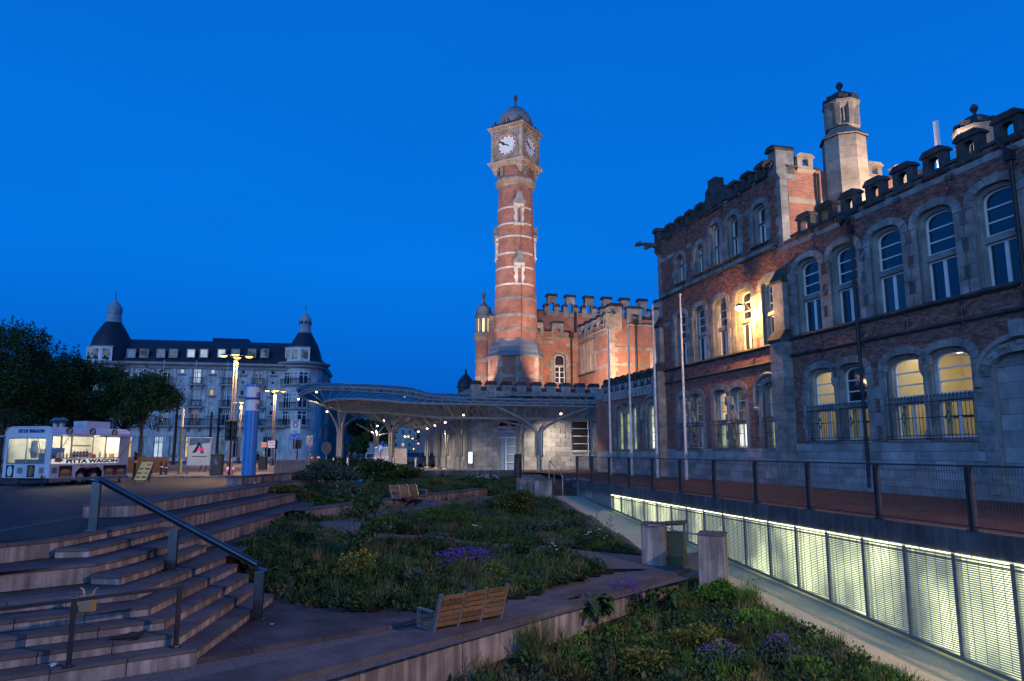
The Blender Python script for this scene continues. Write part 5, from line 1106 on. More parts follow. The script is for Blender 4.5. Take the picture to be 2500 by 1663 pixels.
fw_ = FA(-6.0, -3.2, 9.9); flood(fw_, FA(-5.0, -6, 14.2), 350, (1.0, .72, .5), math.radians(90), 'floodlight on the wing roof lighting the second turret')
# ================================================================ hotel and the street beyond
HO = Fr(D(490, 1000, 122), (1, .18))
hot = thing('grand_hotel', 'pale grand hotel with dark mansard roof and two domed corner towers beyond the trees', 'building', (-50, 122, 0))
hw_ = M('hotel_wall', (.80, .80, .77), (.58, .58, .57), .35, .85, .1, 8, dirt=.35, streak=.3); hst = M('hotel_trim', (.40, .40, .40), (.26, .26, .26), .6, .85)
PX = .3571 / FPX * 122
def H1(x, y): return hit(HO, *P1(x, y))
def hz(y, x=1345): return H1(x, y)[1]
hu0, hu1 = H1(690, 700)[0], H1(2060, 700)[0]; zcor = hz(590); zroof = hz(455)
openings = []; spec_h = []
fx = [940, 1140, 1345, 1555, 1765]; sx = [840, 1035, 1240, 1450, 1660, 1865]
for x in fx:
    u = H1(x, 700)[0]
    for (a, b) in ((612, 718), (762, 872), (895, 1000)): spec_h.append((u, 52 * PX, hz(b), hz(a), 1))
for x in sx:
    u = H1(x, 700)[0]
    for (a, b) in ((620, 650), (757, 797), (897, 932)): spec_h.append((u, 30 * PX, hz(b), hz(a), 0))
    for (a, b) in ((698, 713), (846, 861)): spec_h.append((u, 15 * PX, hz(b), hz(a), 2))
for i, x in enumerate(range(800, 1930, 105)): spec_h.append((H1(x, 700)[0], 60 * PX, .6, hz(1080), 3))
obj('wall', MB().panel(HO, rect(hu0, hu1, 0, zcor), [rect(u - w / 2, u + w / 2, a, b) for u, w, a, b, t in spec_h], 0, .35), hw_, hot)
litset = {(1345, 0): lit_hotel, (1240, 0): lit_hotel, (1450, 0): lit_hotel, (1140, 0): MATS['dim_hotel'] if 'dim_hotel' in MATS else glow('dim_hotel', (.22, .34, .5), .5, (.05, .08, .14), .6)}
for k, (u, w, a, b, t) in enumerate(spec_h):
    if t == 2: obj('vent_opening', MB().poly(HO, rect(u - w / 2, u + w / 2, a, b), -.3), pane_dark, hot); continue
    m = MB().panel(HO, rect(u - w / 2, u + w / 2, a, b), [rect(u - w / 2 + .12, u + w / 2 - .12, a + .1, b - .1)], -.15, .1)
    if t in (1, 3):
        m.fb(HO, u - .07, u + .07, -.2, -.12, a, b); zz = a + (b - a) * .72; m.fb(HO, u - w / 2, u + w / 2, -.2, -.12, zz - .06, zz + .06)
        for q in (-.25, .25): m.fb(HO, u + q * w - .04, u + q * w + .04, -.2, -.14, zz, b)
    o = obj('window', m, white_paint if t != 3 else hst, hot); pm = pane_dark
    if t == 1 and a > hz(730) - 1 and abs(u - H1(1345, 700)[0]) < 1: pm = lit_hotel
    elif t == 0 and b > hz(660) and min(abs(u - H1(x, 700)[0]) for x in (1240, 1450)) < 1: pm = lit_hotel
    elif t == 1 and a > hz(730) - 1 and min(abs(u - H1(x, 700)[0]) for x in (1140, 1765, 940)) < 1: pm = MATS['dim_hotel']
    elif t == 1 and a < hz(990) and abs(u - H1(1345, 700)[0]) < 1: pm = lit_d
    elif t == 0 and abs(u - H1(1450, 700)[0]) < 1 and hz(850) < a < hz(700): pm = lit_warm
    elif t == 3: pm = [lit_hotel, pane_dark, lit_warm, pane_dark, MATS['dim_hotel'], pane_dark, lit_warm, pane_dark][k % 8]
    obj('pane', MB().poly(HO, rect(u - w / 2, u + w / 2, a, b), -.22), pm, o)
    if t == 1:
        m = MB()
        for i in range(13): uu = u - w * .85 + w * 1.7 * i / 12; m.fb(HO, uu - .02, uu + .02, .55, .6, a - .1, a + 1.0)
        m.fb(HO, u - w * .87, u + w * .87, .53, .62, a + .95, a + 1.05); m.fb(HO, u - w * .87, u + w * .87, .53, .62, a, a + .08)
        bo = obj('balcony', MB().fb(HO, u - w * 1.0, u + w * 1.0, 0, .75, a - .35, a - .12), hst, hot); obj('railing', m, iron, bo)
        for s_ in (-.7, .7): obj('bracket', MB().slab(Fr(HO(u + s_ * w, 0, 0), HO.n), [(0, a - 1.2), (.25, a - 1.1), (.65, a - .36), (0, a - .36)], -.12, .12), hst, bo)
        obj('surround', MB().panel(HO, rect(u - w / 2 - .35, u + w / 2 + .35, a - .1, b + .45), [rect(u - w / 2 - .02, u + w / 2 + .02, a - .05, b + .02)], .10, .1), hst, o)
    if t == 0: obj('sill', MB().sweep(HO, [(-.1, a - .5), (.25, a - .25), (.35, a - .1), (-.1, a)], u - w * .8, u + w * .8), hst, o)
for u in [H1(x, 700)[0] for x in (890, 985, 1090, 1190, 1295, 1398, 1500, 1605, 1710, 1815)]: obj('pilaster', MB().fb(HO, u - .3, u + .3, 0, .12, hz(1010), zcor - .5), hw_, hot)
zb_ = hz(1005); obj('balcony', MB().fb(HO, H1(1230, 700)[0], hu1, 0, 1.1, zb_ - .3, zb_), hst, hot)
m = MB(); u = H1(1230, 700)[0]
while u < hu1: m.fb(HO, u, u + .05, 1.0, 1.05, zb_, zb_ + 1.1); u += .3
m.fb(HO, H1(1230, 700)[0], hu1, .98, 1.07, zb_ + 1.05, zb_ + 1.15); obj('railing', m, iron, hot)
obj('cornice', MB().sweep(HO, [(-.1, zcor - .8), (.3, zcor - .7), (.4, zcor - .3), (1.2, zcor - .1), (1.3, zcor + .25), (-.2, zcor + .5)], hu0, hu1), hst, hot)
obj('mansard_roof', MB().slab(Fr(HO(hu0, 0, 0), HO.n), [(.6, zcor + .3), (-1.0, zroof), (-3.5, zroof + 1.0), (-14, zroof + 1.0), (-14, zcor + .3)], 0, -(hu1 - hu0)) if False else MB().sweep(HO, [(.6, zcor + .4), (-1.0, zroof), (-4.0, zroof + 1.3), (-14, zroof + 1.3), (-14, zcor + .4)], hu0, hu1), slate, hot)
for k, x in enumerate((905, 993, 1107, 1192, 1312, 1400, 1520, 1615, 1727, 1813)):
    u = H1(x, 515)[0]; z0_, z1_ = hz(540, x), hz(490, x); w = 44 * PX
    d = obj('dormer', MB().panel(HO, rect(u - w / 2 - .15, u + w / 2 + .15, z0_ - .15, z1_ + .15), [rect(u - w / 2, u + w / 2, z0_, z1_)], .62, 1.5), hst, hot)
    obj('pane', MB().poly(HO, rect(u - w / 2, u + w / 2, z0_, z1_), .5), lit_hotel if k in (4, 5, 6) else (MATS['dim_hotel'] if k in (1, 2, 3, 8, 9) else pane_dark), d)
    obj('blind', MB().fb(HO, u - w / 2, u + w / 2, .52, .54, z1_ - (.55 if k % 3 else .25) * (z1_ - z0_), z1_), pane_blind, d) if k in (2, 3) else None
obj('roof_lantern', MB().sweep(HO, [(-5, zroof + 1.2), (-6, zroof + 2.2), (-9, zroof + 2.2), (-10, zroof + 1.2)], H1(1400, 440)[0], H1(1650, 440)[0]), slate, hot)
def hotel_tower(xc, r_w, prof, ytop):
    u, z_ = H1(xc, 700); c = V(*HO(u, -r_w * PX * .55, 0)); zt = hz(590, xc)
    obj('corner_tower', MB().lathe([(r_w * PX, 0), (r_w * PX, zt)], c, 24), hw_, hot, smooth=True)
    obj('cornice', MB().lathe([(r_w * PX, zt - .8), (r_w * PX + .5, zt - .6), (r_w * PX + .6, zt - .2), (r_w * PX + 1.3, zt), (r_w * PX + 1.4, zt + .3), (r_w * PX * .9, zt + .6)], c, 24), hst, hot, smooth=25)
    P = [(r * PX, D(*P1(xc, y), 122)[2]) for r, y in prof]
    obj('dome', MB().lathe(P[:5], c, 24), slate, hot, smooth=True)
    la = obj('lantern', MB().lathe(P[4:], c, 12), M('verdigris', (.30, .38, .40), (.20, .26, .28), 1, .6) if 'verdigris' not in MATS else MATS['verdigris'], hot, smooth=30)
    zz = D(*P1(xc, ytop), 122)[2]
    for j in range(10):
        a = 2 * math.pi * j / 10; rr = 41 * PX; obj('oculus', MB().cb((c[0] + rr * math.cos(a), c[1] + rr * math.sin(a), zz), (.2, .4, .5), a), pane_dark, la)
    obj('finial', MB().tube([(c[0], c[1], P[-1][1] - .2), (c[0], c[1], P[-1][1] + 1.2)], .07, 5), iron, la)
    for sg in (-1.15, -.45, .35):
        a = -math.pi / 2 + sg * .62 + .10; rr = P[0][0] * .95; f = Fr((c[0] + rr * math.cos(a), c[1] + rr * math.sin(a)), (-math.sin(a), math.cos(a)))
        if f.n @ V(math.cos(a), math.sin(a)) < 0: f.n = -f.n
        z0_ = zt + .5; d = obj('dormer', MB().panel(f, rect(-.9, .9, z0_, z0_ + 2.4), [rect(-.6, .6, z0_ + .3, z0_ + 2.05)], .2, 1.4), white_paint, hot); obj('pane', MB().poly(f, rect(-.6, .6, z0_ + .3, z0_ + 2.1), .1), MATS['dim_hotel'], d)
        obj('cheek', MB().fb(f, -.9, -.75, -1.2, .19, z0_, z0_ + 2.4), white_paint, d); obj('roof', MB().fb(f, -1.0, 1.0, -1.2, .3, z0_ + 2.4, z0_ + 2.55), hst, d)
        rr = r_w * PX; f = Fr((c[0] + rr * math.cos(a), c[1] + rr * math.sin(a)), f.d, 1); f.n = V(math.cos(a), math.sin(a))
        for (y0, y1) in ((715, 630), (880, 775), (1000, 900)):
            w = MB().panel(f, rect(-.85, .85, hz(y0), hz(y1)), [rect(-.7, .7, hz(y0) + .1, hz(y1) - .12)], .1, .12); w.fb(f, -.07, .07, 0, .08, hz(y0), hz(y1)); w.fb(f, -.8, .8, 0, .08, hz(y0) + (hz(y1) - hz(y0)) * .7, hz(y0) + (hz(y1) - hz(y0)) * .7 + .12)
            o = obj('window', w, white_paint, hot); obj('pane', MB().poly(f, rect(-.8, .8, hz(y0), hz(y1)), .02), pane_dark, o)
            obj('balcony', MB().fb(f, -1.2, 1.2, 0, .7, hz(y0) - .3, hz(y0) - .1), hst, o)
            rl_ = MB()
            for i in range(9): rl_.fb(f, -1.1 + i * .275 - .02, -1.1 + i * .275 + .02, .6, .65, hz(y0) - .1, hz(y0) + .9)
            rl_.fb(f, -1.15, 1.15, .58, .67, hz(y0) + .85, hz(y0) + .95); obj('railing', rl_, iron, hot)
hotel_tower(715, 128, [(142, 575), (135, 500), (112, 410), (72, 340), (52, 310), (50, 300), (44, 255), (48, 250), (48, 222), (50, 216), (46, 205), (30, 180), (12, 165), (4, 150)], 237)
hotel_tower(2062, 132, [(132, 585), (120, 500), (96, 430), (62, 370), (48, 345), (46, 340), (40, 300), (44, 290), (42, 262), (44, 255), (40, 240), (26, 220), (10, 205), (4, 192)], 275)
# side of the hotel and houses down the street
SD = Fr(HO(hu1 + 2.6, -1.5, 0), (-.150, 1.0), flip=-1); SD.n = -SD.n if SD.n[0] < 0 else SD.n
fac_cols = [M('far_house', (.34, .33, .33), (.22, .22, .22), .4, .9), M('far_house_brick', (.26, .12, .09), (.18, .08, .06), .4, .9), M('far_house_pale', (.45, .44, .42), (.30, .30, .29), .4, .9)]
def house(u0, u1, h, lab, mt, floors, nwin, seed, fr=SD, depth=10):
    rnd = random.Random(seed); t = thing('town_house', lab, 'house', fr((u0 + u1) / 2, 0, 0)); hs = []
    for f in range(floors):
        for i in range(nwin):
            u = u0 + (u1 - u0) * (i + .5) / nwin; w = (u1 - u0) / nwin * .42; z = .8 + (h - 1.2) * f / floors; hs.append((u, w, z, z + (h / floors) * .62))
    obj('wall', MB().panel(fr, rect(u0, u1, 0, h), [rect(u - w / 2, u + w / 2, a, b) for u, w, a, b in hs], 0, .3), mt, t)
    obj('end_wall', MB().add([fr(u0, 0, 0), fr(u0, -depth, 0), fr(u0, -depth, h), fr(u0, 0, h)], [(0, 1, 2, 3)]), mt, t)
    obj('mansard_roof', MB().sweep(fr, [(.3, h), (.4, h + .3), (-1.4, h + 3.0), (-depth, h + 3.2), (-depth, h)], u0, u1), slate, t)
    obj('cornice', MB().sweep(fr, [(-.1, h - .5), (.4, h - .2), (.45, h + .1), (-.1, h + .1)], u0, u1), hst, t)
    for k, (u, w, a, b) in enumerate(hs):
        o = obj('window', MB().panel(fr, rect(u - w / 2, u + w / 2, a, b), [rect(u - w / 2 + .1, u + w / 2 - .1, a + .1, b - .1)], -.12, .08).fb(fr, u - .05, u + .05, -.2, -.1, a, b), white_paint, t)
        obj('pane', MB().poly(fr, rect(u - w / 2, u + w / 2, a, b), -.2), rnd.choice([pane_dark, pane_dark, pane_dark, lit_warm, MATS['dim_hotel'], lit_d]), o)
    if depth < 20:
        for i in range(2): obj('chimney', MB().cb(fr(u0 + (u1 - u0) * (.25 + .5 * i), -4, h + 3.6), (.9, .9, 1.6), 0), mt, t)
house(0, 22, 17.2, 'dark side wing of the hotel running down the street under the slate mansard', fac_cols[0], 5, 7, 1)
house(22.3, 40, 14.5, 'brick town house beside the hotel side wing in the side street', fac_cols[1], 4, 5, 2)
house(40.3, 62, 13.0, 'pale town house in the middle of the side street behind the canopy', fac_cols[2], 4, 6, 3)
house(62.3, 95, 12.5, 'brick town house far down the side street', fac_cols[1], 4, 8, 4); house(95.3, 150, 12.0, 'farthest pale terrace house in the side street', fac_cols[2], 4, 12, 5)
FE = Fr(D(975, 1100, 300), (1, .05)); house(-14, 14, 17, 'pale blue-lit block closing the far end of the street', fac_cols[2], 6, 10, 6, FE)
LT = Fr(D(60, 1100, 150), (1, .1)); house(-60, 32, 9.0, 'low dark building row behind the trees on the left', fac_cols[0], 3, 20, 7, LT)
# ================================================================ glass canopy
def C3(lst): return [D(*P3(x, y), Y) for x, y, Y in lst]
def resample(P, n):
    P = np.array(P); d = np.r_[0, np.cumsum(np.linalg.norm(np.diff(P, axis=0), axis=1))]; t = np.linspace(0, d[-1], n)
    for _ in range(2): pass
    Q = np.stack([np.interp(t, d, P[:, k]) for k in range(3)], 1)
    for _ in range(3): Q[1:-1] = (Q[:-2] + 2 * Q[1:-1] + Q[2:]) / 4
    return Q
NC = 61
FT = resample(C3([(258, 402, 64), (272, 382, 62), (365, 368, 60), (500, 366, 58.5), (700, 378, 57), (900, 396, 56), (1040, 400, 54.8), (1300, 404, 53.6), (1600, 412, 53.2), (2000, 418, 54.2), (2330, 426, 55.6)]), NC)
FL = resample(C3([(395, 458, 63), (560, 458, 61), (700, 465, 59.5), (900, 480, 57.5), (1080, 500, 55.5), (1300, 503, 54.3), (1600, 507, 53.9), (2000, 513, 54.9), (2245, 517, 55.8)]), NC)
BT = resample(C3([(68, 296, 67), (110, 268, 70), (210, 256, 72), (340, 252, 73), (480, 255, 73), (680, 265, 72), (880, 280, 70), (960, 303, 68), (1040, 326, 66), (1100, 328, 64), (1330, 332, 60.5), (1800, 342, 59.0), (2320, 349, 59.6)]), NC)
R2 = resample(C3([(85, 330, 66), (140, 290, 67), (220, 279, 68), (400, 280, 69), (700, 292, 68.5), (900, 310, 66.5), (1040, 345, 63.5), (1300, 360, 58.5), (1700, 370, 57.5), (2320, 380, 58)]), NC)
R3 = resample(C3([(88, 352, 65), (150, 308, 65), (210, 298, 65.5), (500, 310, 66), (800, 331, 65), (1000, 372, 61), (1300, 388, 56.8), (1700, 398, 56), (2325, 402, 57)]), NC)
SQ = resample(C3([(250, 425, 70), (420, 468, 72), (640, 525, 74), (850, 578, 74), (1000, 588, 72), (1140, 530, 67), (1300, 505, 59), (1700, 508, 57.8), (2240, 512, 58)]), NC)
wS = np.clip((np.arange(NC) - 33) / 9.0, 0, 1)[:, None]; SP = (BT - V(0, 0, .2)) * (1 - wS) + (R3 - V(0, 0, .25)) * wS
can = thing('glass_canopy', 'sweeping glass and steel tram canopy on branching tube columns in front of the station', 'canopy', (-6, 60, 0))
cg = glass('canopy_glass', (.42, .48, .48), .05, .3)
def lofted(A, B, k, name, m_, split=True):
    rows = [A + (B - A) * i / k for i in range(k + 1)]
    if split:
        q = []
        for j in range(0, NC - 1, 2):
            for i in range(k):
                a, b = rows[i], rows[i + 1]; P = [a[j], a[j + 2] if j + 2 < NC else a[-1], b[min(j + 2, NC - 1)], b[j]]; c = sum(P) / 4
                P = [c + (p - c) * .985 for p in P]; q.append(MB().add(P + [p - V(0, 0, .02) for p in P], [(0, 1, 2, 3), (7, 6, 5, 4)]))
        for g in q: obj(name, g, m_, can)
    else:
        mb = MB()
        for i in range(k): mb.sheet(list(rows[i][:43]), list(rows[i + 1][:43]))
        obj(name, mb, m_, can, smooth=True)
lofted(FT, R3, 3, 'glass_pane', cg); lofted(R2, BT, 1, 'glass_pane', cg)
soff = M('soffit_sheet', (.26, .27, .27), (.18, .19, .195), .5, .4, trans=0); lofted(SP, SQ, 4, 'soffit', soff, False)
dots = []
for i in range(1, 9):
    for j in range(1, 40):
        f = j / 40 * (NC - 1); k = int(f); A = SP[k]; B = SQ[k]
        p = A + (B - A) * (i / 9); du = SP[min(k + 1, NC - 1)] - SP[k]; du /= np.linalg.norm(du) + 1e-9; dv = (B - A) / (np.linalg.norm(B - A) + 1e-9); n_ = np.cross(du, dv); n_ /= np.linalg.norm(n_) + 1e-9; n_ = -n_ if n_[2] > 0 else n_
        if k < 41: dots.append(MB().add([p + n_ * .03 + du * .16 * math.cos(a) + dv * .16 * math.sin(a) for a in np.linspace(0, 2 * math.pi, 9)[:-1]], [tuple(range(8))]))
al = MB()
for d_ in dots: al.add(d_.v, d_.f)
obj('soffit_hole', al, M('soffit_dark', (.06, .06, .06), None, 2, .5), can, kind='stuff')
def pipe(P, r, n=6): obj('edge_tube', MB().tube(list(P), r, n), steel, can, smooth=True)
for P, r in ((FT, .10), (FL, .10), (BT, .06), (R2, .08), (R3, .08)): pipe(P, r)
lat = MB()
for j in range(0, NC - 1):
    lat.tube([FT[j], FL[j if j % 2 else j + 1]], .036, 4); lat.tube([FL[j if j % 2 else j + 1], FT[j + 1]], .036, 4)
    lat.tube([R2[j], R3[j + 1]], .022, 4); lat.tube([R3[j], R2[j + 1]], .022, 4)
obj('lattice', lat, steel, can, kind='stuff')
ribs = []
for j in range(0, NC, 2):
    ribs.append(MB().tube([FT[j], R3[j], R2[j], BT[j]], .032, 5)); ribs.append(MB().tube([FL[j], (FL[j] + SQ[j]) / 2 + V(0, 0, .15), SQ[j]], .03, 4))
    for i in range(4):
        a = FT[j] + (R3[j] - FT[j]) * i / 4; b = FT[j] + (R3[j] - FT[j]) * (i + 1) / 4; l_ = FL[j] + (SQ[j] - FL[j]) * (i + .5) / 4; ribs.append(MB().tube([a, l_, b], .02, 4))
for r_ in ribs: obj('rib', r_, steel, can)
obj('gutter', MB().sheet(list(BT), list(BT - V(0, 0, .12))), galv, can)
def column(x, y, zf, ends, zb=0.0, hb=1.35, r=.125):
    m = MB(); b = V(x, y, zb); n = len(ends)
    m.tube([b, b + V(0, 0, hb)], r * 1.5, 10); m.lathe([(.36, 0), (.34, .06), (.16, .12)], b, 14)
    o = obj('column', m, steel, can, smooth=True)
    for i, e in enumerate(ends):
        e = np.asarray(e); d = (e - b) * V(1, 1, 0); d /= np.linalg.norm(d) + 1e-9; s_ = b + d * .22; h = e[2] - zf
        P = [s_ + V(0, 0, hb - .15), s_ + V(0, 0, zf)]
        for t in (.15, .3, .5, .75, 1.0): P.append(s_ + (e - s_) * V(1, 1, 0) * (t ** 1.25) + V(0, 0, zf + h * (t ** .85)))
        P[-1] = e; obj('branch', MB().tube(P, [r * .85, r * .85] + [r * .85 * (1 - .35 * t) for t in (.15, .3, .5, .75, 1)], 8), steel, o, smooth=True)
E3 = lambda x, y, Y: D(*P3(x, y), Y)
column(2.0, 53.2, 3.1, [E3(1495, 415, 53.3), E3(2170, 430, 54.6), E3(1420, 500, 56.5), E3(1900, 505, 57.5)])
column(.62, 57.4, 3.0, [E3(1545, 515, 57.0), E3(1800, 515, 57.6), E3(1665, 520, 56.5)])
column(-15.0, 62.7, 3.3, [E3(266, 400, 63), E3(365, 370, 60.2), E3(432, 456, 64), E3(500, 490, 67), E3(385, 395, 67)])
column(-10.6, 63.0, 3.3, [E3(490, 370, 58.6), E3(902, 398, 56.2), E3(720, 480, 64), E3(960, 500, 64.5), E3(640, 420, 66)])
column(-13.9, 73.6, 3.2, [E3(500, 545, 73), E3(600, 545, 72), E3(745, 610, 75), E3(700, 560, 73), E3(640, 540, 77)])
for x, Y in ((1124, 61.0), (1090, 66), (1068, 69), (1046, 74)):
    X = (x - 1250) / FPX * Y; column(X, Y, 3.0, [(X - 1.6, Y - .6, 4.7), (X + 1.5, Y + .3, 4.8), (X - .4, Y + 1.8, 4.8), (X + .5, Y - 2.0, 4.8)], r=.09)
for k, (x, y, Y) in enumerate([(85, 370, 65), (213, 318, 65), (290, 460, 64), (590, 463, 61), (562, 462, 66), (697, 525, 62), (848, 355, 66), (1273, 483, 55), (1972, 475, 55.5), (1010, 582, 70), (1067, 558, 66), (1140, 537, 63), (652, 562, 74), (948, 603, 72)]):
    p = D(*P3(x, y), Y); o = obj('downlight', MB().lathe([(.0, -.05), (.06, -.04), (.09, 0), (.09, .08), (0, .1)], p, 10), spotglow, can)
    if k not in (0, 4, 6): lamp('canopy_light', 'SPOT', p - V(0, 0, .1), 900 if k in (7, 8) else 700, (1.0, .80, .56), can, (0, 0, -1), .1, cone=2.6, blend=.8)
lamp('canopy_light', 'SPOT', V(3.2, 57.2, 3.9), 1300, (1.0, .82, .62), can, (.1, .6, -.8), .1, cone=2.3, blend=.9)
# ================================================================ planting
def leaf_mesh(name, C, Ddir, L, Wd, mats, mi, parent=None, bend=.25, **kw):
    # many small leaf faces: C bases, Ddir directions, L lengths, Wd widths
    n = len(C); d = Ddir / (np.linalg.norm(Ddir, axis=1)[:, None] + 1e-9)
    r = RNG.normal(size=(n, 3)); s = np.cross(d, r); s /= np.linalg.norm(s, axis=1)[:, None] + 1e-9; up = np.cross(s, d)
    mid = C + d * (L * .5)[:, None] + up * (L * bend * .25)[:, None]; tip = C + d * L[:, None] - up * (L * bend * .4)[:, None]
    vs = np.stack([C, mid + s * (Wd * .5)[:, None], tip, mid - s * (Wd * .5)[:, None]], 1).reshape(-1, 3)
    if parent is not None: vs = vs - np.array(base_of(parent))
    me = bpy.data.meshes.new(name); me.vertices.add(4 * n); me.vertices.foreach_set('co', vs.ravel()); me.loops.add(4 * n); me.loops.foreach_set('vertex_index', np.arange(4 * n, dtype=np.int32))
    me.polygons.add(n); me.polygons.foreach_set('loop_start', np.arange(n, dtype=np.int32) * 4); 
    for m in mats: me.materials.append(m)
    me.polygons.foreach_set('material_index', np.asarray(mi, np.int32)); me.update(calc_edges=True); me.validate()
    return tag(link(name, me, parent), **kw)
def fol(name, c1, c2, isl=.45): return M(name, c1, c2, 1.2, .7, 0, isl=isl, spec=.12)
GR = [fol('leaf_dark', (.040, .075, .028), (.020, .045, .018)), fol('leaf_mid', (.065, .13, .03), (.032, .075, .018)), fol('leaf_olive', (.115, .115, .03), (.06, .06, .018)), fol('leaf_grey', (.085, .12, .09), (.045, .07, .05)), fol('leaf_yellow', (.15, .15, .03), (.09, .09, .02)), fol('leaf_bright', (.10, .24, .03), (.055, .13, .02))]
petal_v = fol('petal_violet', (.14, .08, .33), (.08, .045, .22)); petal_w = fol('petal_white', (.65, .62, .60), (.5, .48, .46)); petal_y = fol('petal_yellow', (.60, .45, .02), (.45, .32, .015)); bark = M('bark', (.06, .05, .04), (.03, .026, .022), 6, .9, .6, 20); twig = M('stem', (.05, .055, .025), (.03, .035, .018), 6, .8)
dry = fol('dry_grass', (.22, .17, .09), (.13, .10, .05))
def clump(c, r, h, n, L, asp=.45, up=.5, jit=.3):
    # leaves on and inside a dome-shaped clump
    a = RNG.uniform(0, 2 * math.pi, n); q = np.sqrt(RNG.uniform(0, 1, n)); rr = q * r; z = h * np.sqrt(np.maximum(0, 1 - q ** 2)) * RNG.uniform(.35, 1.0, n)
    C = np.stack([c[0] + rr * np.cos(a), c[1] + rr * np.sin(a), c[2] + z], 1); Dv = np.stack([np.cos(a) * q, np.sin(a) * q, np.full(n, up)], 1) + RNG.normal(size=(n, 3)) * jit
    Ls = L * RNG.uniform(.6, 1.3, n); return C, Dv, Ls, Ls * asp
def tuft(c, r, h, n, w=.012):
    a = RNG.uniform(0, 2 * math.pi, n); q = RNG.uniform(0, 1, n); C = np.stack([c[0] + r * .3 * q * np.cos(a), c[1] + r * .3 * q * np.sin(a), np.full(n, c[2])], 1)
    Dv = np.stack([np.cos(a) * q * r, np.sin(a) * q * r, np.full(n, h)], 1) + RNG.normal(size=(n, 3)) * .06; Ls = h * RNG.uniform(.5, 1.15, n); return C, Dv, Ls, np.full(n, w)
def inside(P, x, y):
    r = np.zeros(len(x), bool); n = len(P)
    for i in range(n):
        x0, y0 = P[i]; x1, y1 = P[(i + 1) % n]; c = ((y0 > y) != (y1 > y)); 
        if y1 != y0: r ^= c & (x < (x1 - x0) * (y - y0) / (y1 - y0) + x0)
    return r
def shepard(pts):
    P = np.array(pts)
    def f(x, y):
        x = np.atleast_1d(np.asarray(x, float)); y = np.atleast_1d(np.asarray(y, float)); d = (x[:, None] - P[None, :, 0]) ** 2 + (y[:, None] - P[None, :, 1]) ** 2 + .05
        w = 1 / d ** 1.6; return (w * P[None, :, 2]).sum(1) / w.sum(1)
    return f
def pxz(x, y, z): p = G(x, y, z); return (p[0], p[1], z)
gz = shepard([pxz(703, 1478, -1.52), pxz(1059, 1500, -1.54), pxz(1222, 1457, -1.54), pxz(1467, 1395, -1.54), pxz(670, 1474, -1.5), pxz(593, 1345, -.85), pxz(640, 1440, -1.4), pxz(690, 1285, -.68), pxz(753, 1280, -.66), pxz(1000, 1240, -.66), pxz(1189, 1212, -.66), pxz(1100, 1225, -.66),
    pxz(835, 1311, -.85), pxz(1000, 1320, -1.05), pxz(1240, 1334, -1.3), pxz(1470, 1365, -1.48), pxz(1569, 1356, -1.5), pxz(1600, 1372, -1.52), pxz(1345, 1219, -.68), pxz(1420, 1260, -1.0), pxz(1480, 1300, -1.28), pxz(1250, 1207, -.64), pxz(1100, 1270, -.82), pxz(1300, 1280, -1.1), pxz(900, 1400, -1.1), pxz(1200, 1400, -1.35), pxz(760, 1380, -1.05), (-9.5, 35, -.1), (-8.6, 31, -.33), (-7.4, 49, -.2), (.5, 50, -.2), (-3, 45, -.22), (1.5, 38, -.55), (-6, 40, -.25), (-1.5, 38.5, -.35), (-4.4, 31, -.36)])
def grid_ground(name, poly, zf, m_, step=.4, dz=0.0):
    P = np.array(poly); xs = np.arange(P[:, 0].min(), P[:, 0].max() + step, step); ys = np.arange(P[:, 1].min(), P[:, 1].max() + step, step)
    X, Y = np.meshgrid(xs, ys); Z = zf(X.ravel(), Y.ravel()) + dz; rx_ = np.interp(Y.ravel(), [p[1] for p in rampL], [p[0] for p in rampL]); Z = np.where((X.ravel() > rx_ - .25) & (Y.ravel() < 37.5), np.minimum(Z, rz_(Y.ravel()) - .12), Z); nx = len(xs); ins = inside(poly, X.ravel(), Y.ravel()); mb = MB()
    fs = []
    for j in range(len(ys) - 1):
        for i in range(nx - 1):
            q = (j * nx + i, j * nx + i + 1, (j + 1) * nx + i + 1, (j + 1) * nx + i)
            if any(ins[k] for k in q): fs.append(q)
    used = sorted({k for q in fs for k in q}); mp = {k: i for i, k in enumerate(used)}
    mb.add([(X.ravel()[k], Y.ravel()[k], Z[k]) for k in used], [tuple(mp[k] for k in q) for q in fs]); return obj(name, mb, m_, kind='structure', smooth=80)
rampL = list(zip(lx[::-1], ys[::-1]))
gpoly = [(-4.9, 15.9), (-6.6, 16.6), (-7.2, 17.2), (-7.6, 24.2), (-8.7, 31), (-9.7, 35), (-9.4, 42), (-7.7, 49.5), (2.0, 50.4), (2.05, 37.6)] + [(x, y) for x, y in rampL[::-1] if 22 < y < 37.6] + [tuple(G(1600, 1368, -1.5)[:2]), tuple(G(1475, 1392, -1.54)[:2]), tuple(G(1357, 1426, -1.54)[:2]), tuple(G(1222, 1464, -1.54)[:2]), tuple(G(1059, 1503, -1.54)[:2]), tuple(G(900, 1493, -1.54)[:2]), tuple(G(703, 1481, -1.54)[:2])]
def gzr(x, y): return np.maximum(gz(x, y), -1.57)
grid_ground('garden_soil', gpoly, gz, soil, .4)
def pg(lst, z=None):                        # pixel outline -> plan outline on the garden surface
    o = []
    for x, y in lst:
        zz = -1.0
        for _ in range(14): p = G(x, y, zz); zz = .5 * zz + .5 * float(gz(p[0], p[1])[0])
        o.append((p[0], p[1]))
    return o
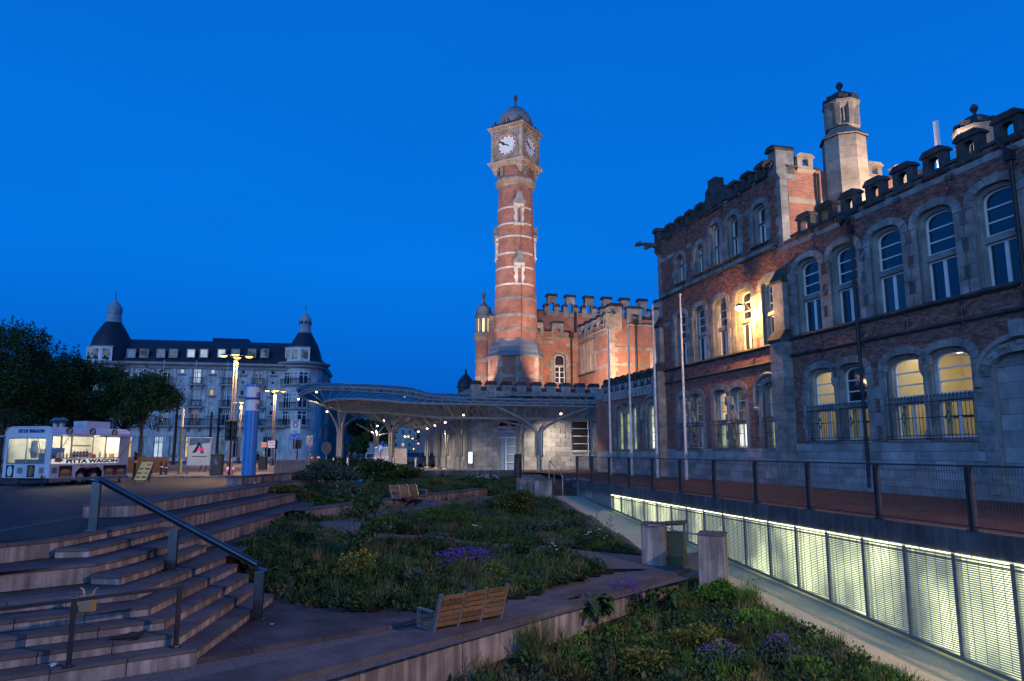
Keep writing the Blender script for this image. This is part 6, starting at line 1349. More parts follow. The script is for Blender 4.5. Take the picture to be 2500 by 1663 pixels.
def strip(name, A, B, n=40, dz=.035):
    A = resample([(a[0], a[1], 0) for a in pg(A)], n); B = resample([(b[0], b[1], 0) for b in pg(B)], n); rows = []
    for t in np.linspace(0, 1, 9):
        Q = A + (B - A) * t; Q[:, 2] = gz(Q[:, 0], Q[:, 1]) + dz; rows.append(Q)
    m = MB()
    for a, b in zip(rows, rows[1:]): m.sheet([tuple(p) for p in a], [tuple(p) for p in b])
    return obj(name, m, gravelp, kind='structure', smooth=80)
strip('garden_path', [(690, 1287), (760, 1296), (840, 1318), (1000, 1332), (1240, 1350), (1470, 1392), (1600, 1392)], [(752, 1276), (880, 1262), (900, 1296), (1000, 1309), (1240, 1330), (1470, 1350), (1590, 1362)])
strip('garden_path', [(752, 1279), (880, 1268), (1000, 1252), (1100, 1234), (1250, 1214), (1350, 1222), (1420, 1266), (1500, 1315), (1560, 1355)], [(752, 1274), (880, 1256), (1000, 1238), (1100, 1226), (1190, 1212), (1340, 1210), (1440, 1260), (1530, 1315), (1600, 1360)], dz=.03)
strip('garden_path', [(575, 1348), (640, 1310), (700, 1284)], [(556, 1352), (650, 1292), (752, 1272)], dz=.05)
bedA = pg([(593, 1345), (650, 1312), (700, 1290), (760, 1298), (835, 1320), (1000, 1334), (1240, 1352), (1400, 1372), (1470, 1392), (1400, 1412), (1357, 1424), (1222, 1462), (1160, 1475), (1059, 1500), (900, 1490), (703, 1478), (670, 1474), (640, 1440), (605, 1390)])
bedB = pg([(905, 1272), (1000, 1256), (1100, 1238), (1240, 1218), (1335, 1222), (1420, 1268), (1500, 1318), (1558, 1354), (1480, 1350), (1380, 1338), (1240, 1329), (1100, 1314), (1000, 1306), (905, 1296)])
bedC = [(-6.9, 23.4), (-7.5, 24.4), (-8.6, 31), (-9.6, 35), (-9.3, 42), (-7.5, 49.2), (.4, 50), (.6, 41), (-.4, 38.5), (-1.9, 37.0), (-4.75, 30.2), (-6.5, 23.6)]
SPF = {0: (1.25, .62, 1.15, .35), 1: (.9, .36, .9, .6), 2: (.7, .5, .75, .5), 3: (1.1, .20, 1.2, .8), 4: (.7, .5, .9, .5), 5: (.85, .28, 1.0, .7)}
def ground_cover(name, poly, zf, n_cl, lab, pal, rr=(.25, .55), hh=(.15, .42), lf=(30, 60), Ls=(.08, .15), grass=.25, group=None, wfun=None):
    P = np.array(poly); got = []
    while len(got) < n_cl:
        x = RNG.uniform(P[:, 0].min(), P[:, 0].max(), 400); y = RNG.uniform(P[:, 1].min(), P[:, 1].max(), 400); k = inside(poly, x, y); got += list(zip(x[k], y[k]))
    got = np.array(got[:n_cl]); Z = zf(got[:, 0], got[:, 1]); C_, D_, L_, W_, M_ = [], [], [], [], []
    for (x, y), z in zip(got, Z):
        sp_ = (math.sin(x * 1.3 + 1.3) + math.cos(y * 1.1 + x * .6) + RNG.normal() * .3); mi = pal[int(np.clip((sp_ + 2.2) / 4.4, 0, .999) * len(pal))]
        r = RNG.uniform(*rr); h = RNG.uniform(*hh)
        f_ = SPF.get(mi, (1, .45, 1, .5)); r *= f_[3] + .5; h *= f_[2]
        if RNG.uniform() < grass: C, Dv, L, W_i = tuft((x, y, z), .22, h * 1.35, int(RNG.integers(25, 50)), .011 + .0006 * max(0, y - 12)); mi = [1, 1, 3, 1, 2, 6][int(RNG.integers(0, 6))]
        else: C, Dv, L, W_i = clump((x, y, z), r, h, int(RNG.integers(*lf)), RNG.uniform(*Ls) * f_[0], f_[1], f_[3])
        C_.append(C); D_.append(Dv); L_.append(L); W_.append(W_i); M_.append(np.full(len(C), mi))
    return leaf_mesh(name, np.concatenate(C_), np.concatenate(D_), np.concatenate(L_), np.concatenate(W_), GR + [dry], np.concatenate(M_), label=lab, cat='ground cover', kind='stuff')
ground_cover('ground_cover', bedA, gz, 2100, 'dark mixed planting filling the bed between the stairs and the nearer bench', [0, 0, 1, 0, 2, 3, 1], (.18, .42), (.08, .34), (45, 80), (.05, .105), .34)
ground_cover('ground_cover', bedB, gz, 1900, 'mixed low planting in the middle bed beside the ramp', [0, 1, 2, 3, 0, 1, 2], (.2, .45), (.06, .30), (35, 60), (.06, .12), .3)
ground_cover('ground_cover', bedC, gz, 2600, 'mixed planting in the far bed behind the low garden wall', [0, 1, 2, 1, 3, 0], (.22, .5), (.06, .30), (22, 40), (.09, .17), .2)
# front bed, sloping to the ramp
wb = [(-8, 4.8, -2.35), (-2.3, 11.2, -2.25), (.6, 14.3, -2.1), (2.98, 17.1, -2.02), (4.85, 19.7, -1.98), (4.4, 20.6, -1.75)]
gz2 = shepard(wb + [(x + .05, y, rz_(y) + .06) for x, y in rampL[::4] if y < 22] + [(0, 6, -2.55), (2.2, 11, -2.32), (-2, 5, -2.55)])
polyD = [(-8.6, 4.2), (-5.2, 7.8), (-2.2, 11.2), (.7, 14.4), (3.05, 17.2), (4.9, 19.8), (4.2, 20.9), (3.6, 21.2)] + [(x, y) for x, y in rampL[::-1] if 2.5 < y < 21] + [(3, 2.5), (-9, 2.5)]
grid_ground('garden_soil', polyD, gz2, soil, .35)
polyD2 = [(-2.8, 8.0), (-1.5, 11.4), (.8, 14.3), (3.1, 17.1), (4.9, 19.5), (4.1, 20.3), (3.6, 20.6)] + [(x - .12, y) for x, y in rampL[::-1] if 7.2 < y < 20.4] + [(0, 7.2)]
ground_cover('ground_cover', polyD2, gz2, 1500, 'mixed weeds and herbs covering the front bed below the retaining wall', [1, 0, 5, 2, 1, 0, 3, 1], (.16, .38), (.12, .36), (30, 60), (.05, .105), .3)
edgeP = [(x, y) for x, y in rampL if 7.2 < y < 20.5]; eb = [(x - .7, y) for x, y in edgeP] + [(x + .02, y) for x, y in edgeP[::-1]]
ground_cover('grass_verge', eb, gz2, 520, 'bright green grass verge lit by the panels along the ramp', [5, 5, 1], (.12, .3), (.08, .26), (30, 50), (.05, .09), .55)
# ---- plants one can tell apart
def plant(name, lab, cat, base, parts, group=None):
    t = thing(name, lab, cat, base, 0, group)
    for pn, C, Dv, L, W_, ms, mi in parts: leaf_mesh(pn, C, Dv, L, W_, ms, np.full(len(C), mi) if np.isscalar(mi) else mi, t)
    return t
def stems(t, base, tips, r=.02): 
    m = MB()
    for p in tips: b = V(*base); p = V(*p); m.tube([b, (b + p) / 2 + V(*(RNG.normal(size=3) * .05)), p], [r, r * .7, r * .3], 5)
    obj('stem', m, bark if r > .015 else twig, t)
def shrub(x, y, zc, r, h, n, L, mi, lab, lumps=7, name='shrub', zf=gz, asp=.5):
    p = (x, y, float(zf(x, y)[0])); Cs = []
    tips = []
    for i in range(lumps):
        a = RNG.uniform(0, 6.28); q = RNG.uniform(.1, .75) * r; hz_ = p[2] + h * RNG.uniform(.15, .62); c = (x + q * math.cos(a), y + q * math.sin(a), hz_); tips.append((c[0], c[1], hz_ + h * .2)); Cs.append(clump(c, r * RNG.uniform(.35, .6), h * RNG.uniform(.28, .42), n // lumps, L, asp, .4, .6))
    cat_ = [np.concatenate([c[k] for c in Cs]) for k in range(4)]; mi_ = np.where(RNG.uniform(size=len(cat_[0])) < .8, mi, 1)
    t = plant(name, lab, 'shrub', p, [('foliage', *cat_, GR, mi_)]); stems(t, p, tips, .022); return t
def at2(x, y, zf=gz):
    z = -1.
    for _ in range(14): p = G(x, y, z); z = .5 * z + .5 * float(zf(p[0], p[1])[0])
    return p[0], p[1]
for (px_, Y, r, h, n, L, mi, lab) in [((905, 0), 42, 1.5, 1.65, 3200, .20, 0, 'large dark rounded shrub behind the farther bench, right of the pine-like one'), ((815, 0), 35, 1.7, 1.3, 3000, .16, 3, 'dense blue-green shrub at the left end of the low garden wall'), ((830, 0), 44, 1.2, 1.7, 2200, .18, 0, 'dark conical shrub below the first canopy column'), ((768, 0), 44, 1.2, 1.0, 2000, .18, 4, 'yellow-green shrub beside the end of the bench walls'),
        ((855, 0), 31, .9, .8, 1500, .14, 3, 'grey-green bush just above the low garden wall, left of the farther bench'), ((960, 0), 46, 1.6, 1.15, 2200, .2, 1, 'broad green bush left of the concrete wall, behind the bench'), ((1010, 0), 47, 1.0, .8, 1200, .18, 4, 'yellow-green mound in front of the concrete wall'), ((730, 0), 29.5, .9, .65, 1500, .13, 2, 'olive mound of foliage beside the tier ends'),
        ((1062, 0), 40, .55, .42, 900, .12, 4, 'small round yellow flowering mound right of the farther bench'), ((1115, 0), 41.5, .6, .3, 700, .12, 4, 'second small yellow mound, nearer the right end of the garden wall')]:
    X = (px_[0] - 1250) / FPX * Y; shrub(X, Y, 0, r, h, n, L, mi, lab)
for (px_, py_, r, h, n, L, mi, lab) in [(1262, 1258, .85, 1.15, 2600, .13, 2, 'bushy olive-green shrub standing up beside the farther pillar'), (1330, 1305, .62, .55, 1300, .10, 3, 'rounded grassy grey-green mound in the middle bed'), (1280, 1372, .5, .62, 1300, .09, 0, 'dark leafy bush at the edge of the sloping gravel path'), (1365, 1352, .42, .5, 1000, .08, 3, 'grey-green tufted bush right of the dark leafy one'), (1060, 1278, .8, .5, 1500, .12, 1, 'low broad-leaved bush in the left of the middle bed'), (960, 1300, .7, .45, 1300, .12, 0, 'dark cushion plant at the left tip of the middle bed'), (770, 1425, .55, .35, 1100, .07, 4, 'yellow-green flowering clump in the dark bed'), (890, 1410, .6, .42, 1300, .07, 4, 'second yellow-green clump, right of the first, in the dark bed'), (1010, 1440, .5, .5, 1200, .08, 3, 'silver-leaved clump above the nearer bench'), (700, 1340, .8, .45, 1500, .1, 0, 'dark broad clump beside the stairs'), (1060, 1365, .45, .6, 900, .09, 0, 'upright dark plant left of the violet flowers')]:
    x, y = at2(px_, py_); shrub(x, y, 0, r, h, n, L, mi, lab)
# small loose tree in the dark bed
x, y = at2(878, 1385); b = (x, y, float(gz(x, y)[0])); t = thing('young_tree', 'loose young tree with thin spreading branches rising in front of the garden wall', 'tree', b)
rn = random.Random(5); Cs = []; m = MB(); m.tube([b, (b[0] + .02, b[1], b[2] + .9), (b[0] + .05, b[1], b[2] + 1.8)], [.04, .03, .02], 6)
for i in range(22):
    a = rn.uniform(0, 6.28); rr = rn.uniform(.3, .85); z0_ = b[2] + rn.uniform(.4, 1.65); tip = V(b[0] + rr * math.cos(a), b[1] + rr * .8 * math.sin(a), z0_ + rn.uniform(-.05, .5)); s0 = V(b[0] + .03, b[1], z0_)
    m.tube([s0, (s0 + tip) / 2 + V(0, 0, .06), tip], [.012, .009, .004], 4)
    n = 85; f = RNG.uniform(.25, 1.05, n)[:, None]; C = s0 + (tip - s0) * f + RNG.normal(size=(n, 3)) * .07; Cs.append((C, RNG.normal(size=(n, 3)), np.full(n, .10) * RNG.uniform(.6, 1.3, n), np.full(n, .055)))
obj('trunk', m, bark, t); leaf_mesh('crown', *[np.concatenate([c[k] for c in Cs]) for k in range(4)], GR, np.where(RNG.uniform(size=22 * 85) < .7, 0, 1), t)
# violet cranesbill, yellow and white flowers
def flowers(px_, py_, r, h, n, lab, pet, size=.045, zf=gz, base_mi=1, nl=900, sy=1.0, cat='flowers'):
    x, y = at2(px_, py_, zf); b = (x, y, float(zf(x, y)[0])); t = thing('flower_clump', lab, cat, b)
    c = clump(b, r, h * .75, nl, .09, .5, .4, .6); leaf_mesh('foliage', *c, GR, np.where(RNG.uniform(size=nl) < .6, base_mi, 0), t)
    a = RNG.uniform(0, 6.28, n); q = np.sqrt(RNG.uniform(0, 1, n)) * r; P = np.stack([x + q * np.cos(a), y + q * np.sin(a) * sy, b[2] + h * (.55 + .5 * RNG.uniform(0, 1, n)) * np.sqrt(np.maximum(.2, 1 - (q / r) ** 2 * .7))], 1)
    k = 5; C = np.repeat(P, k, 0); an = np.tile(np.arange(k) * 2 * math.pi / k, n) + np.repeat(RNG.uniform(0, 6.28, n), k); Dv = np.stack([np.cos(an), np.sin(an), RNG.uniform(-.1, .6, n * k)], 1); leaf_mesh('blossom', C, Dv, np.full(n * k, size), np.full(n * k, size * .9), [pet], np.zeros(n * k), t)
    m = MB()
    for i in range(0, n, 3): m.tube([(P[i][0] * .8 + x * .2, P[i][1] * .8 + y * .2, b[2]), P[i]], .004, 3)
    obj('stem', m, twig, t); return t
flowers(1130, 1378, .95, .42, 420, 'broad drift of violet flowers at the middle of the dark bed', petal_v, .05, sy=.7); flowers(1085, 1398, .35, .3, 110, 'small violet patch at the left of the broad violet drift', petal_v, .045)
flowers(1528, 1492, .40, .75, 230, 'tall violet flowering plant against the retaining wall', petal_v, .034, gz2); flowers(1760, 1628, .42, .45, 130, 'violet flowers low in the front bed near the frame edge', petal_v, .026, gz2); flowers(1905, 1615, .30, .5, 150, 'violet flowers next to the grass verge in the front bed', petal_v, .026, gz2)
flowers(1195, 1408, .45, .3, 90, 'scattered yellow flowers right of the violet drift', petal_y, .03); flowers(880, 1395, .6, .5, 120, 'yellow blossoms dotted over the dark bed centre', petal_y, .03)
flowers(1160, 1306, .18, .35, 14, 'white blossoms at the front of the middle bed', petal_w, .06); flowers(1455, 1322, .4, .4, 22, 'white blossoms at the ramp side of the middle bed', petal_w, .05); flowers(1358, 1354, .3, .45, 14, 'white seed heads beside the gravel path', petal_w, .05); flowers(1190, 1178, .8, .5, 40, 'pale roses in the far bed in front of the concrete wall', petal_w, .08)
# big-leaved plants below the retaining wall
def hosta(px_, py_, r, h, n, L, lab):
    x, y = at2(px_, py_, gz2); b = (x, y, float(gz2(x, y)[0])); t = thing('broad_leaved_plant', lab, 'plant', b)
    for i in range(n):
        a = RNG.uniform(0, 6.28); q = RNG.uniform(.25, 1) * r; el = RNG.uniform(.2, 1.0); d = V(math.cos(a), math.sin(a), 0); s = V(-d[1], d[0], 0); c = V(x, y, b[2]) + d * q * .5 + V(0, 0, h * RNG.uniform(.45, 1.0)); l = L * RNG.uniform(.7, 1.2); w = l * .34; u = V(0, 0, 1)
        pr = [(0, 0, .0), (.3, .8, .10), (.6, 1.0, .10), (.85, .55, .02), (1.0, 0, -.12)]; vs = []
        for f, ww, zz in pr:
            ctr = c + d * l * f + u * (l * (el * f * .6 + zz * 1.2 - f * f * .55)); vs += [ctr - s * w * ww + u * .03 * ww, ctr - u * .02, ctr + s * w * ww + u * .03 * ww]
        fs = [(k * 3 + j, k * 3 + j + 1, k * 3 + j + 4, k * 3 + j + 3) for k in range(4) for j in range(2)]
        obj('leaf', MB().add(vs, fs), GR[i % 2], t, smooth=80)
    stems(t, b, [(x + RNG.normal() * r * .3, y + RNG.normal() * r * .3, b[2] + h * .7) for _ in range(8)], .008)
hosta(1230, 1560, .62, .42, 70, .26, 'broad-leaved dark plant in front of the retaining wall below the bench'); hosta(1440, 1530, .7, .55, 90, .26, 'large broad-leaved clump beside the tall violet flowers'); hosta(1620, 1500, .5, .5, 60, .22, 'broad-leaved clump right of the tall violet flowers'); hosta(960, 1655, .6, .3, 60, .22, 'broad-leaved plant at the bottom edge of the picture')
def tufted(px_, py_, r, h, n, mi, lab, zf=gz2, w=.010):
    x, y = at2(px_, py_, zf); b = (x, y, float(zf(x, y)[0])); t = thing('grass_tuft', lab, 'grass tuft', b); c = tuft(b, r, h, n, w); leaf_mesh('blade', *c, GR + [dry], np.where(RNG.uniform(size=n) < .8, mi, 6), t); return t
tufted(1305, 1605, .5, .75, 420, 1, 'tall arching grass tuft between the two broad-leaved plants'); tufted(1120, 1640, .4, .5, 260, 6, 'dry brown grass tuft below the retaining wall'); tufted(1830, 1480, .35, .6, 260, 5, 'bright grass tuft beside the nearest pillar'); tufted(1190, 1655, .4, .4, 260, 6, 'pale dry grass at the bottom edge')
def weed(px_, py_, h, lab, zf=gz2, n=9):
    x, y = at2(px_, py_, zf); b = V(x, y, float(zf(x, y)[0])); t = thing('tall_weed', lab, 'plant', b); m = MB(); tp = b + V(.03, 0, h); m.tube([b, (b + tp) / 2 + V(.02, 0, 0), tp], [.007, .005, .003], 4); Cs = []
    for i in range(n): z = h * (.35 + .65 * i / n); p = b + V(.02, 0, z); e = p + V(RNG.normal() * .08, RNG.normal() * .06, .08); m.tube([p, e], .003, 3); Cs.append(e)
    obj('stem', m, twig, t); C = np.array(Cs).repeat(5, 0); leaf_mesh('leaf', C, RNG.normal(size=(len(C), 3)), np.full(len(C), .05), np.full(len(C), .025), GR, np.full(len(C), 1), t)
weed(1845, 1478, .62, 'single tall weed rising against the pale ramp'); weed(1455, 1325, 1.1, 'tall bare weed at the ramp side of the middle bed', gz, 12); weed(1490, 1330, .95, 'second bare weed nearer the ramp', gz, 12)
def fern(px_, py_, r, h, lab, zf=gz2, mi=5): x, y = at2(px_, py_, zf); return shrub(x, y, 0, r, h, 2200, .09, mi, lab, 8, 'leafy_weed', zf, .4)
fern(1755, 1470, .40, .62, 'bright green leafy weed at the foot of the nearest pillar'); fern(1830, 1540, .45, .45, 'feathery bright green clump at the edge of the ramp'); fern(1690, 1580, .5, .42, 'olive flowering herb in the middle of the front bed', mi=4); fern(1560, 1640, .55, .38, 'yellowish herb clump at the bottom of the front bed', mi=4); fern(1985, 1655, .4, .3, 'bright verge clump at the bottom right of the bed')
# ---- trees on the square, street trees
def tree(px_, Y, zc, rx, rzz, n, lab, trunk=.16, zt=None, L=.19, mi=(0, 1), spikes=30, group=None, name='plane_tree'):
    X = (px_ - 1250) / FPX * Y; t = thing(name, lab, 'tree', (X, Y, 0)); c = V(X, Y, zc); m = MB(); h0 = zc - rzz * .6; m.tube([(X, Y, 0), (X + .05, Y, h0 * .5), (X, Y, h0), (X, Y, zc)], [trunk, trunk * .85, trunk * .8, trunk * .4], 8); Cs = []
    lim = [];
    for i in range(26):
        a = RNG.uniform(0, 6.28); b_ = RNG.uniform(-.5, 1.0); q = math.sqrt(max(.05, 1 - b_ * b_)) * RNG.uniform(.45, .95); p = c + V(q * rx * math.cos(a), q * rx * math.sin(a), b_ * rzz * .85); lim.append(p)
        if i < 14: m.tube([(X, Y, h0 - .2), (c + p) / 2 - V(0, 0, .3), p], [trunk * .5, trunk * .3, .02], 5)
        k = int(n * 1.5) // 26; v = RNG.normal(size=(k, 3)); v /= np.linalg.norm(v, axis=1)[:, None]; v *= (RNG.uniform(.25, 1, k) ** .5)[:, None]; Cs.append(p + v * V(rx * .36, rx * .36, rzz * .34) * RNG.uniform(.7, 1.2))
    for i in range(spikes):
        a = RNG.uniform(0, 6.28); q = math.sqrt(RNG.uniform(0, 1)) * .85; p = c + V(q * rx * math.cos(a), q * rx * math.sin(a), rzz * .9 * math.sqrt(1 - q * q)); hh_ = RNG.uniform(.5, 1.5); k = 34; f = RNG.uniform(-.2, 1, k)
        Cs.append(p + np.stack([RNG.normal(size=k) * .10 * (1.3 - f), RNG.normal(size=k) * .1 * (1.3 - f), f * hh_], 1))
    C = np.concatenate(Cs); obj('trunk', m, bark, t, smooth=True); leaf_mesh('crown', C, RNG.normal(size=C.shape), L * RNG.uniform(.6, 1.3, len(C)), L * .62 * RNG.uniform(.7, 1.2, len(C)), GR, np.where(RNG.uniform(size=len(C)) < .65, mi[0], mi[1]), t); return t
tree(352, 58, 5.4, 3.1, 2.2, 9000, 'clipped plane tree nearest the hotel, its trunk beside the menu board'); tree(235, 60, 6.0, 3.4, 2.6, 9000, 'plane tree behind the right end of the snack wagon'); tree(120, 58, 6.6, 3.6, 3.1, 10000, 'plane tree behind the middle of the snack wagon'); tree(15, 55, 7.4, 3.9, 3.8, 11000, 'tallest plane tree at the left edge of the picture'); tree(-80, 52, 6.5, 4.2, 4.0, 7000, 'plane tree cut off by the left edge behind the snack wagon'); tree(310, 68, 5.2, 3.4, 2.3, 6000, 'plane tree standing behind the one beside the menu board')
tree(165, 66, 4.6, 4.5, 2.4, 8000, 'low dense tree filling the gap behind the wagon roof'); tree(60, 66, 4.6, 4.5, 2.6, 8000, 'low dense tree behind the wagon near the left edge')
tree(930, 120, 4.6, 2.6, 2.4, 4000, 'amber-lit round street tree seen under the canopy', .2, L=.42, mi=(2, 1), spikes=0, name='street_tree'); tree(895, 150, 5.5, 3.4, 2.6, 3000, 'dark street tree left of the amber one under the canopy', .2, L=.5, spikes=0, name='street_tree'); tree(1055, 135, 6.0, 3.2, 3.8, 3000, 'dark street tree on the right side of the street by the annex', .2, L=.5, spikes=0, name='street_tree'); tree(880, 105, 2.2, 1.6, 1.2, 2000, 'dark bush by the cars under the canopy', .1, L=.35, spikes=0, name='street_tree')
# ================================================================ things on the square
def text(s, pos, right, size, m_, parent, up=(0, 0, 1), ext=.006, bold=.012, name='lettering', shear=0.0, align='LEFT', sx=1.0):
    cu = bpy.data.curves.new(name, 'FONT'); cu.body = s; cu.size = size; cu.extrude = ext; cu.offset = bold; cu.shear = shear; cu.align_x = align; cu.materials.append(m_); cu.resolution_u = 2
    o = bpy.data.objects.new(name, cu); COL.objects.link(o); r = Vector((right[0], right[1], 0)).normalized(); u = Vector(up).normalized(); n = r.cross(u)
    Mx = Matrix((r * sx, u, n)).transposed().to_4x4(); Mx.translation = Vector(tuple(map(float, pos))) - (base_of(parent) if parent is not None else Vector((0, 0, 0))); me = bpy.data.meshes.new_from_object(o); bpy.data.objects.remove(o); o = link(name, me, parent); o.matrix_local = Mx; return o
def flat(name, c): return M(name, c, tuple(x * .92 for x in c), 3, .5, 0)
navy = flat('navy_print', (.015, .03, .25)); redp = flat('red_print', (.32, .02, .03)); darkp = flat('dark_print', (.02, .012, .012)); foodp = M('food_print', (.50, .26, .14), (.22, .10, .05), 9, .5); bread = M('bread_print', (.55, .38, .22), (.38, .24, .12), 14, .5); salad = M('salad_print', (.14, .22, .05), (.30, .06, .03), 16, .5); yel = flat('yellow_print', (.85, .58, .16)); wagonw = M('wagon_white', (.66, .68, .70), (.58, .60, .62), 1.5, .35, .03, 20, dirt=.15)
def disc(fr, u, z, r, v0, v1, n=20): return MB().slab(fr, [(u + r * math.cos(2 * math.pi * i / n), z + r * math.sin(2 * math.pi * i / n)) for i in range(n)], v0, v1)
T1 = lambda x, y: (x * .1697, 1010 + y * .1697)
TC_ = D(118, 1169, 35.0); TS = Fr(TC_, (.28, .96)); TE = Fr(TC_, (-.96, .28), flip=-1)
wg = thing('snack_wagon', 'white snack trailer lettered PITTA WAGON with lit serving hatch open', 'food trailer', (TC_[0], TC_[1], 0))
hs = lambda x, y: hit(TS, *T1(x, y)); he = lambda x, y: hit(TE, *T1(x, y))
LW = hs(1850, 600)[0]; WW = he(60, 600)[0]; zB, zT = .30, hs(740, 185)[1]; zh0, zh1 = hs(745, 640)[1], hs(770, 325)[1]; hu0_, hu1_ = hs(752, 500)[0], hs(1712, 500)[0]
rr = .38; arc_ = [(-rr + rr * math.cos(a), zT - rr + rr * math.sin(a)) for a in np.linspace(0, math.pi / 2, 7)]
wa_u, wa_w, wa_z = (hs(1055, 940)[0] + hs(1465, 920)[0]) / 2, hs(1465, 920)[0] - hs(1055, 940)[0], .88
arch_o = [(wa_u - wa_w / 2, zB), (wa_u - wa_w / 2, .62), (wa_u - wa_w / 2 + .28, wa_z), (wa_u + wa_w / 2 - .28, wa_z), (wa_u + wa_w / 2, .62), (wa_u + wa_w / 2, zB)]
outer = [(0, zB)] + arch_o + [(LW, zB), (LW, zT - rr), (0, zT - rr)]
body = MB().panel(TS, outer, [rect(hu0_, hu1_, zh0, zh1)], 0, .06); body.sheet([TS(0, v, z) for v, z in arc_], [TS(LW, v, z) for v, z in arc_])
ew0, ew1 = he(660, 500)[0], he(110, 500)[0]; ez0, ez1 = he(400, 725)[1], he(400, 345)[1]
eo = [(0, zB), (WW, zB), (WW, zT - rr)] + [(WW - rr + rr * math.cos(a), zT - rr + rr * math.sin(a)) for a in np.linspace(0, math.pi / 2, 7)] + [(rr - rr * math.sin(a), zT - rr + rr * math.cos(a)) for a in np.linspace(0, math.pi / 2, 7)]
body.panel(TE, eo, [rect(ew0, ew1, ez0, ez1)], 0, .06)
body.add([TS(0, -rr, zT), TS(LW, -rr, zT), TS(LW, -WW, zT), TS(0, -WW, zT)], [(0, 1, 2, 3)]); body.add([TS(0, -WW, zB), TS(LW, -WW, zB), TS(LW, -WW, zT), TS(0, -WW, zT)], [(0, 1, 2, 3)]); body.add([TS(LW, 0, zB), TS(LW, -WW, zB), TS(LW, -WW, zT), TS(LW, -rr, zT), TS(LW, 0, zT - rr)], [(0, 1, 2, 3, 4)]); body.add([TS(0, 0, zB), TS(LW, 0, zB), TS(LW, -WW, zB), TS(0, -WW, zB)], [(0, 1, 2, 3)])
obj('body', body, wagonw, wg, smooth=50)
obj('arch_trim', MB().tube([TS(u, .03, z) for u, z in arch_o], .05, 6), wagonw, wg); obj('wheel_well', MB().fb(TS, wa_u - wa_w / 2 - .1, wa_u + wa_w / 2 + .1, -.5, -.42, zB - .05, wa_z + .1).fb(TS, wa_u - wa_w / 2 - .1, wa_u + wa_w / 2 + .1, -.42, -.065, wa_z + .03, wa_z + .1).fb(TS, wa_u - wa_w / 2 - .1, wa_u - wa_w / 2 - .03, -.42, -.065, zB, wa_z + .03).fb(TS, wa_u + wa_w / 2 + .03, wa_u + wa_w / 2 + .1, -.42, -.065, zB, wa_z + .03), black, wg)
obj('roof_edge', MB().tube([TE(u, .01, z) for u, z in eo[3:10]] + [TE(u, .01, z) for u, z in eo[10:]], .03, 5), wagonw, wg); obj('skirt', MB().fb(TS, -.02, LW, .0, .04, zB - .06, zB + .05), galv, wg); obj('bumper', MB().fb(TE, -.05, WW + .05, .0, .12, zB - .16, zB + .06), dark_steel, wg)
for k, x in enumerate((1150, 1345)):
    u = hs(x, 950)[0]; w = obj('wheel', disc(TS, u, .34, .34, -.26, -.04, 24), black, wg); obj('rim', disc(TS, u, .34, .21, -.06, -.015, 18), steel, w)
    sp_ = MB()
    for j in range(9): a = j * 2 * math.pi / 9; sp_.slab(TS, [(u + r * math.cos(a + s), .34 + r * math.sin(a + s)) for r, s in ((.05, -.3), (.19, -.12), (.19, .12), (.05, .3))], -.015, .005)
    obj('spoke', sp_, white_paint, w)
for fr, u, v in ((TE, .15, .1), (TE, WW - .15, .1), (TS, LW - .45, -.1), (TS, .9, -.2)): obj('jack_leg', MB().tube([fr(u, v, zB), fr(u + .05, v, .05)], .03, 6).cb(fr(u + .05, v, .03), (.2, .2, .05), 0), iron, wg)
obj('tow_bar', MB().tube([TE(.35, .1, .32), TE(.6, 1.1, .36)], .045, 6).tube([TE(1.2, .1, .32), TE(.6, 1.1, .36)], .045, 6).tube([TE(.6, 1.0, .36), TE(.6, 1.0, .05)], .04, 6), iron, wg)
# hatch flap held up by two stays, end flap
fl0 = zh1 + .03; obj('hatch_flap', MB().box(TS(hu0_ - .1, .02, fl0), V(*TS(hu1_ + .15, .02, fl0)) - V(*TS(hu0_ - .1, .02, fl0)), V(TS.n[0], TS.n[1], 0) * 1.05 + V(0, 0, .02), V(0, 0, .05)), wagonw, wg)
for u, w in ((hu0_ + .15, .75), (hu1_ + .1, .75)): obj('stay', MB().tube([TS(u, .03, zh0 + .05), TS(u + .12, w, fl0 + .01)], .014, 5), iron, wg)
for u in (ew0 + .3,): obj('stay', MB().tube([TE(u, -.08, ez0 + .3), TE(u + .35, -.08, ez1)], .012, 5), iron, wg)
obj('side_flap', MB().box(TE(WW, -.1, ez1 + .1), V(TE.d[0], TE.d[1], 0) * .7 - V(0, 0, .06), -V(TE.n[0], TE.n[1], 0) * 3.0, V(0, 0, .04)), wagonw, wg)
cgl = glass('counter_glass', (.85, .92, .92), .02, .2)
wn = obj('end_window', MB().panel(TE, rect(ew0, ew1, ez0, ez1), [rect(ew0 + .05, ew1 - .05, ez0 + .05, ez1 - .05)], .01, .04).fb(TE, (ew0 + ew1) / 2 - .02, (ew0 + ew1) / 2 + .02, -.04, .01, ez0, ez1), galv, wg); obj('pane', MB().poly(TE, rect(ew0, ew1, ez0, ez1), -.02), cgl, wn)
hf = MB()
for x in (880, 1030, 1330, 1520): u = hs(x, 500)[0]; hf.fb(TS, u - .03, u + .03, -.05, .0, zh0, zh1)
u0, u1 = hs(1035, 460)[0], hs(1310, 460)[0]; hf.fb(TS, u0, u1, -.05, .0, hs(1100, 462)[1] - .03, hs(1100, 462)[1] + .03); obj('hatch_frame', hf, M('cream_frame', (.62, .56, .40), None, 3, .4), wg)
obj('counter', MB().fb(TS, hu0_ - .05, hu1_ + .05, -.6, .055, zh0 - .03, zh0), steel, wg)
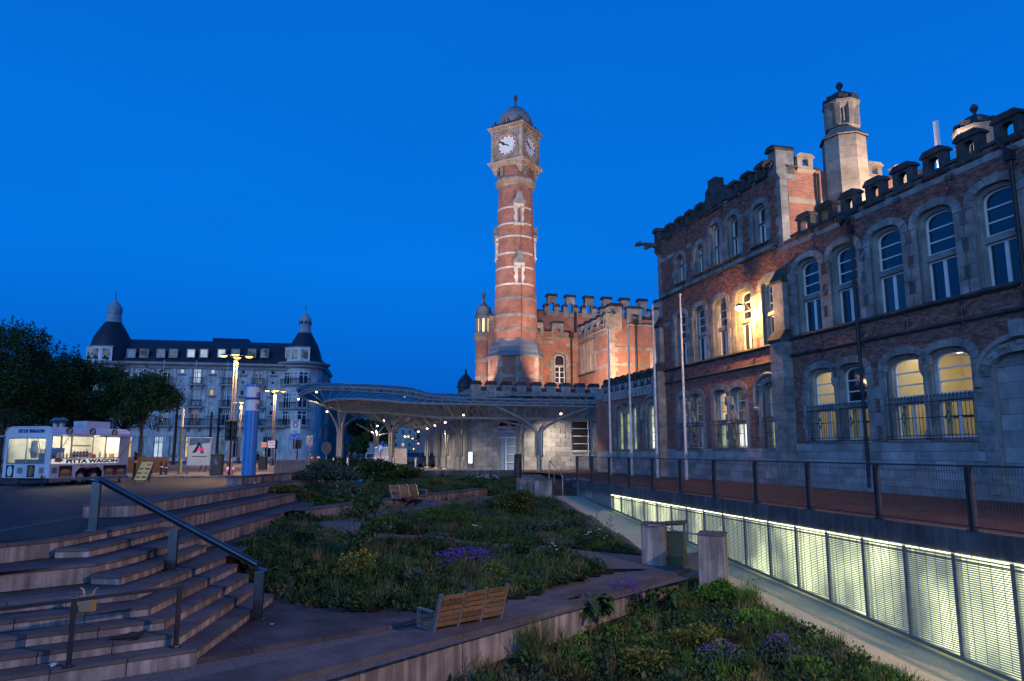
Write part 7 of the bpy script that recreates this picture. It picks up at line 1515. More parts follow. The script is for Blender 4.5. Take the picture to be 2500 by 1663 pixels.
inn = MB().fb(TS, .1, LW - .1, -WW + .12, -WW + .16, .8, zT - .1); inn.fb(TS, .1, LW - .1, -WW + .15, -.1, zT - .12, zT - .1); inn.fb(TS, LW - .16, LW - .12, -WW + .15, -.1, .8, zT - .1); obj('inner_lining', inn, M('inner_white', (.70, .68, .60), None, 3, .5), wg)
tl = glow('wagon_tube', (1.0, .93, .74), 13.0)
for u in (.9, 2.4, 3.9): obj('light_tube', MB().fb(TS, u - .45, u + .45, -.75, -.69, zT - .16, zT - .13), tl, wg)
lamp('wagon_light', 'POINT', TS(1.3, -.9, zT - .4), 130, (1.0, .92, .74), wg, size=.25); lamp('wagon_light', 'POINT', TS(3.4, -.9, zT - .4), 130, (1.0, .92, .74), wg, size=.25)
rn = random.Random(3); cols_ = [redp, salad, bread, foodp, white_paint, flat('blue_print', (.03, .12, .5)), yel, darkp]
goods = [('sauce_bottle', 'red', redp, 'bottle'), ('snack_box', 'white', white_paint, 'box'), ('sauce_bottle', 'yellow', yel, 'bottle'), ('snack_box', 'tan', bread, 'box'), ('sauce_bottle', 'green', salad, 'bottle'), ('paper_cup_stack', 'white', white_paint, 'cups'), ('snack_box', 'red', redp, 'box'), ('sauce_bottle', 'brown', foodp, 'bottle'), ('paper_cup_stack', 'orange', foodp, 'cups'), ('snack_box', 'yellow', yel, 'box')]
for i, (nm, cw_, c_, ca) in enumerate(goods):        # goods behind the hatch, standing on the wagon's counter: things of their own
    u = hu0_ + .25 + (hu1_ - hu0_ - .5) * i / 9; h = rn.uniform(.18, .34)
    g = MB().lathe([(.05, 0), (.055, h * .6), (.03, h * .8), (.02, h), (0, h)], TS(u, -.2, zh0), 8) if ca == 'bottle' else (MB().bb(TS(u, -.22, zh0), (.24, .16, h), .3, .01) if ca == 'box' else MB().lathe([(.045, 0), (.06, h), (0, h)], TS(u, -.2, zh0), 8))
    tag(obj(nm, g, c_), '%s %s standing on the lit counter of the snack wagon' % (cw_, {'bottle': 'sauce bottle', 'box': 'snack box', 'cups': 'stack of paper cups'}[ca]), ca, 'goods on the wagon counter')
obj('shelf', MB().fb(TS, u0, u1, -WW + .2, -WW + .5, 1.75, 1.79), galv, wg); obj('grill_unit', MB().fb(TE, .3, WW - .5, -.9, -.2, .9, 1.25).fb(TE, .5, 1.1, -.8, -.3, 1.25, 1.55).lathe([(.16, 1.3), (.22, 1.6), (.2, 2.1), (.08, 2.2)], (TE(1.7, -.6, 0)[0], TE(1.7, -.6, 0)[1], 0), 12), galv, wg)
bx = hs(930, 560); obj('fryer_hood', MB().fb(TS, bx[0] - .2, bx[0] + .35, -1.0, -.4, zh0, zh0 + .5), flat('blue_box', (.02, .12, .45)), wg)
ps = obj('menu_strip', MB().fb(TS, hs(1035, 600)[0], hs(1305, 600)[0], -.03, .015, zh0 + .02, hs(1100, 560)[1]), white_paint, wg)
for i in range(10): u = hs(1035, 600)[0] + .1 + (i % 5) * .19; obj('picture', disc(TS, u, zh0 + .11 + (i // 5) * .17, .07, .016, .02, 10), cols_[i % 4], ps)
sg = obj('sign_board', MB().fb(TS, hs(738, 680)[0], hs(1690, 680)[0], .0, .05, hs(740, 722)[1], hs(740, 655)[1]), glow('sign_light', (.86, .86, .82), .75), wg)
sz0 = hs(740, 722)[1]; sh = hs(740, 655)[1] - sz0; uA_, uB_ = hs(938, 690)[0], hs(1680, 690)[0]
tx_ = text('PITTA WAGON', TS(uA_, .056, sz0 + sh * .14), TS.d, sh * 1.08, navy, sg, bold=.014); k_ = (uB_ - uA_) / max(v.co.x for v in tx_.data.vertices)
for v in tx_.data.vertices: v.co.x *= k_
obj('picture', MB().slab(TS, [(hs(765, 690)[0], sz0 + .1), (hs(850, 690)[0], sz0 + .06), (hs(905, 690)[0], sz0 + .16), (hs(850, 690)[0], sz0 + .26), (hs(790, 690)[0], sz0 + .3)], .05, .056), foodp, sg)
text('PITTA WAGON', TE(he(265, 265)[0], .02, he(265, 276)[1]), -TE.d, .24, navy, wg, bold=.008, shear=.25)
for x, y in ((1003, 252), (1335, 262), (1650, 278)):
    u, z = hs(x, y); d_ = obj('picture', disc(TS, u, z, .19, .0, .015), M('plate_print', (.09, .06, .045), (.03, .02, .015), 9, .5) if 'plate_print' not in MATS else MATS['plate_print'], wg)
    for j in range(5): a = j * 1.3; obj('picture_detail', disc(TS, u + .08 * math.cos(a), z + .07 * math.sin(a), .045, .015, .02, 8), white_paint if j % 2 else bread, d_)
def burger(x0, y0, x1, y1, cx_, rad_):
    a, b = hs(x0, y1), hs(x1, y0); p = obj('poster', MB().fb(TS, a[0], b[0], 0, .012, a[1], b[1]), darkp, wg); obj('poster_base', MB().fb(TS, a[0] + .01, b[0] - .01, .012, .015, a[1] + .01, a[1] + (b[1] - a[1]) * .55), redp, p)
    for c in cx_:
        u, z = hs(c, (y0 + y1) / 2 + 20)
        for k, (r, h_, m_) in enumerate(((1.0, -.5, bread), (1.05, -.2, salad), (1.0, .05, foodp), (.95, .3, bread))): obj('picture_detail', MB().slab(TS, [(u + rad_ * r * math.cos(t), z + rad_ * (h_ + .33 * math.sin(t))) for t in np.linspace(0, 2 * math.pi, 13)[:-1]], .015, .02 + .002 * k), m_, p)
burger(838, 745, 1040, 915, (935,), .28); burger(1475, 735, 1820, 890, (1560, 1730), .26)
for k, x in enumerate((1175, 1250, 1315)): a = hs(x - 34, 795); b = hs(x + 30, 735); obj('poster', MB().fb(TS, a[0], b[0], 0, .012, a[1], b[1]), (redp, foodp, redp)[k], wg)
u, z = hs(1367, 760); obj('poster', disc(TS, u, z, .11, 0, .012), flat('green_print', (.03, .16, .06)), wg)
def louvre(fr, a, b): 
    o = obj('vent_panel', MB().fb(fr, min(a[0], b[0]), max(a[0], b[0]), 0, .012, min(a[1], b[1]), max(a[1], b[1])), wagonw, wg); n = 7
    for i in range(n): z = min(a[1], b[1]) + abs(b[1] - a[1]) * (i + .5) / n; obj('louvre', MB().fb(fr, min(a[0], b[0]) + .02, max(a[0], b[0]) - .02, .012, .02, z - .012, z + .012), iron, o)
louvre(TS, hs(735, 862), hs(825, 775)); louvre(TE, he(240, 860), he(335, 775)); louvre(TE, he(555, 860), he(640, 775))
for x0, x1 in ((75, 205), (380, 505)):
    a, b = he(x0, 915), he(x1, 740); p = obj('poster', MB().fb(TE, b[0], a[0], 0, .012, a[1], b[1]), darkp, wg); uc, zc_ = (a[0] + b[0]) / 2, (a[1] + b[1]) / 2
    obj('picture_detail', MB().slab(TE, [(uc + .16 * math.cos(t), zc_ + .26 * math.sin(t)) for t in np.linspace(0, 2 * math.pi, 15)[:-1]], .012, .016), white_paint if x0 < 100 else salad, p)
obj('number_plate', MB().fb(TE, he(620, 890)[0], he(560, 890)[0], .0, .015, he(590, 905)[1], he(590, 880)[1]), yel, wg); obj('reflector', MB().slab(TE, [(he(660, 940)[0], .36), (he(612, 940)[0], .36), (he(636, 900)[0], .56)], .12, .14), redp, wg)
rf = hs(1490, 180); obj('roof_unit', MB().fb(TS, hs(1320, 200)[0], hs(1660, 200)[0], -1.2, -.35, zT, zT + .36), wagonw, wg)
for k, u in enumerate((WW * .42, WW * .28)):
    p = TE(u, -1.2, zT); v_ = obj('flue', MB().lathe([(.13, 0), (.13, .3)], p, 10), galv, wg); obj('flue_cap', MB().lathe([(.30, .34), (.10, .5), (0, .52)], p, 10).lathe([(.26, .22), (.14, .3)], p, 10), M('flue_blue', (.10, .14, .20), None, 3, .5) if k == 0 else MATS['flue_blue'], v_)
# menu board
bp = G(343, 1180, 0); ab = Fr(bp, (.97, .22)); mbt = thing('menu_board', 'yellow A-frame menu board standing right of the snack wagon', 'sign board', bp); H_ = 1.12
def lean(u, t, s): return tuple(V(*ab(u, .0, 0)) * V(1, 1, 0) + V(ab.n[0], ab.n[1], 0) * (s * .38 * (1 - t)) + V(0, 0, H_ * t) + V(.10 * t, .0, 0) * 3)
for s in (1, -1):
    q = [lean(-.31, .14, s), lean(.31, .14, s), lean(.31, 1, s), lean(-.31, 1, s)]; m = MB().tube(q + q[:1], .022, 5)
    for u in (-.31, .31): m.tube([lean(u, .0, s), lean(u, .16, s)], .02, 5)
    f_ = obj('frame', m, galv if s < 0 else wood, mbt); obj('board', MB().add(q, [(0, 1, 2, 3)]), yel if s > 0 else galv, f_)
    if s > 0:
        for i in range(7):
            a, b = (-.16 if i % 2 else .13), .28 + (i // 2) * .19; c = V(*lean(a, b, s)) + V(ab.n[0], ab.n[1], 0) * .01
            obj('picture', MB().add([c + V(ab.d[0] * x, ab.d[1] * x, z) for x, z in ((-.10, -.05), (.10, -.05), (.10, .05), (-.10, .05))], [(0, 1, 2, 3)]), cols_[(i * 3) % 4], f_)
# ---- street lamps
def street_lamp(X, Y, ztop, lab, e, heads=4, rad_=.85, ph=.3):
    t = thing('street_lamp', lab, 'street lamp', (X, Y, 0))
    for s in (-.09, .09): obj('pole', MB().tube([(X + s, Y, 0), (X + s, Y, ztop - .25)], [.075, .055], 8), M('lamp_pole', (.34, .30, .25), (.25, .22, .19), 3, .4, metal=.5) if 'lamp_pole' not in MATS else MATS['lamp_pole'], t, smooth=True)
    obj('base', MB().lathe([(.25, 0), (.25, .1), (.2, .9), (.12, 1.0)], (X, Y, 0), 10), dark_steel, t)
    for j in range(heads):
        a = ph + 2 * math.pi * j / heads; p = V(X + rad_ * math.cos(a), Y + rad_ * math.sin(a), ztop)
        b = obj('lamp_head', MB().lathe([(.0, .14), (.16, .10), (.30, .03), (.31, 0), (.28, 0)], p, 14), dark_steel, t, smooth=True); obj('arm', MB().tube([(X, Y, ztop - .4), (X, Y, ztop + .05), p + V(0, 0, .1)], .035, 6), MATS['lamp_pole'], b); obj('lamp_glass', MB().lathe([(.0, -.10), (.16, -.08), (.27, 0)], p, 14), lampglow, b)
        lamp('street_light', 'SPOT', p - V(0, 0, .15), e, (1.0, .60, .26), t, (0, 0, -1), .2, cone=2.7, blend=.5)
    lamp('street_light', 'POINT', V(X, Y, ztop - .5), e * .10, (1.0, .60, .26), t, size=.2); return t
p = D(577, 870, 50); street_lamp(p[0], 50, p[2], 'tall lit street lamp with four heads beside the blue column', 2400)
p = D(672, 955, 78.6); street_lamp(p[0], 78.6, p[2], 'farther lit street lamp between blue column and canopy', 2400, ph=.5)
for X, Y in ((-62, 96), (-38, 100)): street_lamp(X, Y, 8.4, 'added street lamp unseen behind the clipped trees, %s of two' % ('left' if X < -50 else 'right'), 2400)  # lamps added out of sight to brighten the hotel front
for k, (x, y, Y) in enumerate([(989, 1066, 150), (997, 1066, 170), (1007, 1071, 190), (1021, 1083, 220), (1026, 1084, 240), (1010, 1096, 260), (1034, 1087, 270), (1041, 1069, 150)]):
    p = D(x, y, Y); t = thing('street_lamp', 'small amber street light far down the street behind the canopy', 'street lamp', (p[0], p[1], 0), 0, 'far street lights'); obj('pole', MB().tube([(p[0] + 1.5, Y, 0), (p[0] + 1.5, Y, p[2]), p], .06, 4), iron, t); obj('lamp_head', MB().lathe([(0, -.25), (.22, -.1), (.26, .1), (0, .2)], p, 8), lampglow, t)
# ---- blue column
bc = G(608, 1166, 0); bc = D(610, 1100, 30.3); t = thing('blue_column', 'tall blue round column with white ringed top standing behind the bench wall', 'column', (bc[0], bc[1], 0)); r_ = .28; zt_c = D(613, 941, 30.3)[2]; z1_ = D(613, 1003, 30.3)[2]
obj('shaft', MB().lathe([(r_, 0), (r_, z1_)], (bc[0], bc[1], 0), 28), blue_paint, t, smooth=True); obj('top', MB().lathe([(r_, z1_), (r_, zt_c), (r_ * .9, zt_c + .02), (0, zt_c + .02)], (bc[0], bc[1], 0), 28), white_paint, t, smooth=30)
for z, m_ in ((D(613, 974, 30.3)[2], navy), (zt_c - .03, blue_paint)): obj('ring', MB().lathe([(r_ + .001, z - .05), (r_ + .012, z - .045), (r_ + .012, z + .045), (r_ + .001, z + .05)], (bc[0], bc[1], 0), 28), m_, t)
for z in (zt_c - .42, z1_ + .17):
    a = -.35; q = V(bc[0] + (r_ + .02) * math.cos(a), bc[1] + (r_ + .02) * math.sin(a), z); n_ = V(math.cos(a), math.sin(a), 0); s_ = V(-n_[1], n_[0], 0); obj('emblem', MB().tube([q + s_ * .10 * math.cos(w) + V(0, 0, .12 * math.sin(w)) - n_ * .03 * math.cos(w) ** 2 for w in np.linspace(0, 2 * math.pi, 17)], .012, 4), navy, t); text('B', q - s_ * .05 - V(0, 0, .06), s_, .16, navy, t, bold=.003)
# ---- signs, panels, bins, posts
def pole_sign(name, lab, X, Y, plates, r=.03, zp=None, m_=None):
    t = thing(name, lab, 'sign', (X, Y, 0)); zm = max(p[3] for p in plates); obj('pole', MB().tube([(X, Y + .05, 0), (X, Y + .05, zp or zm)], r, 8), m_ or galv, t); return t
def plate(t, X, Y, w, z0, z1, m_, name='plate', dy=0.0): return obj(name, MB().bb((X, Y + dy, z0), (w, .03, z1 - z0), 0, .008), m_, t)
sw = flat('sign_white', (.72, .68, .66)); sblue = flat('sign_blue', (.03, .16, .55)); fz_ = lambda Y: Fr((0, Y, 0), (1, 0))
X, Y = (725 - 1250) / FPX * 46, 46.0; z = lambda y: D(725, y, 46)[2]; t = pole_sign('zone_sign', 'white ZONE sign with red ring above a blue pedestrian sign', X, Y, [(0, 0, 0, z(1024))]); pl_ = plate(t, X, Y, .63, z(1057.5), z(1024.5), sw); obj('ring', MB().tube([(X + .14 * math.cos(a), Y - .025, z(1038) + .14 * math.sin(a)) for a in np.linspace(0, 2 * math.pi, 19)], .028, 4), redp, pl_); text('ZONE', (X, Y - .02, z(1030.5)), (1, 0), .15, black, pl_, align='CENTER', bold=.006); text('uitgezonderd', (X, Y - .02, z(1053)), (1, 0), .075, black, pl_, align='CENTER', bold=0); text('plaatselijk', (X, Y - .02, z(1055.8)), (1, 0), .075, black, pl_, align='CENTER', bold=0)
p2_ = plate(t, X, Y, .60, z(1074), z(1060), sblue); wm = MB().tube([(X - .2, Y - .025, z(1064)), (X - .2, Y - .025, z(1069)), (X - .26, Y - .025, z(1073))], .022, 4).tube([(X - .2, Y - .025, z(1069)), (X - .14, Y - .025, z(1073))], .022, 4).tube([(X - .26, Y - .025, z(1067.5)), (X - .13, Y - .025, z(1066.5))], .016, 4).lathe([(0, -.03), (.035, 0), (0, .03)], (X - .2, Y - .03, z(1063)), 6); obj('walking_figure', wm, sw, p2_); obj('symbol', MB().tube([(X + .17 + .09 * math.cos(a), Y - .025, z(1065) + .06 * math.sin(a)) for a in np.linspace(0, 6.28, 9)], .014, 4).cb((X + .02, Y - .025, z(1070)), (.18, .01, .05)), sw, p2_)
X, Y = (761 - 1250) / FPX * 50, 50.0; z = lambda y: D(761, y, 50)[2]; t = pole_sign('zone_end_sign', 'cream end-of-zone sign with diagonal stroke above a small blue and red plate', X, Y, [(0, 0, 0, z(1065))]); pl_ = plate(t, X, Y, .42, z(1086.5), z(1065), M('sign_cream', (.66, .56, .42), None, 3, .5)); obj('stroke', MB().tube([(X - .19, Y - .022, z(1086)), (X + .19, Y - .022, z(1066))], .016, 4), black, pl_); obj('ring', MB().tube([(X + .1 * math.cos(a), Y - .02, z(1072) + .1 * math.sin(a)) for a in np.linspace(0, 6.28, 15)], .012, 4), dark_steel, pl_); p2_ = plate(t, X, Y, .42, z(1096), z(1087.5), sblue); obj('stroke', MB().tube([(X - .18, Y - .022, z(1095)), (X + .18, Y - .022, z(1088.5))], .025, 4), redp, p2_)
X, Y = (802 - 1250) / FPX * 52, 52.0; z = lambda y: D(802, y, 52)[2]; t = pole_sign('round_sign', 'dark round road sign seen from behind beside the first canopy column', X, Y, [(0, 0, 0, z(1079))]); obj('disc', MB().slab(fz_(Y), [(X + .38 * math.cos(a), z(1094) + .44 * math.sin(a)) for a in np.linspace(0, 6.28, 25)[:-1]], -.01, .02), dark_steel, t)
X, Y = (651 - 1250) / FPX * 70, 70.0; z = lambda y: D(651, y, 70)[2]; t = pole_sign('bus_stop_sign', 'orange and white bus stop sign on a yellow post', X, Y, [(0, 0, 0, z(1092))], .06, None, yel); plate(t, X, Y, .50, z(1092), z(1080), glow('stop_light', (.85, .30, .14), .9)); text('STOP', (X, Y - .03, z(1088)), (1, 0), .16, sw, t, align='CENTER'); plate(t, X, Y, .28, z(1109), z(1101), sw, 'timetable')
X, Y = (669 - 1250) / FPX * 62, 62.0; z = lambda y: D(669, y, 62)[2]; t = pole_sign('information_sign', 'small square white information sign with blue symbols beside the bus stop', X, Y, [(0, 0, 0, z(1093))]); pl_ = plate(t, X, Y, .62, z(1093.5), z(1076), sw); text('Reizigers', (X, Y - .02, z(1081)), (1, 0), .12, navy, pl_, align='CENTER', bold=0)
for dx in (-.12, .08, .2): obj('symbol', MB().cb((X + dx, Y - .02, z(1087)), (.07, .01, .1)), navy, pl_)
X, Y = (932.5 - 1250) / FPX * 64, 64.0; z = lambda y: D(932, y, 64)[2]; t = pole_sign('parking_sign', 'blue parking sign with white P on a red and white post under the canopy', X, Y, [(0, 0, 0, z(1086))], .05, None, redp); pl_ = plate(t, X, Y, .36, z(1103), z(1086), sblue); text('P', (X, Y - .02, z(1101)), (1, 0), .55, sw, pl_, align='CENTER', bold=.01)
X, Y = (1029 - 1250) / FPX * 105, 105.; z = lambda y: D(1029, y, 105)[2]; t = pole_sign('blue_sign', 'large blue direction sign far down the street', X, Y, [(0, 0, 0, z(1086))], .06); plate(t, X, Y, .6, z(1104), z(1087), sblue)
# advertising panel
Y = 49.; X = (497 - 1250) / FPX * Y; z = lambda y: D(497, y, Y)[2]; ad = thing('advertising_panel', 'lit grey advertising panel with a pale poster on two posts', 'advertising panel', (X, Y, 0)); w_ = 1.52
obj('case', MB().bb((X, Y, z(1137)), (w_ + .14, .18, z(1068) - z(1137)), 0, .02), galv, ad)
for s in (-.8, .78): obj('post', MB().tube([(X + s, Y, 0), (X + s, Y, z(1116))], .07, 8), galv, ad)
f_ = fz_(Y - .10); po = obj('poster', MB().poly(f_, rect(X - w_ / 2, X + w_ / 2, z(1135.5), z(1069.5)), 0), glow('poster_light', (.50, .48, .66), .62, (.40, .42, .55), .8), ad); q = lambda u, v: (X + u, z(1135.5) + v)
for nm, pts, m_ in (('shape', [q(-.7, 1.3), q(.7, 1.5), q(.72, 1.82), q(-.7, 1.8)], fol('poster_grey', (.20, .24, .22), (.12, .15, .14))), ('shape', [q(-.5, .8), q(-.2, .85), q(.05, 1.4), q(-.05, 1.55), q(-.3, 1.1)], darkp), ('shape', [q(.1, .75), q(.35, .8), q(.1, 1.45), q(.0, 1.4)], fol('poster_green', (.12, .2, .1), (.08, .12, .07))), ('shape', [q(-.45, .55), q(.55, .55), q(.55, .60), q(-.45, .60)], darkp), ('shape', [q(.12 + .24 * math.cos(a), 1.05 + .12 * math.sin(a)) for a in np.linspace(0, 6.28, 15)[:-1]], glow('poster_pink', (.9, .08, .30), .8))): obj(nm, MB().slab(f_, pts, .002, .008), m_, po)
def bin_(name, lab, X, Y, w, h, m_, z0=0.0, hood=False, d=.5, rz=0.0, taper=0.0):
    t = thing(name, lab, 'bin', (X, Y, z0)); obj('body', MB().bb((X, Y, z0), (w, d, h), rz, .04), m_, t); return t
X = (541 - 1250) / FPX * 47.5; t = bin_('litter_bin', 'brown square litter bin with white pictogram beside the advertising panel', X, 47.5, .72, 1.42, M('bin_brown', (.11, .085, .06), (.08, .06, .045), 3, .5)); obj('pictogram', MB().lathe([(0, -.05), (.05, 0), (0, .05)], (X, 47.22, 1.15), 6).tube([(X, 47.22, 1.08), (X - .03, 47.22, .9), (X - .09, 47.22, .8)], .025, 4).tube([(X, 47.22, 1.05), (X + .1, 47.22, .95), (X + .1, 47.22, .8)], .025, 4), sw, t); obj('lid', MB().bb((X, 47.5, 1.42), (.76, .54, .05), 0, .015), black, t)
X = (651 - 1250) / FPX * 62; t = bin_('litter_bin', 'black wheeled bin between the bus stop and the farther lamp', X, 62, .62, 1.15, black); obj('lid', MB().bb((X, 62, 1.15), (.66, .56, .07), 0, .02), black, t)
X = (777 - 1250) / FPX * 53; t = bin_('litter_bin', 'black bin heaped with rubbish beside the corrugated railing', X, 53, .72, .95, black, .1); obj('lid', MB().bb((X, 53, 1.05), (.5, .4, .05), 0, .02), black, t)
for i, cn in enumerate(('grey', 'black', 'tan')): tag(obj('rubbish_bag', MB().lathe([(.0, 0), (.12, .03), (.15, .12), (.06, .22), (0, .24)], (X - .24 + i * .22, 53 + (-1) ** i * .08, 1.05), 7), (galv, black, bread)[i], smooth=True), 'crumpled %s bag of rubbish heaped on the black bin' % cn, 'rubbish', 'rubbish heaped on the bin')
X = (1264 - 1250) / FPX * 40; t = thing('litter_bin', 'tall round black litter bin standing in front of the annex door', 'bin', (X, 40, 0)); obj('body', MB().lathe([(.21, 0), (.21, 1.2), (.19, 1.24), (0, 1.24)], (X, 40, .1), 16), black, t, smooth=30); obj('ashtray', MB().cb((X, 40, 1.42), (.3, .3, .16), .4), iron, t)
# green perforated bin at the near pillar
gb_ = G(1655, 1376, -1.485); X, Y = gb_[0] - .02, gb_[1] + .15; t = thing('litter_bin', 'green perforated litter bin with slanted black hood by the near pillars', 'bin', (X, Y, -1.55)); ga = -.38
body_ = MB().bb((X, Y, -1.6), (.58, .5, .98), ga, .03); o = obj('body', body_, bin_green, t); dv_ = V(math.sin(ga), -math.cos(ga), 0); su_ = V(math.cos(ga), math.sin(ga), 0); hl = MB()
for i in range(9):
    for j in range(13): c = V(X, Y, -1.5 + j * .065) + dv_ * .251 + su_ * (-.22 + i * .055 + (.0275 if j % 2 else 0)); hl.add([c + su_ * .011 * math.cos(a) + V(0, 0, .011 * math.sin(a)) for a in np.linspace(0, 6.28, 7)[:-1]], [tuple(range(6))])
obj('perforation', hl, black, o, kind='stuff')
for s in (-.26, .26): obj('bracket', MB().box(V(X, Y, -.63) + su_ * s - dv_ * .15, su_ * .02, dv_ * .3, V(0, 0, .22)), iron, t)
h0_ = V(X, Y, -.40); obj('hood', MB().add([h0_ + su_ * a + dv_ * b + V(0, 0, c) for c0 in (0, .03) for a, b, c in ((-.33, .3, c0 - .06), (.33, .3, c0 + .0), (.33, -.3, c0 + .06), (-.33, -.3, c0 - .0))], [(0, 3, 2, 1), (4, 5, 6, 7), (0, 1, 5, 4), (1, 2, 6, 5), (2, 3, 7, 6), (3, 0, 4, 7)]), iron, t)
# ---- benches
def bench(A, B, zs, lab, hgt=.52, face=1, nslat=6, arm=True):
    A = V(A[0], A[1]); B = V(B[0], B[1]); fr = Fr(A, B - A, flip=face); L = np.linalg.norm(B - A); t = thing('wooden_bench', lab, 'bench', fr(L / 2, 0, zs))
    for i in range(nslat):
        z0_ = zs + .06 + hgt * i / nslat; v = -.02 - .22 * (i + .5) / nslat; h = hgt / nslat
        for k in range(3): obj('back_slat', MB().add([fr(u, v + dv - .05 * dz, z0_ + dz * h * .78) for dz in (0, 1) for u, dv in ((L * k / 3 + .02, 0), (L * (k + 1) / 3 - .02, 0), (L * (k + 1) / 3 - .02, .035), (L * k / 3 + .02, .035))], [(0, 3, 2, 1), (4, 5, 6, 7), (0, 1, 5, 4), (1, 2, 6, 5), (2, 3, 7, 6), (3, 0, 4, 7)]), wood, t)
    for k in range(4):
        u = L * k / 3; m = MB().add([fr(u + du, v, z) for du in (-.025, .025) for v, z in ((-.04, zs), (.04, zs), (-.18, zs + hgt + .07), (-.25, zs + hgt + .07))], [(0, 1, 2, 3), (7, 6, 5, 4), (0, 4, 5, 1), (1, 5, 6, 2), (2, 6, 7, 3), (3, 7, 4, 0)]); s = obj('support', m, galv, t)
        for i in range(nslat * 2): obj('bolt', MB().lathe([(.0, .012), (.009, 0)], fr(u, -.075 - .15 * i / (nslat * 2), zs + .08 + hgt * i / (nslat * 2)), 5), steel, s) if hgt > .45 else None
        obj('seat_bearer', MB().fb(fr, u - .02, u + .02, .0, .48, zs + .0, zs + .05), galv, t)
    for i in range(5): obj('seat_slat', MB().fb(fr, 0, L, .05 + i * .09, .125 + i * .09, zs + .055, zs + .09), wood, t)
    if arm:
        for u in (0, L): obj('armrest', MB().fb(fr, u - .03, u + .03, .02, .48, zs + .30, zs + .335).fb(fr, u - .03, u + .03, .44, .48, zs, zs + .30), galv, t)
    return t
ba = G(1058, 1541, -1.485); bb_ = G(1221, 1508, -1.485); bench(ba, bb_, -1.485, 'nearer slatted wooden bench seen from behind on the retaining wall', .58, face=-1)
ba = G(959, 1214, -.24); bb_ = G(1043, 1213, -.24); ba = D(961, 1214, 29.0); d_ = V(up[1][0] - up[0][0], up[1][1] - up[0][1]); d_ /= np.linalg.norm(d_)
ba = D(958, 1214, 29.3)[:2]; bb_ = D(1022, 1209, 30.4)[:2]; bench(ba, bb_, -.24, 'farther slatted wooden bench glowing amber on the low garden wall', .48, face=1)
# ---- flagpoles, posts, bollards
for k, ((x, y, yt), lab) in enumerate(zip([(1492, 1158, 801), (1543, 1161, 780), (1606, 1167, 749), (1677, 1172, 721)], ['farthest white flagpole, left of the other three', 'second white flagpole from the annex', 'third white flagpole, in front of the lit arched window', 'nearest white flagpole, in front of the brick wing'])):
    p = G(x, y, .165); h = D(x - (1172 - 721) * .0, yt, p[1])[2]; t = thing('flagpole', lab, 'flagpole', p, 0, 'flagpoles before the brick wing'); obj('pole', MB().tube([p, (p[0], p[1], h)], [.085, .045], 12), pole_paint, t, smooth=True); obj('base_plate', MB().lathe([(.2, 0), (.2, .03), (.12, .06)], p, 12), galv, t); obj('cap', MB().lathe([(.05, 0), (.07, .05), (.0, .12)], (p[0], p[1], h), 8), pole_paint, t); obj('cleat', MB().cb((p[0], p[1] - .09, 1.4), (.06, .05, .25), 0), iron, t)
for x, y0, Y, lab in ((453, 1160, 49.5, 'short steel post left of the advertising panel'), (575, 1161, 48.5, 'short steel post beside the pink ball'), (820, 1146, 62, 'steel bollard left of the first canopy column'), (854, 1146, 62, 'steel bollard just right of the first canopy column'), (885, 1146, 63, 'steel bollard midway between the two front canopy columns'), (941, 1145, 64, 'steel bollard left of the second canopy column by the parking sign'), (968, 1145, 63.5, 'steel bollard touching the right of the second canopy column'), (994, 1145, 64, 'steel bollard before the amber street tree'), (1018, 1145, 64, 'steel bollard under the far headlights')):
    X = (x - 1250) / FPX * Y; t = thing('steel_bollard', lab, 'bollard', (X, Y, 0), 0, 'steel bollards on the pavement'); z0_ = .1; obj('post', MB().lathe([(.085, 0), (.085, .98), (.07, 1.0), (0, 1.01)], (X, Y, z0_), 12), M('bollard_steel', (.50, .47, .42), (.4, .38, .34), 3, .4, metal=.6) if 'bollard_steel' not in MATS else MATS['bollard_steel'], t, smooth=40); obj('collar', MB().lathe([(.12, 0), (.12, .03), (.09, .05)], (X, Y, z0_), 12), dark_steel, t)
for x, y0, h, lab in ((393, 1164, 1.0, 'black bollard with white ring on the kerb right of the menu board'), (327, 1173, 1.65, 'tall black post with white tip left of the menu board'), (405, 1163, .9, 'farther black bollard beside the ringed one')):
    p = G(x, y0, 0); t = thing('black_bollard', lab, 'bollard', p); obj('post', MB().lathe([(.12, 0), (.12, .12), (.085, .18), (.075, h * .75), (.10, h * .78), (.10, h * .82), (.07, h * .86), (.09, h * .95), (.04, h), (0, h)], p, 12), black, t, smooth=30); obj('ring', MB().lathe([(.086, h * .6), (.09, h * .61), (.09, h * .67), (.086, h * .68)], p, 12), sw, t)
p = G(436, 1160, .05); zt_p = D(448, 998, p[1])[2]; t = thing('signal_post', 'tall green post with yellow stripe left of the advertising panel', 'post', p); zm = D(446, 1042, p[1])[2]; obj('lower_post', MB().tube([p, (p[0], p[1], zm)], .085, 10), M('post_olive', (.13, .15, .05), (.09, .11, .04), 3, .5), t, smooth=True); obj('upper_post', MB().tube([(p[0], p[1], zm), (p[0], p[1], zt_p)], .09, 10), M('post_cream', (.50, .42, .30), None, 3, .5), t, smooth=True)
def signal(lab, x, yb, y0, y1, Y, two=True):
    X = (x - 1250) / FPX * Y; z = lambda y: D(x, y, Y)[2]; t = thing('traffic_light', lab, 'traffic light', (X, Y, 0)); obj('pole', MB().tube([(X, Y, 0), (X, Y, z(y0) + .1)], .06, 8), iron, t)
    for s in ((-.2, .2) if two else (0,)):
        b = obj('signal_box', MB().bb((X + s, Y - .12, z(y1)), (.34, .22, z(y0) - z(y1)), 0, .03), black, t)
        for i in range(3): obj('visor', MB().lathe([(.10, -.06), (.12, .06)], (X + s, Y - .24, z(y1) + (z(y0) - z(y1)) * (i + .5) / 3), 10), iron, b)
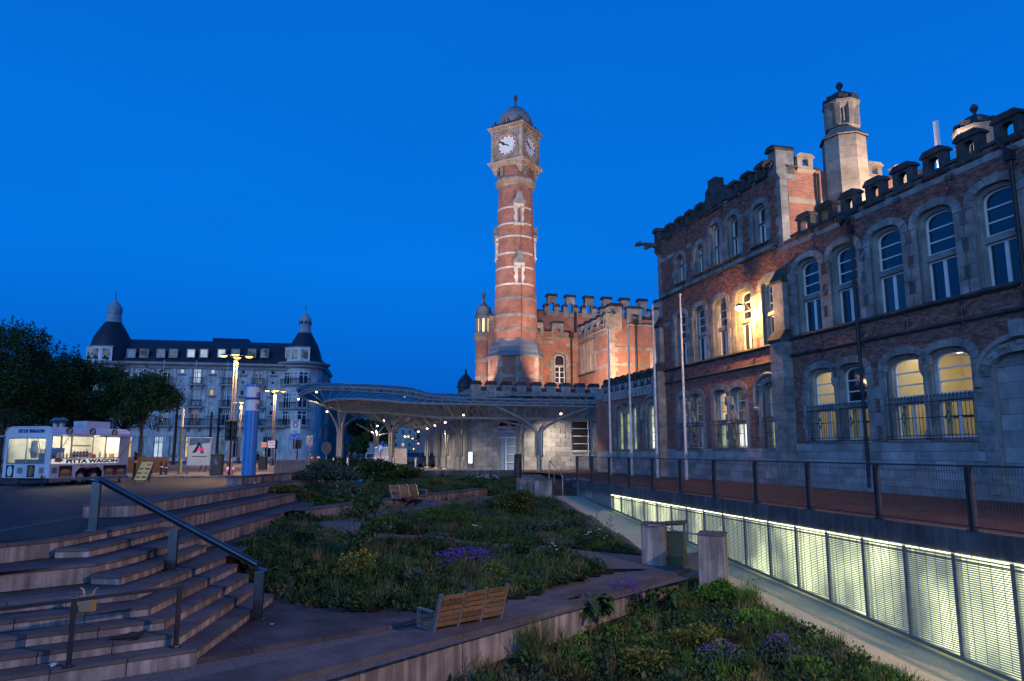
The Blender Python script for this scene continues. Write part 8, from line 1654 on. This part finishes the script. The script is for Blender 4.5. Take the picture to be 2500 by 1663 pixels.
signal('black traffic light with two backs beside the red-jacketed person', 571, 1150, 1026, 1076, 47.8); signal('farther traffic light behind the information sign', 680, 1140, 1076, 1096, 72, False); signal('traffic light behind the blue zone plate', 732, 1140, 1074, 1096, 66)
# corrugated steel railing
rl_ = thing('corrugated_railing', 'row of upright steel slats forming a railing beyond the bench walls', 'railing', ((712 - 1250) / FPX * 45, 45, 0)); pa, pb_ = D(671, 1100, 44), D(753, 1100, 46); fr = Fr(pa, pb_[:2] - pa[:2]); Lr = np.linalg.norm(pb_[:2] - pa[:2])
for i in range(22): u = Lr * (i + .5) / 22; obj('slat', MB().fb(fr, u - .035, u + .035, -.02 - .03 * (i % 2), .03, .1, 1.12 if i else .95), MATS['bollard_steel'], rl_)
obj('rail', MB().fb(fr, 0, Lr, -.06, -.02, .95, 1.0), MATS['bollard_steel'], rl_)
pf = thing('picket_fence', 'brown wooden picket fence behind the menu board', 'fence', (-26, 52, 0)); pa, pb_ = D(312, 1120, 52), D(412, 1120, 54); fr = Fr(pa, pb_[:2] - pa[:2]); Lr = np.linalg.norm(pb_[:2] - pa[:2])
for i in range(38): u = Lr * (i + .5) / 38; obj('picket', MB().slab(fr, [(u - .03, .1), (u + .03, .1), (u + .03, 1.15 + .08 * (i % 3)), (u, 1.25), (u - .03, 1.15 + .08 * (i % 3))], 0, .02), M('picket_wood', (.07, .04, .025), None, 5, .8) if i == 0 else MATS['picket_wood'], pf)
for z in (.4, .95): obj('rail', MB().fb(fr, 0, Lr, -.04, 0, z, z + .06), MATS['picket_wood'], pf)
# tram masts and wires
for x, yt, Y, lab in ((435, 965, 84, 'dark tram mast beside the nearest plane tree'), (520, 1005, 95, 'short dark tram mast in front of the hotel arch'), (538, 995, 90, 'thick dark tram mast behind the advertising panel'), (672, 1000, 88, 'dark mast beside the farther street lamp'), (930, 1040, 110, 'dark mast in the street left of the amber tree')):
    X = (x - 1250) / FPX * Y; tag(obj('tram_mast', MB().tube([(X, Y, 0), (X, Y, D(x, yt, Y)[2])], [.2, .13], 8), iron, smooth=True), lab, 'mast')
for a, b, Ya, Yb, lab in (((-60, 866), (126, 884), 60, 62, 'upper tram wire crossing the trees at the left'), ((-60, 884), (126, 882), 60, 62, 'lower tram wire crossing the trees at the left'), ((110, 935), (430, 943), 56, 70, 'tram wire running right in front of the clipped trees'), ((430, 985), (680, 1045), 84, 88, 'tram wire sagging before the hotel balcony'), ((430, 1020), (760, 1026), 80, 90, 'long tram wire before the hotel ground floor')):
    p, q = D(*a, Ya), D(*b, Yb); tag(obj('tram_wire', MB().tube([p + (q - p) * s - V(0, 0, .25 * 4 * s * (1 - s)) for s in np.linspace(0, 1, 9)], .022, 4), iron), lab, 'wire')
for x, yt in ((395, 879), (474, 880), (552, 883)): X = (x - 1250) / FPX * 119; tag(obj('hotel_flagpole', MB().tube([(X, 119, D(x, 950, 119)[2]), (X, 119, D(x, yt, 119)[2])], .06, 5), pole_paint), 'thin pale flagpole on the hotel front, %s' % {395: 'nearest the trees', 474: 'in the middle', 552: 'beside the tall street lamp'}[x], 'flagpole')
# ---- cars
def car(x, y, heading, lab, paint, L=4.3, Wc=1.8, H=1.5, lights=None, van=False):
    Y = EYE * FPX / (y - 1102.0); X = (x - 1250) / FPX * Y; d = V(math.cos(heading), math.sin(heading)); t = thing('parked_car' if not lights else 'car', lab, 'car', (X, Y, 0)); fr = Fr((X, Y), d); c0 = V(*fr(-L / 2, 0, 0)); k = H / 1.5
    fr.P = c0[:2]
    pr = [(0, .32), (.02, .75), (.1, .9), (L * .22, .98), (L * .36, 1.38 * k), (L * .46, H), (L * .8, H), (L * .95, 1.0), (L - .02, .85), (L, .35)] if not van else [(0, .32), (.02, .8), (.12, 1.0), (L * .18, 1.1), (L * .30, H - .1), (L * .36, H), (L * .96, H), (L - .02, H - .15), (L, .35)]
    m = MB(); n = len(pr); vs = []
    for v, s in ((-Wc / 2, .0), (-Wc / 2 + .0, 0)): pass
    for v in (-1, -.86, .86, 1): vs += [fr(u, v * Wc / 2 * (1 if z < 1.0 else .92), (z if abs(v) < .9 else min(z, z - .04 if z > .9 else z))) for u, z in pr]
    m.add(vs, [(j * n + i, j * n + i + 1, (j + 1) * n + i + 1, (j + 1) * n + i) for j in range(3) for i in range(n - 1)] + [tuple(range(n)), tuple(3 * n + i for i in range(n))]); obj('body', m, paint, t, smooth=35)
    gl = [(L * .37, .98), (L * .43, H - .12), (L * .78, H - .12), (L * .90, 1.0)] if not van else [(L * .24, 1.1), (L * .33, H - .15), (L * .5, H - .15), (L * .5, 1.1)]
    for s in (-1, 1): obj('side_window', MB().slab(fr, gl, s * (Wc / 2 * .93), s * (Wc / 2 * .96)), pane_dark, t)
    for u, z0_, z1_, du in ((L * .29, 1.02, H - .12, L * .13), (L * .89, 1.05, H - .1, -L * .08)): obj('windscreen', MB().add([fr(u - du * .45 - .02 * np.sign(du), v, z0_) for v in (-Wc * .4, Wc * .4)] + [fr(u + du * .45 - .02 * np.sign(du), v, z1_) for v in (Wc * .36, -Wc * .36)], [(0, 1, 2, 3)]), pane_dark, t)
    for u in (L * .19, L * .80):
        for s in (-1, 1): w = obj('wheel', disc(fr, u, .32, .32, s * (Wc / 2 - .2), s * (Wc / 2 + .01), 16), black, t); obj('rim', disc(fr, u, .32, .2, s * (Wc / 2), s * (Wc / 2 + .02), 12), steel, w)
    for s in (-1, 1):
        obj('headlight', MB().fb(fr, -.02, .06, s * Wc * .36 - .14, s * Wc * .36 + .14, .66, .82), lights or sw, t); obj('tail_light', MB().fb(fr, L - .05, L + .02, s * Wc * .38 - .1, s * Wc * .38 + .1, .8, 1.0), redp, t)
    return t
cw = M('car_white', (.62, .63, .64), (.56, .57, .58), 2, .25, 0, spec=.6); cd_ = M('car_dark', (.03, .035, .05), (.02, .025, .035), 2, .2, 0, spec=.6); cs = M('car_silver', (.36, .36, .37), None, 2, .25, 0, metal=.4); hl_ = glow('headlight_glow', (1.0, .90, .70), 45)
car(940, 1141, 1.75, 'white van parked behind the second canopy column', cw, 4.9, 1.95, 2.1, None, True); car(969, 1140, -1.3, 'silver van lit orange right of the second canopy column', cs, 4.6, 1.9, 2.0, None, True); car(1024, 1132, -1.62, 'oncoming car with bright headlights down the street', cd_, lights=hl_); car(1048, 1138, -1.5, 'dark parked car at the right side of the street', cd_); car(1060, 1136, -1.5, 'second dark parked car behind it near the annex side', M('car_blue', (.04, .05, .09), None, 2, .2)); car(916, 1137, 1.7, 'pale car parked left of the white van', cs); car(990, 1128, -1.6, 'small distant car with lit headlights left of the brighter one', cd_, lights=hl_); car(1008, 1126, -1.6, 'distant dark car between the two lit ones', cd_)
# ---- people
skin = M('skin', (.45, .28, .20), (.38, .23, .16), 6, .6); hairm = M('hair', (.03, .02, .015), None, 8, .7)
def person(lab, x, Y, hgt, yaw, top_m, leg_m, stride=.0, bag=None, arm=.0, z0=0.0):
    X = (x - 1250) / FPX * Y; k = hgt / 1.75; t = thing('person', lab, 'person', (X, Y, z0), yaw)
    J = [(0, 0, .95, .13), (0, 0, 1.15, .125), (0, .01, 1.38, .15), (0, .02, 1.50, .06), (0, .0, 1.56, .07), (0, -.02, 1.66, .095), (0, -.01, 1.74, .06),
         (.10, 0, .88, .095), (.11, -stride, .50, .062), (.11, -stride * .6 + .02, .10, .042), (.11, -stride * .6 - .13, .04, .035), (-.10, 0, .88, .095), (-.11, stride * .7, .50, .062), (-.11, stride * 1.3 + .04, .11, .042), (-.11, stride * 1.3 - .09, .04, .035),
         (.19, 0, 1.41, .06), (.24, -.03 + arm * .1, 1.14, .045), (.24, -.10 - arm * .15, .92 + arm * .25, .034), (.24, -.14 - arm * .2, .84 + arm * .3, .03), (-.19, 0, 1.41, .06), (-.24, .03, 1.14, .045), (-.24, -.06 - arm * .15, .92 + arm * .25, .034), (-.23, -.1 - arm * .2, .84 + arm * .3, .03)]
    E_ = [(0, 1), (1, 2), (2, 3), (3, 4), (4, 5), (5, 6), (0, 7), (7, 8), (8, 9), (9, 10), (0, 11), (11, 12), (12, 13), (13, 14), (2, 15), (15, 16), (16, 17), (17, 18), (2, 19), (19, 20), (20, 21), (21, 22)]
    me = bpy.data.meshes.new('body'); me.from_pydata([(a * k, b * k, c * k) for a, b, c, r in J], E_, []); o = bpy.data.objects.new('body', me); COL.objects.link(o); md = o.modifiers.new('Skin', 'SKIN')
    for v, j in zip(me.skin_vertices[0].data, J): v.radius = (j[3] * k, j[3] * k * .85)
    me.skin_vertices[0].data[0].use_root = True; o.modifiers.new('Sub', 'SUBSURF').render_levels = 1; o.modifiers['Sub'].levels = 1
    dg = bpy.context.evaluated_depsgraph_get(); m2 = bpy.data.meshes.new_from_object(o.evaluated_get(dg)); bpy.data.objects.remove(o); 
    for m_ in (skin, top_m, leg_m, black): m2.materials.append(m_)
    for p in m2.polygons:
        z = p.center.z / k; xx = abs(p.center.x) / k; p.use_smooth = True; p.material_index = 3 if z < .09 else (2 if z < .93 and xx < .2 else (0 if z > 1.50 or (z < .90 + arm * .28 and xx > .2) else 1))
    b = link('body', m2, t); h = MB().lathe([(.0, .115), (.06, .10), (.098, .05), (.105, 0), (.09, -.07)], (0, .012 * k, 1.67 * k), 10); b2 = obj('hair', h, hairm, t, local=True, smooth=True)
    if bag: tag(obj('shoulder_bag', MB().bb((X + .3, Y - .05, z0 + .5), (.12, .3, .4), yaw, .03), bag), 'pale bag carried by the walking person in dark clothes', 'bag')
    return t
clB = M('cloth_black', (.02, .02, .024), None, 6, .9); clR = M('cloth_red', (.30, .03, .025), (.2, .02, .018), 6, .85); clN = M('cloth_navy', (.025, .03, .06), None, 6, .9); clT = M('cloth_tan', (.22, .13, .06), None, 6, .9)
person('person in dark clothes walking with a pale bag by the black bin', 637, 75, 1.66, .9, clB, clB, .16, sw, .2); person('person in a red jacket standing behind the traffic light pole', 571, 56, 1.72, 2.6, clR, clN, .05, None, .3); person('person in a tan coat behind the bin heaped with rubbish', 762, 66, 1.66, -1.0, clT, clN, .08, None, .8); person('person walking behind the advertising panel, only legs showing', 508, 56, 1.7, 1.6, clB, clN, .2); person('dark-clothed person standing left of the canopy column in the street', 858, 84, 1.7, .4, clB, clB, .05); person('second dark-clothed person, further right beside the bush in the street', 872, 88, 1.62, -.6, clN, clB, .1)
# ---- litter
z2p = lambda x, y: (x * .359, 1100 + y * .359)
p = G(*z2p(592, 1092), -.825); t = thing('paper_bag', 'crumpled yellow takeaway bag with handles standing on the lower left steps', 'bag', p); obj('bag', MB().add([p + V(*q) * .8 for q in ((-.13, -.07, 0), (.13, -.06, 0), (.14, .07, 0), (-.12, .07, 0), (-.14, -.06, .30), (.12, -.07, .33), (.13, .06, .30), (-.13, .08, .34), (-.02, -.09, .16), (.0, .1, .18))], [(0, 1, 8), (1, 5, 8), (5, 4, 8), (4, 0, 8), (1, 2, 6, 5), (2, 3, 9), (3, 7, 9), (7, 6, 9), (6, 2, 9), (3, 0, 4, 7), (0, 3, 2, 1)]), M('bag_yellow', (.36, .19, .05), (.22, .18, .13), 9, .6), t, smooth=20)
for s in (-1, 1): obj('handle', MB().tube([p + V(s * .065, 0, .24), p + V(s * .09, .01, .32), p + V(s * .13, .0, .35)], .012, 5), M('bag_handle', (.5, .38, .28), None, 5, .6) if s < 0 else MATS['bag_handle'], t)
p = G(*z2p(878, 1286), -1.155); cp = MB().lathe([(.13, 0), (.12, .03), (.09, .07), (.03, .09), (0, .09)], p + V(0, .08, 0), 12); cp.tube([p + V(-.3, -.02, .015), p + V(-.12, 0, .03), p + V(.12, .02, .05), p + V(.2, .1, .12)], [.02, .05, .06, .02], 6); tag(obj('dropped_cap', cp, clB, smooth=40), 'dark crumpled cap lying on a lower step', 'cap')
def scrap(name, x, y, z, s, m_, lab, cat, hgt=.4):
    p = G(x, y, z); rn_ = random.Random(int(x * 7)); V_ = [p + V(rn_.uniform(-1, 1) * s, rn_.uniform(-1, 1) * s * .7, rn_.uniform(0, hgt) * s + .004) for _ in range(9)]; tag(obj(name, MB().add(V_, [(0, 1, 2), (2, 3, 4), (4, 5, 0), (1, 5, 6), (6, 7, 2), (3, 7, 8), (8, 5, 4), (0, 3, 6)]), m_), lab, cat)
scrap('paper_scrap', *z2p(372, 1468), -1.32, .10, sw, 'white crumpled paper at the bottom of the lower left steps', 'paper'); scrap('paper_scrap', *z2p(1850, 1185), -1.485, .05, sw, 'tiny white scrap on the stone landing', 'paper'); scrap('paper_bag', 1048, 1650, -2.25, .16, sw, 'crumpled white paper among the leaves at the bottom edge', 'paper', 1.2)
for k, (x, y) in enumerate(((605, 1182), (621, 1181), (626, 1178))): p = G(x, y, .33); tag(obj('drink_can', MB().tube([p + V(-.06, 0, .033), p + V(.06, .02, .033)], .033, 10), sw), 'crushed can lying on the bench wall step, %s of three' % ('leftmost', 'middle', 'rightmost')[k], 'can', 'cans on the bench wall')
p = G(641, 1179, .33); tag(obj('glass_bottle', MB().lathe([(.04, 0), (.04, .18), (.016, .24), (.016, .31), (0, .31)], p, 10), M('bottle_brown', (.06, .02, .008), None, 3, .1, 0, spec=.8), smooth=40), 'brown bottle standing on the step of the bench wall', 'bottle')
p = G(561, 1160, .05); tag(obj('pink_ball', MB().lathe([(.30 * math.sin(a), .30 - .30 * math.cos(a)) for a in np.linspace(.001, math.pi, 12)], p, 16), M('ball_pink', (.62, .16, .42), (.70, .45, .60), 5, .4), smooth=True), 'pink and white ball at the foot of the traffic light', 'ball')
scrap('paper_cup', 464, 1235, 0.0, .09, sw, 'crumpled paper cup on the tread of the seating tier', 'cup', 1.0)
p = G(*z2p(1335, 2400), -1.56); tag(obj('loose_stone', MB().bb((p[0], p[1], -1.56), (.2, .16, .16), .5, .05), M('tan_stone', (.34, .24, .16), None, 9, .8)), 'tan stone block lying at the corner of the lowest step', 'stone')
